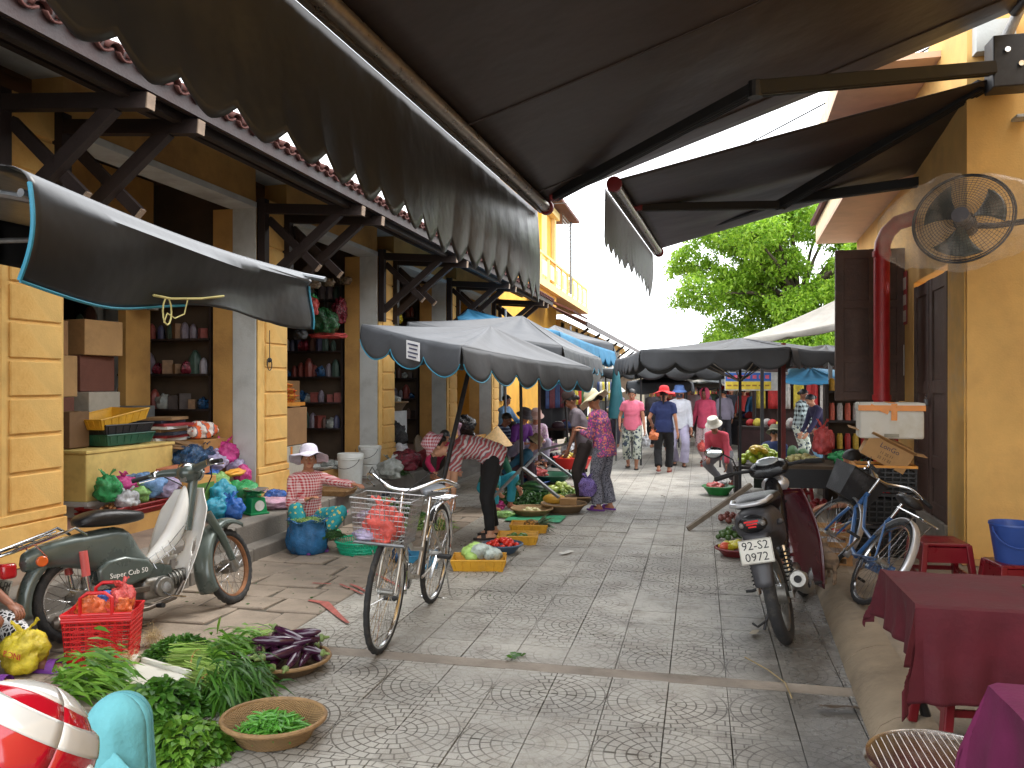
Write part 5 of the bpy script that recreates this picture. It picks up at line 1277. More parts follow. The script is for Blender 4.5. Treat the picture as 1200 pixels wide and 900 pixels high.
    for s in (-1, 1): MB().tube([(s*.2, .85, 1.05), (s*.14, .93, .98), (s*.03, .95, .86), (0, .94, .7)], .005, 6).build('control_cable', BLK, root, smooth=True)
    # engine and exhaust
    en = MB().box((0, .50, .26), (.17, .20, .15)).build('engine', ENG, root, bevel=.03, seg=3, smooth=True)
    MB().cyl((.07, .54, .26), (.125, .54, .26), .07, n=20).build('clutch_cover', ENG, en, bevel=.008, smooth=True); MB().cyl((.125, .54, .26), (.135, .54, .26), .035, n=16).build('cap', CHROME, en)
    MB().cyl((0, .60, .28), (0, .76, .30), .055, n=16).build('cylinder', ENG, en, smooth=True)
    for k in range(5): MB().cyl((0, .62+k*.028, .283), (0, .626+k*.028, .284), .072, n=16).build('cooling_fin', ENG, en)
    MB().tube([(.06, .72, .26), (.10, .62, .17), (.12, .40, .14), (.13, .22, .15)], .017, 10).build('exhaust_pipe', EXH, root, smooth=True)
    MB().tube([(.13, .25, .15), (.135, .20, .155), (.15, -.02, .17), (.155, -.22, .19), (.155, -.24, .19)], [.025, .045, .048, .042, .02], 14).build('silencer', EXH, root, smooth=True)
    MB().tube([(-.19, .46, .15), (.19, .46, .15)], .009, 8).build('footrest_bar', CHROME, root)
    for s in (-1, 1): MB().tube([(s*.15, .46, .15), (s*.22, .46, .155)], .017, 8).build('footrest', BLK, root)
    MB().tube([(.10, .50, .24), (.16, .55, .20), (.17, .66, .17)], .007, 6).build('brake_pedal', CHROME, root)
    MB().tube([(.07, .22, .2), (.12, .18, .1), (.14, .14, .0)], .010, 8).build('centre_stand', EXH, root); MB().tube([(-.07, .22, .2), (-.12, .18, .1), (-.14, .14, .0)], .010, 8).build('centre_stand', EXH, root)
    # side stand and wire carrier on the leg shield side
    g = MB(); c0 = [(.12, .46, .44), (.12, .62, .52), (.12, .74, .63)]
    for dx in (.0, .05): g.tube([(c[0]-dx, c[1], c[2]+.03*(dx > 0)) for c in c0], (.0025), 6)
    for k in range(4): y = .46+k*.05; g.tube([(.12, y, .44+k*.035), (.14, y+.01, .40+k*.035), (.09, y+.02, .40+k*.035), (.07, y, .47+k*.035)], .0016, 5)
    g.tube([(.10, .74, .66), (-.02, .80, .70), (-.10, .84, .73)], .004, 6); B(g, 'wire_carrier', CHROME)
    ax = (Vector((0, .86, 1.04))-Vector((0, 1.10, .34))).normalized(); pv = Vector((0, .93, .72))
    Mx = Matrix.Translation(pv) @ Matrix.Rotation(R(24), 4, ax) @ Matrix.Translation(-pv)
    bpy.context.view_layer.update()
    for c in list(root.children):
        k = c.name.split('.')[0]
        if k in ('fork_leg', 'fork_link', 'front_fender', 'headset', 'handlebar', 'grip', 'control_cable') or (k == 'wheel' and c.location.y > .5): c.matrix_local = Mx @ c.matrix_local
        if k == 'seat': c.location = (0, .09, .03)
    return root
moped()
# ---- black and maroon motorbike seen from behind
MAR = mat('maroon gloss paint', (74, 14, 26), .2, .1, 5, .04, Coat_Weight=.6); BKG = mat('black gloss plastic', (22, 22, 25), .25, .1, 8, .08); GYP = mat('grey plastic fairing', (58, 58, 62), .42, .15, 8, .15); SILV = mat('silver grab rail', (190, 192, 196), .3, .08, 8, .05, metal=.6)
def scooter(loc, heading, lean, label, full=True, name='motorbike', body=MAR, plate=True):
    root = thing(name, label, 'motorbike', loc, rot=(0, lean, heading)); Rr = .295; r = .042; WB = 1.22
    B = lambda m, n, ma_, **k: m.build(n, ma_, root, **k)
    wheel(root, (0, 0, Rr), Rr, r, ENG, 12, .06, .06); wheel(root, (0, WB, Rr), Rr, .036, ENG, 12, .05, .05)
    K = 18
    def sweep(secs, name, m_, e=.75, sub=1):
        vs = []
        for y, zb, zt, w in secs:
            for k in range(K): a = 2*PI*k/K; ca, sa = math.cos(a), math.sin(a); vs.append((w*abs(ca)**e*(1 if ca > 0 else -1), y, (zb+zt)/2+(zt-zb)/2*abs(sa)**e*(1 if sa > 0 else -1)))
        n = len(secs); g = MB().add(vs, [(i*K+k, i*K+(k+1) % K, (i+1)*K+(k+1) % K, (i+1)*K+k) for i in range(n-1) for k in range(K)]+[tuple(range(K))[::-1], tuple(range((n-1)*K, n*K))]); return g.build(name, m_, root, smooth=True, sub=sub)
    tl = sweep([(-.30, .64, .735, .085), (-.27, .60, .765, .115), (-.15, .57, .78, .125), (.05, .54, .765, .12), (.25, .46, .73, .11), (.42, .40, .66, .09)], 'tail_fairing', GYP)
    sweep([(-.20, .765, .80, .09), (-.12, .76, .835, .125), (.10, .76, .84, .14), (.30, .73, .81, .125), (.48, .68, .76, .09), (.56, .62, .70, .05)], 'seat', VINYL, .65)
    # tail lamp unit
    t2 = MB().ball((0, -.285, .69), (.088, .035, .055), 18, 10).build('tail_lamp_housing', BKG, root, smooth=True)
    for k in range(3): MB().box((0, -.322+.004*k, .708-k*.016), (.082-.018*k, .012, .010)).build('tail_lamp', mat('bright red tail lens', (214, 30, 34), .25, .1), t2, bevel=.002)  # three strips in plain bright red lens colour
    for s in (-1, 1): MB().ball((s*.06, -.30, .69), (.018, .02, .018), 10, 6).build('reflector', mat('clear reflector', (120, 116, 112), .2), t2, smooth=True)
    MB().tube([(-.10, .02, .80), (-.115, -.14, .815), (-.10, -.27, .81), (-.05, -.305, .805), (.05, -.305, .805), (.10, -.27, .81), (.115, -.14, .815), (.10, .02, .80)], .014, 10).build('grab_rail', SILV, root, smooth=True)
    # rear fender with plate
    MB().grid(lambda u, v: ((u-.5)*.15*(1-.35*v), -.27-.10*v-.02*math.cos((u-.5)*PI), .64-.30*v), 8, 10).build('rear_fender', GYP, root, smooth=True, solid=.006)
    if plate:
        pl = MB().box((0, 0, 0), (.19, .006, .14)).build('licence_plate', PLW, root, bevel=.01); pl.location = (0, -.375, .545); pl.rotation_euler = (R(-16), 0, 0)
        for tx, z in (('92-S2', .032), ('0972', -.034)): words(tx, .068, INK, pl, (0, -.005, z), (R(90), 0, 0))
        MB().tube([(-.091, -.005, -.066), (.091, -.005, -.066), (.091, -.005, .066), (-.091, -.005, .066)], .0012, 4, close=True).build('plate_border', INK, pl)
    for s in (-1, 1):
        sh_ = MB().tube([(s*.10, -.02, .31), (s*.095, .02, .58)], .014, 8).build('shock_absorber', CHROME, root, smooth=True)
        g = MB(); g.tube([(s*.10+.026*math.cos(k*.9), -.01+.026*math.sin(k*.9)+k*.0006, .36+k*.0034) for k in range(60)], .0055, 6); g.build('spring', BLK, sh_)
        MB().beam((s*.085, -.03, .29), (s*.075, .50, .30), .028, .045).build('swing_arm', ENG, root, bevel=.005)
        MB().tube([(s*.08, .30, .30), (s*.20, .30, .27), (s*.24, .30, .272)], .010, 8).build('footpeg', BLK, root)
        MB().ball((s*.13, -.13, .66), (.026, .03, .018), 10, 6).build('indicator', GYP, root, smooth=True)
    for c in root.children:
        if c.name.split('.')[0] in ('tail_fairing', 'seat', 'tail_lamp_housing', 'grab_rail', 'rear_fender', 'licence_plate', 'indicator'): c.location.z += .085
    # exhaust at the right
    MB().tube([(.09, .62, .26), (.13, .45, .20), (.145, .30, .24), (.15, .18, .27)], .017, 10).build('exhaust_pipe', EXH, root, smooth=True)
    ex = MB().tube([(.15, .22, .26), (.155, .18, .29), (.165, -.06, .37), (.168, -.20, .41), (.168, -.215, .414)], [.03, .052, .056, .053, .045], 18).build('silencer', ENG, root, smooth=True)
    MB().cyl((.168, -.216, .414), (.168, -.222, .415), .022, n=14).build('silencer_mouth', BLK, ex)
    MB().box((.215, -.04, .38), (.012, .26, .07)).build('heat_shield', BKG, ex, bevel=.02)
    MB().tube([(-.08, .25, .22), (-.16, .22, .05), (-.18, .21, .0)], .009, 8).build('side_stand', IRON, root)
    MB().tube([(-.06, .15, .22), (-.12, .10, .12), (-.17, .05, .10), (-.2, .07, .12)], .008, 8).build('stand_arm', IRON, root)
    MB().box((0, .55, .28), (.18, .22, .16)).build('engine', ENG, root, bevel=.03)
    # leg shields and column
    def ls(u, v):
        s = (u-.5)*2; w = .20+.05*math.sin(PI*v); return (s*w, .86+.12*v-.16*abs(s)**1.5, .24+v*.58-.10*abs(s)*(1-v))
    MB().grid(ls, 20, 16).build('leg_shield', body, root, smooth=True, solid=.008)
    sweep([(.50, .38, .50, .05), (.66, .44, .64, .06), (.80, .60, .84, .07), (.90, .78, .98, .07)], 'centre_tunnel', BKG, .9)
    sweep([(.82, .94, 1.0, .12), (.86, .92, 1.05, .15), (.96, .92, 1.07, .13), (1.04, .93, 1.03, .09)], 'handlebar_cover', BKG, .8)
    MB().ball((0, .87, 1.045), (.085, .06, .022), 16, 8, Matrix.Rotation(R(20), 3, 'X')).build('speedometer', mat('clear dial glass', (150, 156, 160), .08, .1, Coat_Weight=1.), root, smooth=True)
    for s in (-1, 1):
        MB().tube([(s*.10, .92, .99), (s*.22, .90, 1.0), (s*.30, .86, .995)], .013, 8).build('handlebar', IRON, root, smooth=True)
        q = MB().tube([(s*.26, .88, .998), (s*.38, .82, .985)], .018, 10).build('grip', BLK, root, smooth=True)
        MB().tube([(s*.25, .92, .99), (s*.36, .88, .975)], .006, 6).build('brake_lever', CHROME, q)
    mir = MB().tube([(-.22, .89, 1.01), (-.24, .92, 1.10), (-.30, .92, 1.15)], .006, 8).build('mirror_stem', BKG, root, smooth=True)
    MB().ball((-.36, .915, 1.175), (.075, .018, .042), 16, 8, Matrix.Rotation(R(8), 3, 'Y')).build('mirror_back', BKG, mir, smooth=True)
    MB().ball((-.36, .902, 1.175), (.068, .010, .036), 16, 8, Matrix.Rotation(R(8), 3, 'Y')).build('mirror_glass', mat('mirror glass', (200, 206, 210), .04, .02, metal=1.), mir, smooth=True)
    for s in (-1, 1): MB().tube([(s*.06, .95, .75), (s*.07, 1.06, .5), (s*.075, WB, .29)], .022, 10).build('fork_leg', IRON, root, smooth=True)
    fender(root, (0, WB, Rr), .325, .06, 45, 170, body, 'front_fender', .035)
    MB().ball((0, 1.03, .86), (.10, .05, .07), 14, 8).build('headlamp', SILV, root, smooth=True)
    return root
scooter((.57, 5.60, 0), face_dir((.20, 1)), R(-13), 'black and maroon motorbike with white plate parked at the kerb, tail towards us').scale = (1.08, 1.08, 1.08)
scooter(tuple(foot(648, 528, .0)), face_dir((-.25, -1)), R(7), 'dark motorbike with white fairing parked by the yellow wall behind the sellers', body=mat('white scooter paint', (206, 208, 212), .25, .06), plate=False)
# ---- bicycles
def bicycle(loc, heading, lean, label, paint, basket=None, seatm=VINYL, rimm=CHROME, Rr=.335, steer=0., fendm=CHROME, ends=True, bars=CHROME):
    root = thing('bicycle', label, 'bicycle', loc, rot=(0, lean, heading)); WB = 1.08; r = .019
    wheel(root, (0, 0, Rr), Rr, r, rimm, 36, .022, .045); 
    T = lambda pts, rad, n, m_, nn=10: MB().tube([Vector(p) for p in pts], rad, nn).build(n, m_, root, smooth=True)
    # steering group as one assembly of parts, steered about the head
    HT = Vector((0, WB-.17, .78)); HB = Vector((0, WB-.12, .62))
    st = Matrix.Rotation(steer, 3, 'Z'); piv = Vector((0, WB-.10, 0))
    sp = lambda p: tuple(st @ (Vector(p)-piv)+piv)
    wheel(root, sp((0, WB, Rr)), Rr, r, rimm, 36, .02, .045, steer=steer)
    T([HT, HB], .02, 'head_tube', paint); BBk = Vector((0, .43, .28)); ST = Vector((0, .28, .66))
    T([BBk, ST], .016, 'seat_tube', paint); T([HB, Vector((0, WB-.28, .48)), Vector((0, WB-.45, .33)), BBk], .017, 'down_tube', paint); T([HT-Vector((0, 0, .04)), Vector((0, WB-.32, .62)), Vector((0, WB-.48, .50)), BBk.lerp(ST, .45)], .014, 'top_tube', paint)
    for s in (-1, 1):
        T([BBk+Vector((s*.03, 0, 0)), (s*.055, 0, Rr)], .009, 'chain_stay', paint); T([ST+Vector((s*.02, 0, -.04)), (s*.055, 0, Rr)], .008, 'seat_stay', paint)
        T([sp((s*.045, WB-.10, .60)), sp((s*.055, WB-.06, .50)), sp((s*.055, WB, Rr))], [.013, .012, .008], 'fork_blade', paint)
    T([HT+Vector((0, -.01, 0)), HT+Vector((0, -.04, .14))], .012, 'stem', CHROME)
    T([ST, ST+Vector((0, -.03, .13))], .012, 'seat_post', CHROME)
    g = MB()
    K = 16; secs = [(-.20, .785, .835, .03), (-.19, .78, .86, .085), (-.10, .775, .865, .10), (.0, .785, .85, .07), (.08, .80, .845, .03), (.11, .805, .835, .015)]; vs = []
    for y, zb, zt, w in secs:
        for k in range(K): a = 2*PI*k/K; vs.append((w*math.cos(a), y+.27, (zb+zt)/2+(zt-zb)/2*math.sin(a)))
    n = len(secs); g.add(vs, [(i*K+k, i*K+(k+1) % K, (i+1)*K+(k+1) % K, (i+1)*K+k) for i in range(n-1) for k in range(K)]+[tuple(range(K))[::-1], tuple(range((n-1)*K, n*K))]); g.build('saddle', seatm, root, smooth=True, sub=1)
    # swept back bars
    hb = []
    for q in ((-.27, -.30, .14), (-.28, -.17, .17), (-.22, -.06, .20), (-.12, .0, .16), (-.05, .015, .135), (.05, .015, .135), (.12, .0, .16), (.22, -.06, .20), (.28, -.17, .17), (.27, -.30, .14)): hb.append(sp((q[0], WB-.20+q[1], .78+q[2])))
    # smooth
    P = []
    for i in range(len(hb)-1):
        a, b = Vector(hb[i]), Vector(hb[i+1]); p_ = Vector(hb[max(i-1, 0)]); n_ = Vector(hb[min(i+2, len(hb)-1)])
        for k in range(5):
            t_ = k/5; P.append(.5*((2*a)+(b-p_)*t_+(2*p_-5*a+4*b-n_)*t_*t_+(3*a-p_-3*b+n_)*t_**3))
    P.append(Vector(hb[-1])); h = T(P, .011, 'handlebar', bars)
    for a, b in ((P[0], P[5]), (P[-1], P[-6])): MB().tube([a-(b-a)*.1, a, a.lerp(b, .8)], .016, 10).build('grip', BLK if seatm is VINYL else mat('grey grip', (120, 122, 124), .5), h, smooth=True)
    for i0, i1 in ((6, 12), (-7, -13)):
        MB().tube([P[i0]+Vector((0, 0, -.02)), P[i1]+Vector((0, .02, -.05)), P[i0].lerp(P[i1], .1)+Vector((0, .03, -.045))], .006, 6).build('brake_lever', CHROME, h, smooth=True)
        MB().tube([P[i0], P[i1]+Vector((0, .08, .07)), Vector(sp((0, WB-.04, .86))), Vector(sp((0, WB-.08, .62)))], .003, 5).build('brake_cable', BLK, h)
    fender(root, (0, 0, Rr), Rr+.018, .026, 25, 190, fendm, 'rear_fender', .012, .006)
    f = fender(root, (0, 0, 0), Rr+.018, .026, 78, 196, fendm, 'front_fender', .012, .006); f.location = sp((0, WB, Rr)); f.rotation_euler = (0, 0, steer)
    # rack
    g = MB()
    for s in (-1, 1): g.tube([(s*.06, .14, .74), (s*.065, -.26, .72), (s*.05, -.30, .72)], .006, 6); g.tube([(s*.065, -.18, .72), (s*.06, 0, Rr)], .005, 6)
    for y in (.10, .0, -.10, -.2, -.30): g.tube([(-.06, y, .735+y*.05), (.06, y, .735+y*.05)], .005, 6)
    g.build('rear_rack', CHROME, root)
    # crank, chain guard, pedals, stand
    cr_ = MB().cyl((.055, .43, .28), (.065, .43, .28), .085, n=28).build('chainring', CHROME, root)
    MB().grid(lambda u, v: (.07, -.06+u*.60, .28+.045*(v*2-1)*(1+.6*(u > .7)*math.sin((u-.7)/.3*PI))+.03*(1-u)), 14, 2).build('chain_guard', fendm if ends else paint, root, solid=.006)
    for s, dz, dy in ((1, -.13, .10), (-1, .13, -.10)):
        c = MB().beam((s*.085, .43, .28), (s*.095, .43+dy, .28+dz), .018, .010).build('crank', CHROME, root)
        MB().box((s*.145, .43+dy, .28+dz), (.09, .06, .022)).build('pedal', BLK, c, bevel=.004)
    if ends:
        MB().tube([(.05, -.02, Rr), (.10, -.10, .04), (.12, -.12, .0), (-.12, -.12, .0), (-.10, -.10, .04), (-.05, -.02, Rr)], .006, 6).build('rear_stand', CHROME, root, smooth=True)
    for s in (-1, 1):
        for q in ((.045, WB+.0, Rr),): T([sp((s*.05, WB, Rr)), sp((s*.03, WB+.20, Rr+.28))], .003, 'fender_stay', CHROME, 5); T([sp((s*.05, WB, Rr)), sp((s*.03, WB-.26, Rr+.22))], .003, 'fender_stay', CHROME, 5)
    bk = None
    if basket:
        bk = thing('basket', None, None); bk.parent = root
        yb = WB-.02; w0, w1, d0, d1, h0, h1 = .14, .175, .11, .14, .66, .91
        g = MB(); c = lambda x, y, z: sp((x, yb+.10+y, z))
        if basket == 'wire':
            nz = 9
            for k in range(nz+1):
                t_ = k/nz; w, d, z = w0+(w1-w0)*t_, d0+(d1-d0)*t_, h0+(h1-h0)*t_
                g.tube([c(-w, -d, z), c(w, -d, z), c(w, d, z), c(-w, d, z)], .0035 if k in (0, nz) else .0018, 5, close=True)
            for k in range(13):
                t_ = -1+2*k/12
                for s in (-1, 1): g.tube([c(t_*w0, s*d0, h0), c(t_*w1, s*d1, h1)], .0018, 4); g.tube([c(s*w0, t_*d0, h0), c(s*w1, t_*d1, h1)], .0018, 4)
                g.tube([c(t_*w0, -d0, h0), c(t_*w0, d0, h0)], .0018, 4)
            g.build('wire_mesh', mat('galvanised wire', (170, 170, 170), .35, .15, 30, .1, metal=.8), bk)
            MB().tube([c(-w0, -d0, h0), c(w0, -d0, h0), c(w0, d0, h0), c(-w0, d0, h0)], .010, 6, close=True).build('base_rim', STEEL, bk)
        else:
            A_ = [c(-w0, -d0, h0), c(w0, -d0, h0), c(w0, d0, h0), c(-w0, d0, h0)]; B_ = [c(-w1, -d1, h1), c(w1, -d1, h1), c(w1, d1, h1), c(-w1, d1, h1)]
            MB().add(A_+B_, [(0, 3, 2, 1), (0, 1, 5, 4), (1, 2, 6, 5), (2, 3, 7, 6), (3, 0, 4, 7)]).build('basket_shell', mat('black basket plastic', (36, 37, 40), .55, .2, 10, .3, dirt=(90, 90, 92)), bk, solid=.008)
            MB().tube(B_, .009, 8, close=True).build('basket_rim', BLKP, bk)
    return root, sp
b1_, sp1 = bicycle((-2.03, 6.02, .0), face_dir((.05, -1)), R(-4), 'chrome step-through bicycle with wire basket standing in the foreground', mat('worn silver paint', (176, 172, 164), .3, .15, 10, .1, metal=.75, dirt=(128, 104, 82)), 'wire', mat('grey saddle vinyl', (104, 108, 114), .35, .1, 10, .2), Rr=.345, steer=R(1)); b1_.scale = (1.1, 1.1, 1.1)
b2_, sp2 = bicycle((1.08, 6.15, .15), face_dir((-.16, 1)), R(32), 'blue bicycle with black basket leaning towards the crates on the pavement', mat('blue bicycle paint', (56, 98, 150), .3, .12, 8, .06, Coat_Weight=.4), 'shell', VINYL, steer=R(14), ends=False, fendm=SILV)
# ---- cat
def cat():
    root = thing('cat', 'small grey-brown cat with a striped tail walking away by the blue bicycle', 'cat', tuple(foot(972, 684, .15)), face_dir((-.05, 1)))
    t = NT('tabby fur'); o_ = t.coord(); x, y, z = t.sep(o_)
    st = t.ma('SINE', t.ma('ADD', t.ma('MULTIPLY', z, 90), t.ma('MULTIPLY', t.noise(o_, 9), 6)))
    fur = t.out(t.mix(t.ramp(st, .1, .9, 0, .6), lin((146, 122, 98)), lin((70, 58, 50))), .9); t.bump(t.noise(o_, 150, 2), .5, .01)
    m = MB(); m.rcone((0, -.04, .19), (0, .16, .195), .065, .055, 12); m.rcone((0, -.06, .18), (0, .0, .19), .06, .06, 12); m.rcone((0, .16, .20), (0, .24, .25), .05, .038)
    m.ball((0, .27, .265), (.042, .045, .038), 12, 8); m.ball((0, .31, .255), (.02, .018, .015))
    for s in (-1, 1):
        m.rcone((s*.022, .26, .295), (s*.028, .255, .325), .014, .004, 6)
        m.rcone((s*.035, -.04, .17), (s*.038, .015, .10), .034, .018); m.rcone((s*.038, .015, .10), (s*.036, -.045, .055), .016, .012); m.rcone((s*.036, -.045, .055), (s*.036, -.03, .012), .012, .012); m.rcone((s*.036, -.035, .012), (s*.036, .0, .010), .012, .011)
        m.rcone((s*.032, .16, .17), (s*.034, .17+s*.02, .08), .024, .014); m.rcone((s*.034, .17+s*.02, .08), (s*.034, .17+s*.03, .012), .013, .012)
    m.tube([(0, -.09, .20), (.01, -.13, .17), (.012, -.145, .11), (.0, -.15, .05), (-.006, -.17, .03)], [.018, .017, .016, .014, .008], 8)
    remesh(m, 'body', fur, root, .006, 4)
cat()
# ================= GOODS =================
def crumple(c, r, n=26, m=18, amp=.24, seed=0., flat=True):
    g = MB(); vs = []
    for i in range(m+1):
        ph = PI*i/m
        for k in range(n):
            a = 2*PI*k/n; d = Vector((math.sin(ph)*math.cos(a), math.sin(ph)*math.sin(a), -math.cos(ph)))
            f = 1+amp*(noise.noise(d*2.0+Vector((seed, 0, 0)))*1.3-.9*abs(noise.noise(d*4.3+Vector((0, seed, 0))))+.35*noise.noise(d*9+Vector((seed, 0, 3))))
            if d.z > .4: f *= 1-.25*(d.z-.4)
            p = Vector((d.x*r[0]*f, d.y*r[1]*f, d.z*r[2]*f+r[2]))
            if flat: p.z = max(p.z, r[2]*.25)-r[2]*.25
            vs.append(p+Vector(c))
    g.add(vs, [(i*n+k, i*n+(k+1) % n, (i+1)*n+(k+1) % n, (i+1)*n+k) for i in range(m) for k in range(n)]); return g
SEED = [0]
def bag(label, loc, r, m_, knot=True, name='plastic_bag', group=None, contents=None):
    SEED[0] += 1.37; root = thing(name, label, 'bag', tuple(loc), random.uniform(0, 6), group=group)
    knot = knot and random.random() < .55; g = crumple((0, 0, 0), r, 44, 30, seed=SEED[0]); g.build('bag_film', m_, root, smooth=2)
    if knot:
        for s in (-1, 1):
            top = r[2]*1.65
            MB().grid(lambda u, v: (s*(.01+v*r[0]*.45)+.01*math.sin(u*9), (u-.5)*r[1]*.5*(.3+v), top-.02+v*r[2]*.45+.012*math.sin(u*11+v*5)), 6, 5).build('handle_loop', m_, root, smooth=True)
    return root
def tray(label, loc, w, d, h, m_, rz=0., rot=None, name='tray', wall=.008, flare=1.12, rim=True, group=None, cat='tray'):
    root = thing(name, label, cat, tuple(loc), rz, rot=rot, group=group)
    a, b = (w/2, d/2), (w/2*flare, d/2*flare)
    bot = [(-a[0], -a[1], 0), (a[0], -a[1], 0), (a[0], a[1], 0), (-a[0], a[1], 0)]; top = [(-b[0], -b[1], h), (b[0], -b[1], h), (b[0], b[1], h), (-b[0], b[1], h)]
    MB().add(bot+top, [(0, 3, 2, 1), (0, 1, 5, 4), (1, 2, 6, 5), (2, 3, 7, 6), (3, 0, 4, 7)]).build('tray_shell', m_, root, solid=wall)
    if rim:
        MB().tube(top, .010, 6, close=True).build('tray_rim', m_, root)
        g = MB()
        for s in (-1, 1):
            for k in range(7):
                t_ = -.9+1.8*k/6; g.beam((t_*a[0]*1.02, s*a[1]*1.02, .01), (t_*b[0]*1.0, s*(b[1]+.004), h-.01), .008, .008); g.beam((s*a[0]*1.02, t_*a[1], .01), (s*(b[0]+.004), t_*b[1], h-.01), .008, .008)
        tag(g.build('tray_ribs', m_, root), kind='stuff')
    return root
def bowl(label, loc, r, h, m_, name='basin', cat='basin', base=.62, rim=.01, sy=1., group=None, holes=False, rz=0., tilt=(0, 0)):
    root = thing(name, label, cat, tuple(loc), rot=(tilt[0], tilt[1], rz), group=group)
    pr = [(r*base*.5, .004), (r*base, .006), (r*(base+.25*(1-base)), h*.35), (r*(base+.75*(1-base)), h*.8), (r, h)]
    pr2 = [(q-.010, z+.010) for q, z in pr[::-1]]; pr2[0] = (r-.010, h)
    vs = pr+pr2+[(.001, .014)]
    MB().lathe([(.001, .004)]+vs, n=36, sy=sy).build('bowl', m_, root, smooth=True)
    MB().tube([(r*math.cos(2*PI*k/36), r*sy*math.sin(2*PI*k/36), h) for k in range(36)], rim, 8, close=True).build('rim', m_, root, smooth=True)
    return root
def weave(name, rgb, sc=60.):
    if name in MC: return MC[name]
    t = NT(name); o = t.coord(); x, y, z = t.sep(o)
    ang = t.ma('ARCTAN2', y, x); rr = t.ma('SQRT', t.ma('ADD', t.ma('MULTIPLY', x, x), t.ma('MULTIPLY', y, y)))
    a = t.ma('SINE', t.ma('MULTIPLY', ang, 60.)); b = t.ma('SINE', t.ma('MULTIPLY', t.ma('ADD', rr, t.ma('MULTIPLY', z, 1.2)), 420.))
    w = t.ma('MULTIPLY', a, b); n = t.noise(o, 18, 4)
    c = lin(rgb); col = t.mix(t.ramp(w, -.6, .6), tuple(v*.45 for v in c), tuple(min(1, v*1.15) for v in c)); col = t.mix(t.ramp(n, .4, .7, 0, .5), col, tuple(v*.5 for v in c))
    t.bump(t.ma('ADD', w, t.ma('MULTIPLY', n, .5)), .8, .006)
    MC[name] = t.out(col, .65); return MC[name]
BAM = weave('woven bamboo', (176, 140, 92)); BAMD = weave('dark woven bamboo', (134, 108, 76)); RIMB = mat('bamboo rim', (150, 118, 78), .6, .3, 20, .4)
def basket(label, loc, r, h, m_=None, sy=1., group=None, tilt=(0, 0)):
    b = bowl(label, loc, r, h, m_ or BAM, 'winnowing_basket', 'basket', .72, .012, sy, group, tilt=tilt)
    for c in b.children:
        if c.name.startswith('rim'): c.data.materials[0] = RIMB
    return b
GG = {}
def carton(label, loc, w, d, h, rz=0., rgb=(170, 132, 88), tape=True, rot=None, name='carton', flaps=False, texts=(), open_=False, group=None):
    root = thing(name, label, 'box', tuple(loc), rz, rot=rot, group=group); m_ = mat('cardboard %d %d %d' % rgb, rgb, .85, .14, 4, .15, 60, dirt=tuple(int(v*.75) for v in rgb))
    if open_: MB().add([(x*w/2, y*d/2, z*h) for z in (0, 1) for y in (-1, 1) for x in (-1, 1)], [(0, 2, 3, 1), (0, 1, 5, 4), (1, 3, 7, 5), (3, 2, 6, 7), (2, 0, 4, 6)]).build('box_walls', m_, root, solid=.005)
    else: MB().box((0, 0, h/2), (w, d, h)).build('box_walls', m_, root, bevel=.006)
    if tape: MB().box((0, 0, h+.002), (w*1.0, .05, .002)).build('tape', mat('brown tape', (176, 138, 84), .3, .1), root)
    if flaps:
        for s in (-1, 1): MB().grid(lambda u, v: ((u-.5)*w, s*(d/2+v*d*.42*.8), h+v*d*.10), 2, 2).build('flap', m_, root, solid=.005); MB().grid(lambda u, v: (s*(w/2+v*w*.25), (u-.5)*d, h+v*.03), 2, 2).build('flap', m_, root, solid=.005)
    for tx, size, col, face, dz in texts:
        mt = {'front': Matrix(((1, 0, 0, 0), (0, 0, 1, -d/2-.004), (0, 1, 0, dz), (0, 0, 0, 1))), 'right': Matrix(((0, 0, 1, w/2+.004), (1, 0, 0, 0), (0, 1, 0, dz), (0, 0, 0, 1)))}[face]
        if face == 'front': mt = Matrix(((1, 0, 0, 0), (0, 0, -1, -d/2-.004), (0, 1, 0, dz), (0, 0, 0, 1)))
        words(tx, size, mat('print %d %d %d' % col, col, .7), root, None, None, mtx=mt, name='printed_word')
    return root
def heap(n, c, rx, ry, h, make, label, cat, group, name, spread=None, parent=None, tilt=1.):
    """n loose items heaped in a low dome, every one its own object"""
    me = make(); out = []
    for k in range(n):
        t_ = math.sqrt((k+.5)/n); a = k*2.39996+random.uniform(-.2, .2); rr = t_*random.uniform(.9, 1.02)
        z = h*(1-t_**1.6)*random.uniform(.85, 1.1)
        o = inst(me[k % len(me)] if isinstance(me, list) else me, name, parent, (c[0]+rx*rr*math.cos(a), c[1]+ry*rr*math.sin(a), c[2]+z), (random.uniform(-.5, .5)*tilt, random.uniform(-.4, .4)*tilt, random.uniform(0, 2*PI)), random.uniform(.85, 1.12))
        if label: tag(o, label, cat, group)
        out.append(o)
    return out
def fruit(rgb, r, el=1., m=None, stalk=False):
    def mk():
        g = MB().ball((0, 0, r*.8), (r, r*el, r*.88), 12, 8)
        me = g.mesh('fruit', m or mat('skin %d %d %d' % rgb, rgb, .3, .2, 20, .05), True); return me
    return mk
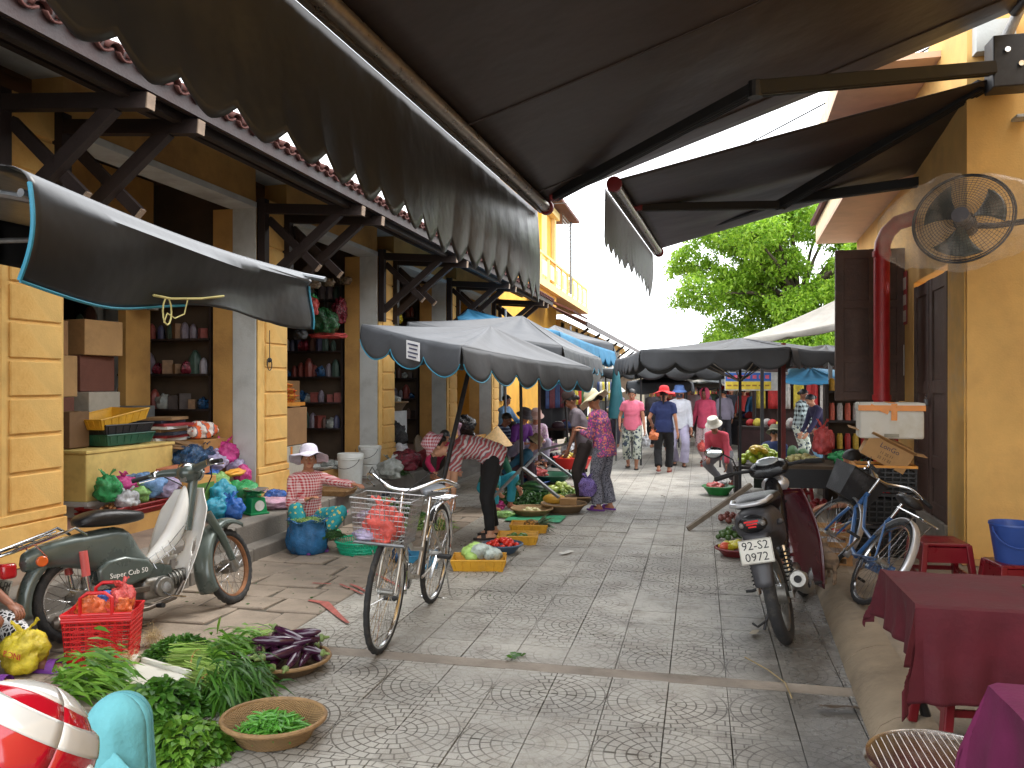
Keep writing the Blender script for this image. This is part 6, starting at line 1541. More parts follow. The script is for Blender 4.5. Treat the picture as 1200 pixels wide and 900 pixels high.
def tuft(label, loc, rz, n, L_, wd, mt, cat='greens', name='herb_bunch', spread=.35, base=(.10, .05), up=.25, bend=.35, stems=None, dirx=1., h=.10, seg=2, group=None, tie=None, fan=.5, lift=None):
    """a bundle of leaves lying on its side: stems at -y, leaves fanning to +y"""
    root = thing(name, label, cat, tuple(loc), rz, group=group)
    P = np.stack([rng.normal(0, base[0], n), rng.uniform(0, base[1]*4, n), np.abs(rng.normal(0, h*.55, n))+.012], 1)
    D = np.stack([rng.normal(0, fan, n)+P[:, 0]*3, np.abs(rng.normal(1, .3, n))*dirx+rng.normal(0, spread, n), rng.normal(up, .35, n)], 1); D /= np.linalg.norm(D, axis=1)[:, None]
    ln = L_*rng.uniform(.6, 1.15, n)
    blades('leaves', mt, root, P, D, ln, wd*rng.uniform(.7, 1.3, n), bend, seg=seg)
    if stems:
        k = int(n*.5); sl_, sm_ = stems
        P2 = np.stack([rng.normal(0, base[0]*.55, k), np.full(k, -sl_)+rng.normal(0, .012, k), np.abs(rng.normal(0, h*.35, k))+.02], 1)
        D2 = np.stack([rng.normal(0, .10, k)+P2[:, 0]*.8, np.full(k, 1.), rng.normal(.05, .06, k)], 1); D2 /= np.linalg.norm(D2, axis=1)[:, None]
        blades('stems', sm_, root, P2, D2, np.full(k, sl_*1.35), np.full(k, .007), .02, seg=1)
    if tie: MB().tube([(base[0]*.9*math.cos(2*PI*k/16), -(stems[0]*.3 if stems else 0), .05+.055*math.sin(2*PI*k/16)) for k in range(16)], .005, 5, close=True).build('tie', tie, root)
    return root
def mound(label, loc, rx, ry, h, n, L_, wd, mt, rz=0., name='leafy_greens', cat='greens', up=.5, bend=.6, seg=2, stuff=False, group=None, out=.8):
    root = thing(name, label, cat, tuple(loc), rz, group=group)
    a = rng.uniform(0, 2*PI, n); r = np.sqrt(rng.random(n)); hh = h*(1-r**2)
    P = np.stack([rx*r*np.cos(a), ry*r*np.sin(a), hh*rng.uniform(.25, 1, n)+.006], 1)
    D = np.stack([np.cos(a)*out+rng.normal(0, .6, n), np.sin(a)*out+rng.normal(0, .6, n), rng.normal(up, .35, n)], 1); D /= np.linalg.norm(D, axis=1)[:, None]
    blades('leaves', mt, root, P, D, L_*rng.uniform(.6, 1.2, n), wd*rng.uniform(.7, 1.3, n), bend, seg=seg)
    g = MB().lathe([(rx*.9, .0), (rx*.75, h*.35), (rx*.4, h*.62), (0.001, h*.72)], n=14, sy=ry/rx); g.build('leaf_core', mat('deep leaf green', (36, 64, 22), .8, .3), root, smooth=True)
    return root
G1 = leafmat('herb green', (46, 96, 26), (94, 146, 48)); G2 = leafmat('bright leaf green', (70, 124, 34), (138, 184, 66)); G3 = leafmat('pale stem green', (150, 190, 84), (196, 216, 130)); G4 = leafmat('dark leaf green', (34, 74, 30), (70, 116, 44)); G5 = leafmat('pale lettuce', (120, 170, 60), (196, 216, 130))
ROOT = leafmat('herb roots', (190, 166, 120), (214, 194, 150), .8, .1)
TIE = mat('orange tie string', (206, 140, 90), .8)
# --- foreground greens, left
p = atz(66, 820); tuft('loose heap of long narrow green leaves beside the styrofoam board', p, R(-35), 460, .17, .021, G2, base=(.13, .07), h=.17, up=.18, fan=.75, bend=.45, seg=3)
p = atz(205, 775); mound('feathery coriander bunches with pale roots on the white board', p+Vector((.02, .04, .02)), .22, .13, .12, 3600, .045, .014, G1, rz=R(20), name='coriander_bunches', up=.6, bend=.3)
for k, (px, py) in enumerate(((148, 757), (180, 745), (150, 775))):
    q = atz(px, py, .07); r_ = thing('herb_roots', 'pale tangle of coriander roots, %s' % ('nearest the red basket', 'at the back of the bunches', 'at the front edge of the board')[k], 'roots', tuple(q-Vector((0, 0, .05))))
    n = 500; P = rng.normal(0, .022, (n, 3))+np.array([0, 0, .05]); D = rng.normal(0, 1, (n, 3))+np.array([-.6, .2, .1]); D /= np.linalg.norm(D, axis=1)[:, None]
    blades('root_fibres', ROOT, r_, P, D, rng.uniform(.04, .08, n), np.full(n, .0022), .3)
p = atz(246, 790); tuft('tied bundle of long green leaves with pale stems, upper one by the eggplants', p+Vector((-.08, .08, .0)), R(-78), 560, .19, .020, G2, base=(.08, .06), h=.15, up=.25, fan=.6, bend=.5, stems=(.20, G3), tie=TIE, seg=3)
p = atz(256, 818); tuft('tied bundle of dark narrow leaves spilling towards the bean basket', p+Vector((-.04, .04, .0)), R(-112), 620, .19, .018, G1, base=(.08, .06), h=.17, up=.2, fan=.8, bend=.6, stems=(.20, G3), tie=TIE, seg=3)
p = atz(292, 765); tuft('short upright bundle of pale green stems', p+Vector((-.06, .12, 0)), R(160), 60, .10, .02, G2, base=(.03, .02), h=.10, stems=(.17, G3), name='stem_bundle', up=.3)
p = atz(188, 838); mound('broad leafy greens heaped between the teal raincoat and the bundles', p, .24, .22, .17, 1300, .068, .034, G1, up=.5, bend=.5, seg=3)
p = atz(212, 882); mound('spinach leaves heaped in front of the bean basket', p, .22, .20, .15, 1200, .072, .036, G2, up=.45, bend=.5, seg=3)
p = atz(166, 842); mound('soft leafy greens right behind the teal raincoat', p, .16, .18, .14, 700, .085, .04, G2, up=.5, bend=.5, seg=3)
# styrofoam boards
FOAM = mat('styrofoam white', (212, 210, 200), .8, .06, 5, .15, dirt=(178, 166, 140))
for lab, px, py, w, d, h, rz in (('white styrofoam board with a red lid edge under the coriander', 170, 800, .44, .30, .035, -18), ('small cream styrofoam slab in front of the white board', 150, 822, .26, .16, .022, -22), ('cream cardboard piece beneath the herb roots', 130, 780, .26, .24, .016, 25)):
    q = atz(px, py); o = thing('styrofoam_board', lab, 'board', tuple(q), R(rz)); MB().box((0, 0, h/2+.008), (w, d, h)).build('slab', FOAM, o, bevel=.008)
    if w > .4: MB().box((0, 0, .010), (w+.012, d+.012, .014)).build('red_edge', mat('orange red lid', (196, 66, 38), .5, .15), o, bevel=.004); MB().box((0, d/2-.015, h+.018), (w, .025, .03)).build('raised_lip', FOAM, o, bevel=.006)
# eggplants in the flat basket
def eggplant():
    out = []
    mp_ = mat('eggplant skin', (58, 22, 48), .16, .25, 9, .03, Coat_Weight=.5); ms = mat('eggplant calyx', (120, 140, 80), .6, .2, 20)
    for bd in (.012, .03, -.02):
        g = MB(); pts = [(bd*math.sin(PI*k/9), -.12+.27*k/9, .028) for k in range(10)]; rr = [.006, .020, .026, .029, .031, .031, .029, .025, .018, .006]; g.tube(pts, [q*.95 for q in rr[::-1]], 12)
        me = g.mesh('eggplant', mp_, True); out.append(me)
    return out
ec = atz(327, 788); basket('flat dark bamboo basket heaped with eggplants', (ec.x, ec.y+.05, .0), .275, .075, BAMD, .92)
cal = MB(); cal.lathe([(.020, -.02), (.024, -.004), (.010, .008), (.006, .035)], n=10, mtx=Matrix.Rotation(R(90), 3, 'X')); cme = cal.mesh('calyx', mat('eggplant calyx', (120, 140, 80), .6), True)
egs = heap(26, (ec.x, ec.y+.05, .055), .20, .185, .13, eggplant, 'glossy purple eggplant in the flat dark basket', 'eggplant', 'eggplants in the flat basket', 'eggplant', tilt=.6)
for e in egs: inst(cme, 'calyx', e, (0, -.120, .028))
for k in range(2):
    q = atz(((356, 706), (606, 770))[k][0]+(20 if k == 0 else 0), ((356, 748), (606, 770))[k][1] if k else 752)
# green bean basket
bc = atz(312, 872); basket('round bamboo basket holding a few green beans', (bc.x, bc.y+.07, .0), .245, .10, BAM, .92)
def bean():
    out = []
    for k in range(3):
        g = MB(); b = random.uniform(-.03, .03); g.tube([(b*math.sin(PI*i/7), -.08+.16*i/7, .006+.006*math.sin(i)) for i in range(8)], [.002, .0055, .006, .0062, .006, .006, .0045, .0015], 6); out.append(g.mesh('green_bean', mat('green bean skin', (84, 150, 50), .35, .2, 12), True))
    return out
heap(130, (bc.x+.01, bc.y+.04, .040), .130, .100, .075, bean, 'slim green bean lying in the round bamboo basket', 'green bean', 'green beans in the bamboo basket', 'green_bean', tilt=.4)
# red shopping basket with bags
rb_o = atz(122, 778); RB_ = mat('red basket plastic', (206, 24, 30), .35, .12, 8, .05)
rbk = thing('shopping_basket', 'tall red perforated plastic shopping basket packed with orange bags', 'basket', (rb_o.x-.07, rb_o.y+.08, 0), R(22))
w, d, h = .175, .12, .31
def lat(x0, y0, x1, y1, m, tp=1.12):
    n = 9
    for k in range(n+1):
        t_ = k/n; g.beam((x0+(x1-x0)*t_, y0+(y1-y0)*t_, .0), ((x0+(x1-x0)*t_)*tp, (y0+(y1-y0)*t_)*tp, h), .008, .004)
    for z in [.0, .03, .06, .09, .12, .15, .18, .21, .24, .265]:
        s = 1+(tp-1)*z/h; g.beam((x0*s, y0*s, z), (x1*s, y1*s, z), .005, .008)
g = MB(); cs = [(-w, -d), (w, -d), (w, d), (-w, d)]
for i in range(4): lat(*cs[i], *cs[(i+1) % 4], g)
g.box((0, 0, .006), (2*w, 2*d, .012)); g.build('lattice_walls', RB_, rbk)
# star pattern panels on the two long faces
for s in (-1, 1):
    g = MB()
    for ix in range(4):
        for iz in range(4):
            cx, cz = (ix-1.5)*.072, .045+iz*.055; sc_ = 1+.12*cz/h; y = s*(d*sc_+.004)
            for a in range(6): an = PI*a/6+PI/12; g.beam((cx-math.cos(an)*.034, y, cz-math.sin(an)*.027), (cx+math.cos(an)*.034, y, cz+math.sin(an)*.027), .004, .004)
    g.build('star_lattice', RB_, rbk)
g = MB(); g.tube([(c[0]*1.13, c[1]*1.13, h) for c in cs], .010, 8, close=True)
for z in (.27, .285, .30):
    s = 1+.12*z/h; g.tube([(c[0]*s, c[1]*s, z) for c in cs], .010, 6, close=True)
g.build('rim', RB_, rbk)
for s in (-1, 1): MB().tube([(-.09, s*d*1.13, h), (-.09, s*d*1.13, h+.10), (-.05, s*d*1.12, h+.13), (.05, s*d*1.12, h+.13), (.09, s*d*1.13, h+.10), (.09, s*d*1.13, h)], .011, 8).build('handle', RB_, rbk, smooth=True)
POR = plastic('orange film', (238, 112, 50)); PRE = plastic('red pink film', (228, 82, 78)); PBL = plastic('blue film', (28, 100, 190)); PDB = plastic('dark blue film', (30, 78, 120)); PPK = plastic('pink film', (224, 60, 150)); PLI = plastic('lilac film', (188, 176, 210)); PWH = plastic('white film', (214, 214, 218)); PGR = plastic('green film', (50, 170, 96)); PLB = plastic('sky blue film', (120, 164, 214)); PCY = plastic('cyan film', (30, 160, 190)); PYE = plastic('yellow film', (226, 204, 44)); PCO = plastic('coral film', (240, 96, 84), .3, 1.); PLG = plastic('lime film', (150, 200, 110)); PMR = plastic('dark red film', (130, 30, 52)); PGY = plastic('grey clear film', (170, 174, 168))
B0 = Vector((rb_o.x-.07, rb_o.y+.08, .01))
bag('orange bag stuffed in the left of the red basket', B0+Vector((-.07, -.02, .22)), (.10, .09, .10), POR, False)
bag('orange bag stuffed in the right of the red basket', B0+Vector((.09, .03, .23)), (.09, .08, .10), POR, False)
bag('coral red bag draped over the back of the red basket', B0+Vector((.08, .06, .26)), (.11, .07, .11), PRE)
bag('crumpled blue bag on top of the red basket', B0+Vector((-.03, .05, .30)), (.07, .05, .06), PBL, False)
# yellow bag in the hands
yb = atz(6, 800)+Vector((.0, .14, .02))
yo = bag('yellow carrier bag with red lettering held by the patterned-trouser person', yb, (.125, .11, .15), PYE)
words('BONI', .05, mat('red bag print', (190, 50, 30), .5), yo, None, None, name='printed_word', mtx=Matrix.Rotation(-yo.rotation_euler.z, 4, 'Z') @ Matrix.Translation((.03, -.125, .13)) @ Matrix.Rotation(R(90), 4, 'X') @ Matrix.Rotation(R(-8), 4, 'Z'))
# bicycle basket bag
bb = Matrix.LocRotScale(b1_.location, b1_.rotation_euler, b1_.scale)
c_ = bb @ Vector((0, 1.18, .665)); bag('coral red knotted carrier bag inside the wire bicycle basket', c_, (.15, .12, .135), PCO)
c_ = bb @ Vector((.07, 1.20, .665)); bag('clear bag beneath the coral bag in the bicycle basket', c_, (.10, .10, .05), PLI, False)
# ---- around the gingham woman
q = atz(349, 652); rt2 = thing('open_sack', 'blue plastic sack open at the top and full of beansprout greens', 'sack', (q.x, q.y+.20, .0))
g = MB(); pr = [(.16, .0), (.20, .05), (.215, .14), (.19, .24), (.175, .30), (.195, .34), (.215, .335)]; n = 34; vs = []
for i, (r_, z) in enumerate(pr):
    for k in range(n):
        a = 2*PI*k/n; f = 1+.05*math.sin(7*a+i)+.03*math.sin(13*a+2*i); vs.append((r_*f*math.cos(a), r_*f*math.sin(a)*.9, z+.015*math.sin(5*a)*(i > 3)))
g.add(vs, [(i*n+k, i*n+(k+1) % n, (i+1)*n+(k+1) % n, (i+1)*n+k) for i in range(len(pr)-1) for k in range(n)]+[tuple(range(n))[::-1]]); g.build('sack_film', plastic('strong blue film', (34, 112, 170)), rt2, smooth=True)
MB().lathe([(.16, .30), (.10, .33), (.001, .34)], n=16).build('leaf_fill', mat('deep leaf green', (36, 64, 22), .8), rt2, smooth=True)
n = 500; P = np.stack([rng.normal(0, .07, n), rng.normal(0, .07, n), np.full(n, .335)], 1); D = rng.normal(0, 1, (n, 3)); D[:, 2] = np.abs(D[:, 2])*.5; D /= np.linalg.norm(D, axis=1)[:, None]; blades('sprouts', G5, rt2, P, D, rng.uniform(.03, .05, n), np.full(n, .007), .3)
q = atz(412, 652); cb_ = thing('colander', 'round turquoise green plastic colander basket with slotted sides', 'colander', (q.x, q.y+.24, 0))
CG = mat('turquoise green plastic', (24, 172, 132), .4, .12, 10, .05); g = MB()
for k in range(60): a = 2*PI*k/60; g.beam((.215*math.cos(a), .215*math.sin(a), .0), (.262*math.cos(a), .262*math.sin(a), .12), .009, .004, (math.cos(a), math.sin(a), 0))
g.build('slats', CG, cb_)
g = MB()
for z, r_ in ((.0, .215), (.025, .226), (.06, .24), (.12, .262)): g.tube([(r_*math.cos(2*PI*k/40), r_*math.sin(2*PI*k/40), z) for k in range(40)], .008 if z != .12 else .011, 6, close=True)
g.build('rings', CG, cb_, smooth=True)
g = MB()
for k in range(-7, 8): x = k*.029; y = math.sqrt(max(0, .215**2-x*x)); g.beam((x, -y, .006), (x, y, .006), .012, .006); g.beam((-y, x, .009), (y, x, .009), .012, .004)
g.build('base_grid', CG, cb_)
tab = [  # label, px, py (ground), kind...
    ('b', 'green bag of loose herbs beside the blue sack', 378, 632, (.17, .14, .10), PGR), ('b', 'pink bag at the feet of the gingham woman', 396, 612, (.15, .12, .10), PPK),
    ('b', 'lilac bag lying behind the green colander', 430, 612, (.20, .13, .09), PLI), ('b', 'lime green bag behind the pink bag', 410, 596, (.14, .12, .11), PLG), ('b', 'pale green bag behind the bicycle basket', 452, 596, (.15, .12, .10), PLG),
    ('b', 'orange bag behind the goods of the gingham woman', 398, 586, (.13, .1, .09), POR)]
for _, lab, px, py, r_, m_ in tab: bag(lab, atz(px, py), r_, m_)
q = atz(384, 628, .16); mound('small dark herbs heaped on the green bag', q, .17, .12, .06, 700, .04, .014, G4, name='herbs')
q = atz(500, 618); mound('long beans and grasses heaped behind the bicycle', q, .30, .22, .13, 700, .14, .012, G5, name='long_beans', up=.2, seg=3)
q = atz(470, 604); mound('dark greens behind the wire basket', q, .30, .22, .14, 600, .10, .03, G4, name='greens_heap')
tray('dark blue crate behind the bags of the gingham woman', atz(430, 590), .55, .34, .16, mat('navy plastic', (34, 46, 66), .4), R(6))
tray('shallow bamboo tray of brown snacks on the step', atz(436, 582, .32)+Vector((-.6, .1, 0)), .5, .34, .06, RIMB, R(4))
bag('dark blue bag leaning against the step by the bicycle wheel', atz(470, 660)+Vector((0, .05, 0)), (.12, .10, .10), PDB)
tray('blue perforated crate seen through the bicycle wheels', atz(492, 664), .30, .22, .12, mat('blue crate plastic', (40, 120, 156), .4), R(20))
# ---- by the bending woman
YT = mat('yellow tray plastic', (214, 160, 40), .45, .14, 8, .08, dirt=(160, 118, 40))
q = atz(556, 670); t1 = tray('yellow tray of bagged white cabbages at the bending woman', (q.x, q.y+.16, 0), .44, .30, .10, YT, R(12))
def cabb():
    g = crumple((0, 0, 0), (.075, .07, .065), 14, 10, .14, 3., False); a = g.mesh('cabbage', plastic('milky wrapped cabbage', (200, 214, 206)), True)
    g = crumple((0, 0, 0), (.07, .07, .06), 14, 10, .16, 9., False); return [a, g.mesh('cabbage', mat('pale cabbage leaf', (166, 202, 110), .5, .25, 12, .3), True), a]
heap(9, (q.x, q.y+.16, .05), .15, .10, .08, cabb, 'cabbage wrapped in clear film in the yellow tray', 'cabbage', 'cabbages in the yellow tray', 'cabbage', tilt=.2)
q = atz(584, 652); bowl('blue-grey plastic basin of red tomatoes', (q.x, q.y+.18, 0), .20, .09, mat('slate blue plastic', (66, 88, 112), .4))
heap(26, (q.x, q.y+.18, .055), .145, .145, .06, fruit((206, 44, 26), .031), 'ripe red tomato in the slate blue basin', 'tomato', 'tomatoes in the blue basin', 'tomato')
q = atz(602, 640); tray('yellow tray with a few limes beside the tomatoes', (q.x, q.y+.2, 0), .38, .28, .09, YT, R(10))
heap(6, (q.x, q.y+.22, .02), .12, .09, .03, fruit((88, 124, 56), .038, 1.2), 'green lime in the yellow tray by the tomatoes', 'lime', 'limes in the yellow tray', 'lime')
q = atz(616, 626); tray('yellow tray with a pineapple beyond the limes', (q.x, q.y+.2, 0), .38, .28, .09, YT, R(8))
pa = thing('pineapple', 'ripe pineapple with spiky crown lying in the far yellow tray', 'pineapple', (q.x+.04, q.y+.12, .09), R(-70))
t = NT('pineapple skin'); o2 = t.coord(); v = t.vor(o2, 40); t.bump(v, 1., .02); pm_ = t.out(t.mix(t.ramp(v, .2, .6), lin((206, 140, 56)), lin((110, 84, 34))), .6)
MB().ball((0, 0, 0), (.06, .09, .06), 16, 12).build('fruit_body', pm_, pa, smooth=True)
n = 60; P = rng.normal(0, .012, (n, 3))+np.array([0, .08, 0]); D = rng.normal(0, .35, (n, 3))+np.array([0, 1, .2]); D /= np.linalg.norm(D, axis=1)[:, None]; blades('crown_leaves', leafmat('pineapple leaf', (70, 100, 74), (120, 140, 110)), pa, P, D, rng.uniform(.12, .22, n), np.full(n, .022), .2, seg=3)
gm = MB().grid(lambda u, v: ((u-.5)*.7, (v-.5)*.5, .016+.006*math.sin(u*9)*math.sin(v*7)), 8, 6).build('plastic_mat', mat('green plastic sheet', (60, 158, 116), .4, .15, 8, .2), None, loc=tuple(atz(624, 612)+Vector((0, .2, .004)))); tag(gm, 'green plastic sheet spread under the round basket', 'sheet')
q = atz(618, 608); basket('round pale bamboo basket at the street side of the greens', (q.x, q.y+.28, 0), .27, .09, BAM)
heap(7, (q.x, q.y+.26, .03), .14, .12, .02, fruit((214, 206, 150), .035, 1.3), 'pale mango in the round bamboo basket', 'mango', 'mangoes in the round basket', 'mango')
q = atz(656, 604); basket('dark round basket with a brown carton and papaya on it', (q.x, q.y+.32, 0), .30, .11, BAMD)
carton('small brown carton sitting on the dark round basket', (q.x+.08, q.y+.2, .11), .22, .14, .09, R(5), tape=False)
pp = MB().ball((0, 0, 0), (.16, .075, .07), 18, 10).build('papaya', mat('papaya skin', (206, 160, 60), .4, .35, 4, .05), None, smooth=True, loc=(q.x-.12, q.y+.28, .17)); tag(pp, 'yellow papaya lying on the dark round basket', 'papaya')
q = atz(606, 592); mound('dark leafy greens spread before the watermelon', (q.x, q.y+.3, 0), .55, .40, .16, 1500, .10, .035, G4, name='greens_heap')
t = NT('watermelon rind'); o2 = t.coord(); x, y, z = t.sep(o2); st = t.ma('SINE', t.ma('ADD', t.ma('MULTIPLY', t.ma('ARCTAN2', y, z), 10.), t.ma('MULTIPLY', t.noise(o2, 14), 5.))); wmm = t.out(t.mix(t.ramp(st, -.2, .6), lin((28, 58, 34)), lin((58, 96, 56))), .25)
for lab, px, py, r_ in (('long dark watermelon lying behind the leafy greens', 622, 586, (.26, .13, .13)), ('second watermelon behind the umbrella stand', 600, 583, (.2, .13, .13))):
    q = atz(px, py); w_ = MB().ball((0, 0, 0), r_, 20, 12).build('watermelon', wmm, None, smooth=True, loc=(q.x, q.y+.2, r_[2]), rz=R(-20)); tag(w_, lab, 'watermelon')
bag('pink bag between the bending woman and the pineapple', atz(582, 596), (.16, .12, .07), PPK, False); bag('pale green bag under the pink bag', atz(590, 606), (.16, .12, .05), PLG, False)
q = atz(662, 586); mound('pale yellow green vegetables by the stand foot', (q.x, q.y+.2, 0), .35, .25, .14, 500, .10, .04, G5, name='greens_heap')
heap(12, (q.x-.1, q.y+.3, .06), .22, .16, .1, fruit((190, 206, 110), .045, 1.8), 'pale green gourd heaped by the umbrella stand', 'gourd', 'pale gourds by the umbrella stand', 'gourd')
for lab, px, py, r_, m_ in (('brown basket behind the purple bag', 682, 580, .24, BAMD), ('reddish basket beside the man in the dark cap', 678, 590, .20, BAMD)):
    q = atz(px, py); basket(lab, (q.x, q.y+.1, 0), r_, .09, m_)
q = atz(664, 562); bowl('big bright red plastic basin beneath the man in the cap', (q.x+.05, q.y+.4, .16), .36, .20, mat('bright red plastic', (216, 36, 30), .4, .1), base=.75)
heap(16, (q.x+.05, q.y+.4, .34), .25, .22, .05, fruit((214, 196, 90), .04, 1.3), 'yellowish fruit piled in the red basin', 'fruit', 'fruit in the red basin', 'fruit')
bowl('dark green shallow basin behind the pole', tuple(atz(640, 570)+Vector((0, .3, .05))), .42, .12, mat('dark green plastic', (26, 84, 58), .4)); bowl('blue shallow basin left of the dark green one', tuple(atz(616, 572)+Vector((0, .2, .0))), .36, .10, mat('cobalt plastic', (34, 78, 150), .4))
bag('pink and red striped cloth bundle above the blue basin', atz(622, 570)+Vector((0, .3, .1)), (.24, .18, .12), PRE, False)
# low display bench with dark fruit and bags
q = atz(638, 560); bn_ = thing('display_bench', 'low bench crowded with dark round fruit behind the stands', 'bench', (q.x, q.y+.8, 0)); MB().box((0, 0, .2), (1.3, .8, .04)).build('bench_top', WOOD, bn_)
for x in (-.6, .6):
    for y in (-.35, .35): MB().box((x, y, .09), (.05, .05, .18)).build('leg', WOOD, bn_)
heap(60, (q.x, q.y+.8, .22), .6, .36, .10, fruit((40, 24, 36), .045), 'dark purple fruit on the low bench', 'fruit', 'dark fruit on the low bench', 'fruit')
for k, (lab, px, py, zz, r_, m_) in enumerate((('big white clear bag in front of the lilac blouse woman', 668, 548, .2, (.30, .22, .18), PWH), ('lime green bag by the parked dark motorbike', 668, 534, .2, (.20, .18, .16), PLG), ('pale pink bag of goods by the tent pole', 636, 546, .28, (.28, .2, .14), plastic('pale pink film', (222, 176, 200))), ('sky blue bag under the pale pink bag', 652, 556, .1, (.24, .18, .12), PCY), ('white bag at the knees of the purple-shirted woman', 612, 552, .28, (.22, .2, .16), PWH),
    ('purple striped bag on the lap of the lilac blouse woman', 634, 548, .42, (.16, .14, .12), plastic('violet pink film', (206, 100, 190))), ('grey clear bag on the paving behind the conical hat', 592, 566, .0, (.22, .18, .16), PGY), ('blue bag behind the grey clear bag', 603, 561, .0, (.16, .14, .14), PLB))): bag(lab, atz(px, py)+Vector((0, .3, zz)), r_, m_)
rbx_ = MB().box((0, 0, .2), (.5, .4, .4)).build('cool_box', mat('bright red plastic', (216, 36, 30), .4), None, loc=tuple(atz(616, 526, .3)), bevel=.03); tag(rbx_, 'bright red cool box against the yellow wall', 'box')
# carried bags
def hang(label, at, r_, m_): return bag(label, Vector(at)-Vector((0, 0, r_[2]*2.2)), r_, m_)
q = aty(688, 552, 10.75); hb_ = hang('purple patterned bag hanging from the stooping man\'s hand', q, (.13, .10, .15), patt('purple patterned bag', 'floral', (130, 110, 170), (58, 44, 96), (100, 84, 150), sc=60))
q = aty(757, 507, 16.6); hang('white carrier bag carried by the pink t-shirt woman', q, (.11, .09, .13), PWH)
q = aty(823, 514, 17.2); hang('coral and green bag of vegetables in the pink hooded woman\'s hand', q, (.13, .1, .12), PCO)
q = aty(766, 513, 15.4); hang('orange brown handbag under the arm of the red-hatted woman', q+Vector((0, 0, .18)), (.12, .08, .10), mat('orange leather', (206, 116, 70), .6))
# ---- right side of the street
q = atz(842, 582); bowl('green plastic basin with a red bag in it', (q.x, q.y+.22, 0), .24, .13, mat('mid green plastic', (44, 130, 60), .35)); bag('red bag lying in the green basin', (q.x-.04, q.y+.22, .09), (.17, .13, .07), PRE, False); bag('white bag in the green basin', (q.x+.05, q.y+.28, .10), (.1, .1, .08), PWH, False)
heap(16, (lambda p: (p.x, p.y, .01))(atz(856, 612)), .16, .14, .07, fruit((112, 60, 50), .036), 'brown shallot in the small heap behind the motorbike', 'shallot', 'shallots heaped behind the motorbike', 'shallot')
heap(18, (lambda p: (p.x, p.y, .01))(atz(856, 633)), .13, .12, .10, fruit((58, 86, 34), .036), 'dark green lime in the heap beside the motorbike', 'lime', 'limes heaped beside the motorbike', 'lime')
q = atz(862, 655); bowl('dark red basin of green-yellow mangoes beside the motorbike', (q.x, q.y+.14, 0), .19, .08, mat('dark red plastic', (110, 34, 36), .4))
heap(10, (q.x, q.y+.14, .05), .12, .10, .05, fruit((190, 180, 50), .04, 1.7), 'yellow green mango in the dark red basin', 'mango', 'mangoes in the dark red basin', 'mango'); heap(3, (q.x-.1, q.y+.08, .07), .03, .03, .01, fruit((200, 80, 50), .035, 1.7), 'reddish mango at the edge of the dark red basin', 'mango', 'reddish mangoes in the dark red basin', 'mango')
# wooden crate
q = atz(962, 668, .10); wc = thing('wooden_crate', 'slatted pale wooden crate lined with white paper behind the motorbike', 'crate', (q.x+.0, q.y+.25, .1), R(-8)); PW = mat('pale crate wood', (190, 146, 96), .7, .25, 8, .35)
for x in (-.26, .26):
    for y in (-.2, .2): MB().box((x, y, .17), (.04, .04, .34)).build('corner_post', PW, wc)
for k in range(4):
    z = .04+k*.09
    for y in (-.225, .225): MB().box((0, y, z), (.56, .012, .045)).build('slat', PW, wc)
    for x in (-.285, .285): MB().box((x, 0, z), (.012, .44, .045)).build('slat', PW, wc)
MB().box((0, 0, .02), (.5, .4, .015)).build('base_board', PW, wc)
g = crumple((0, 0, .02), (.23, .18, .15), 22, 14, .2, 5.); pp = g.build('paper_lining', mat('white tissue paper', (206, 206, 214), .8, .1, 8, .5), wc, smooth=True)
heap(10, (q.x-.05, q.y+.42, .30), .14, .08, .03, fruit((130, 150, 60), .03), 'small green fruit in the paper-lined crate', 'fruit', 'green fruit in the wooden crate', 'fruit')
# stack: black crates, torn carton, foam box
BC = mat('black crate plastic', (26, 26, 28), .4, .2, 10, .1)
def vcrate(label, loc, rz=0., hh=.27, w=.50, d=.36, m_=None, edge=None):
    root = thing('plastic_crate', label, 'crate', tuple(loc), rz); m_ = m_ or BC
    g = MB()
    for s in (-1, 1):
        for k in range(9): g.box((-w/2+w*k/8, s*d/2, hh/2), (.012, .010, hh)); 
        for k in range(7): g.box((s*w/2, -d/2+d*k/6, hh/2), (.010, .012, hh))
        for k in range(6): g.box((0, s*d/2, .012+(hh-.024)*k/5), (w, .012, .014)); g.box((s*w/2, 0, .012+(hh-.024)*k/5), (.012, d, .014))
    g.box((0, 0, .008), (w, d, .012)); g.build('lattice', m_, root)
    e = MB()
    for s in (-1, 1): e.box((0, s*d/2, hh), (w+.03, .03, .022)); e.box((s*w/2, 0, hh), (.03, d-.03, .021))
    e.build('top_rim', edge or m_, root)
    MB().box((0, 0, hh*.45), (w*.9, d*.88, hh*.8)).build('dark_contents', mat('dark goods', (34, 34, 32), .9, .5, 9, .3), root)
    return root
q = Vector((1.62, 8.0, .15)); vcrate('black lattice crate, lowest of the stack by the door', q, R(-4)); vcrate('black lattice crate, second of the stack by the door', q+Vector((0, 0, .29)), R(-3)); vcrate('black crate with an orange rim on top of its stack', q+Vector((.01, 0, .58)), R(-4), .23, edge=mat('orange crate rim', (222, 150, 50), .4))
cb2 = carton('torn brown carton tipped over on the black crates', q+Vector((-.02, -.05, .84)), .40, .26, .20, 0, (184, 142, 92), False, rot=(R(2), R(28), R(-6)), flaps=True, open_=False, texts=(('LonGo', .062, (60, 60, 84), 'front', .15), ('11 22 11', .034, (60, 52, 48), 'front', .09), ('22 11 22', .034, (60, 52, 48), 'front', .045)))
MB().grid(lambda u, v: (-.22-.17*v, -.12+.25*u, .19-.03*v), 3, 3).build('open_flap', mat('cardboard 184 142 92', (184, 142, 92)), cb2, solid=.005)
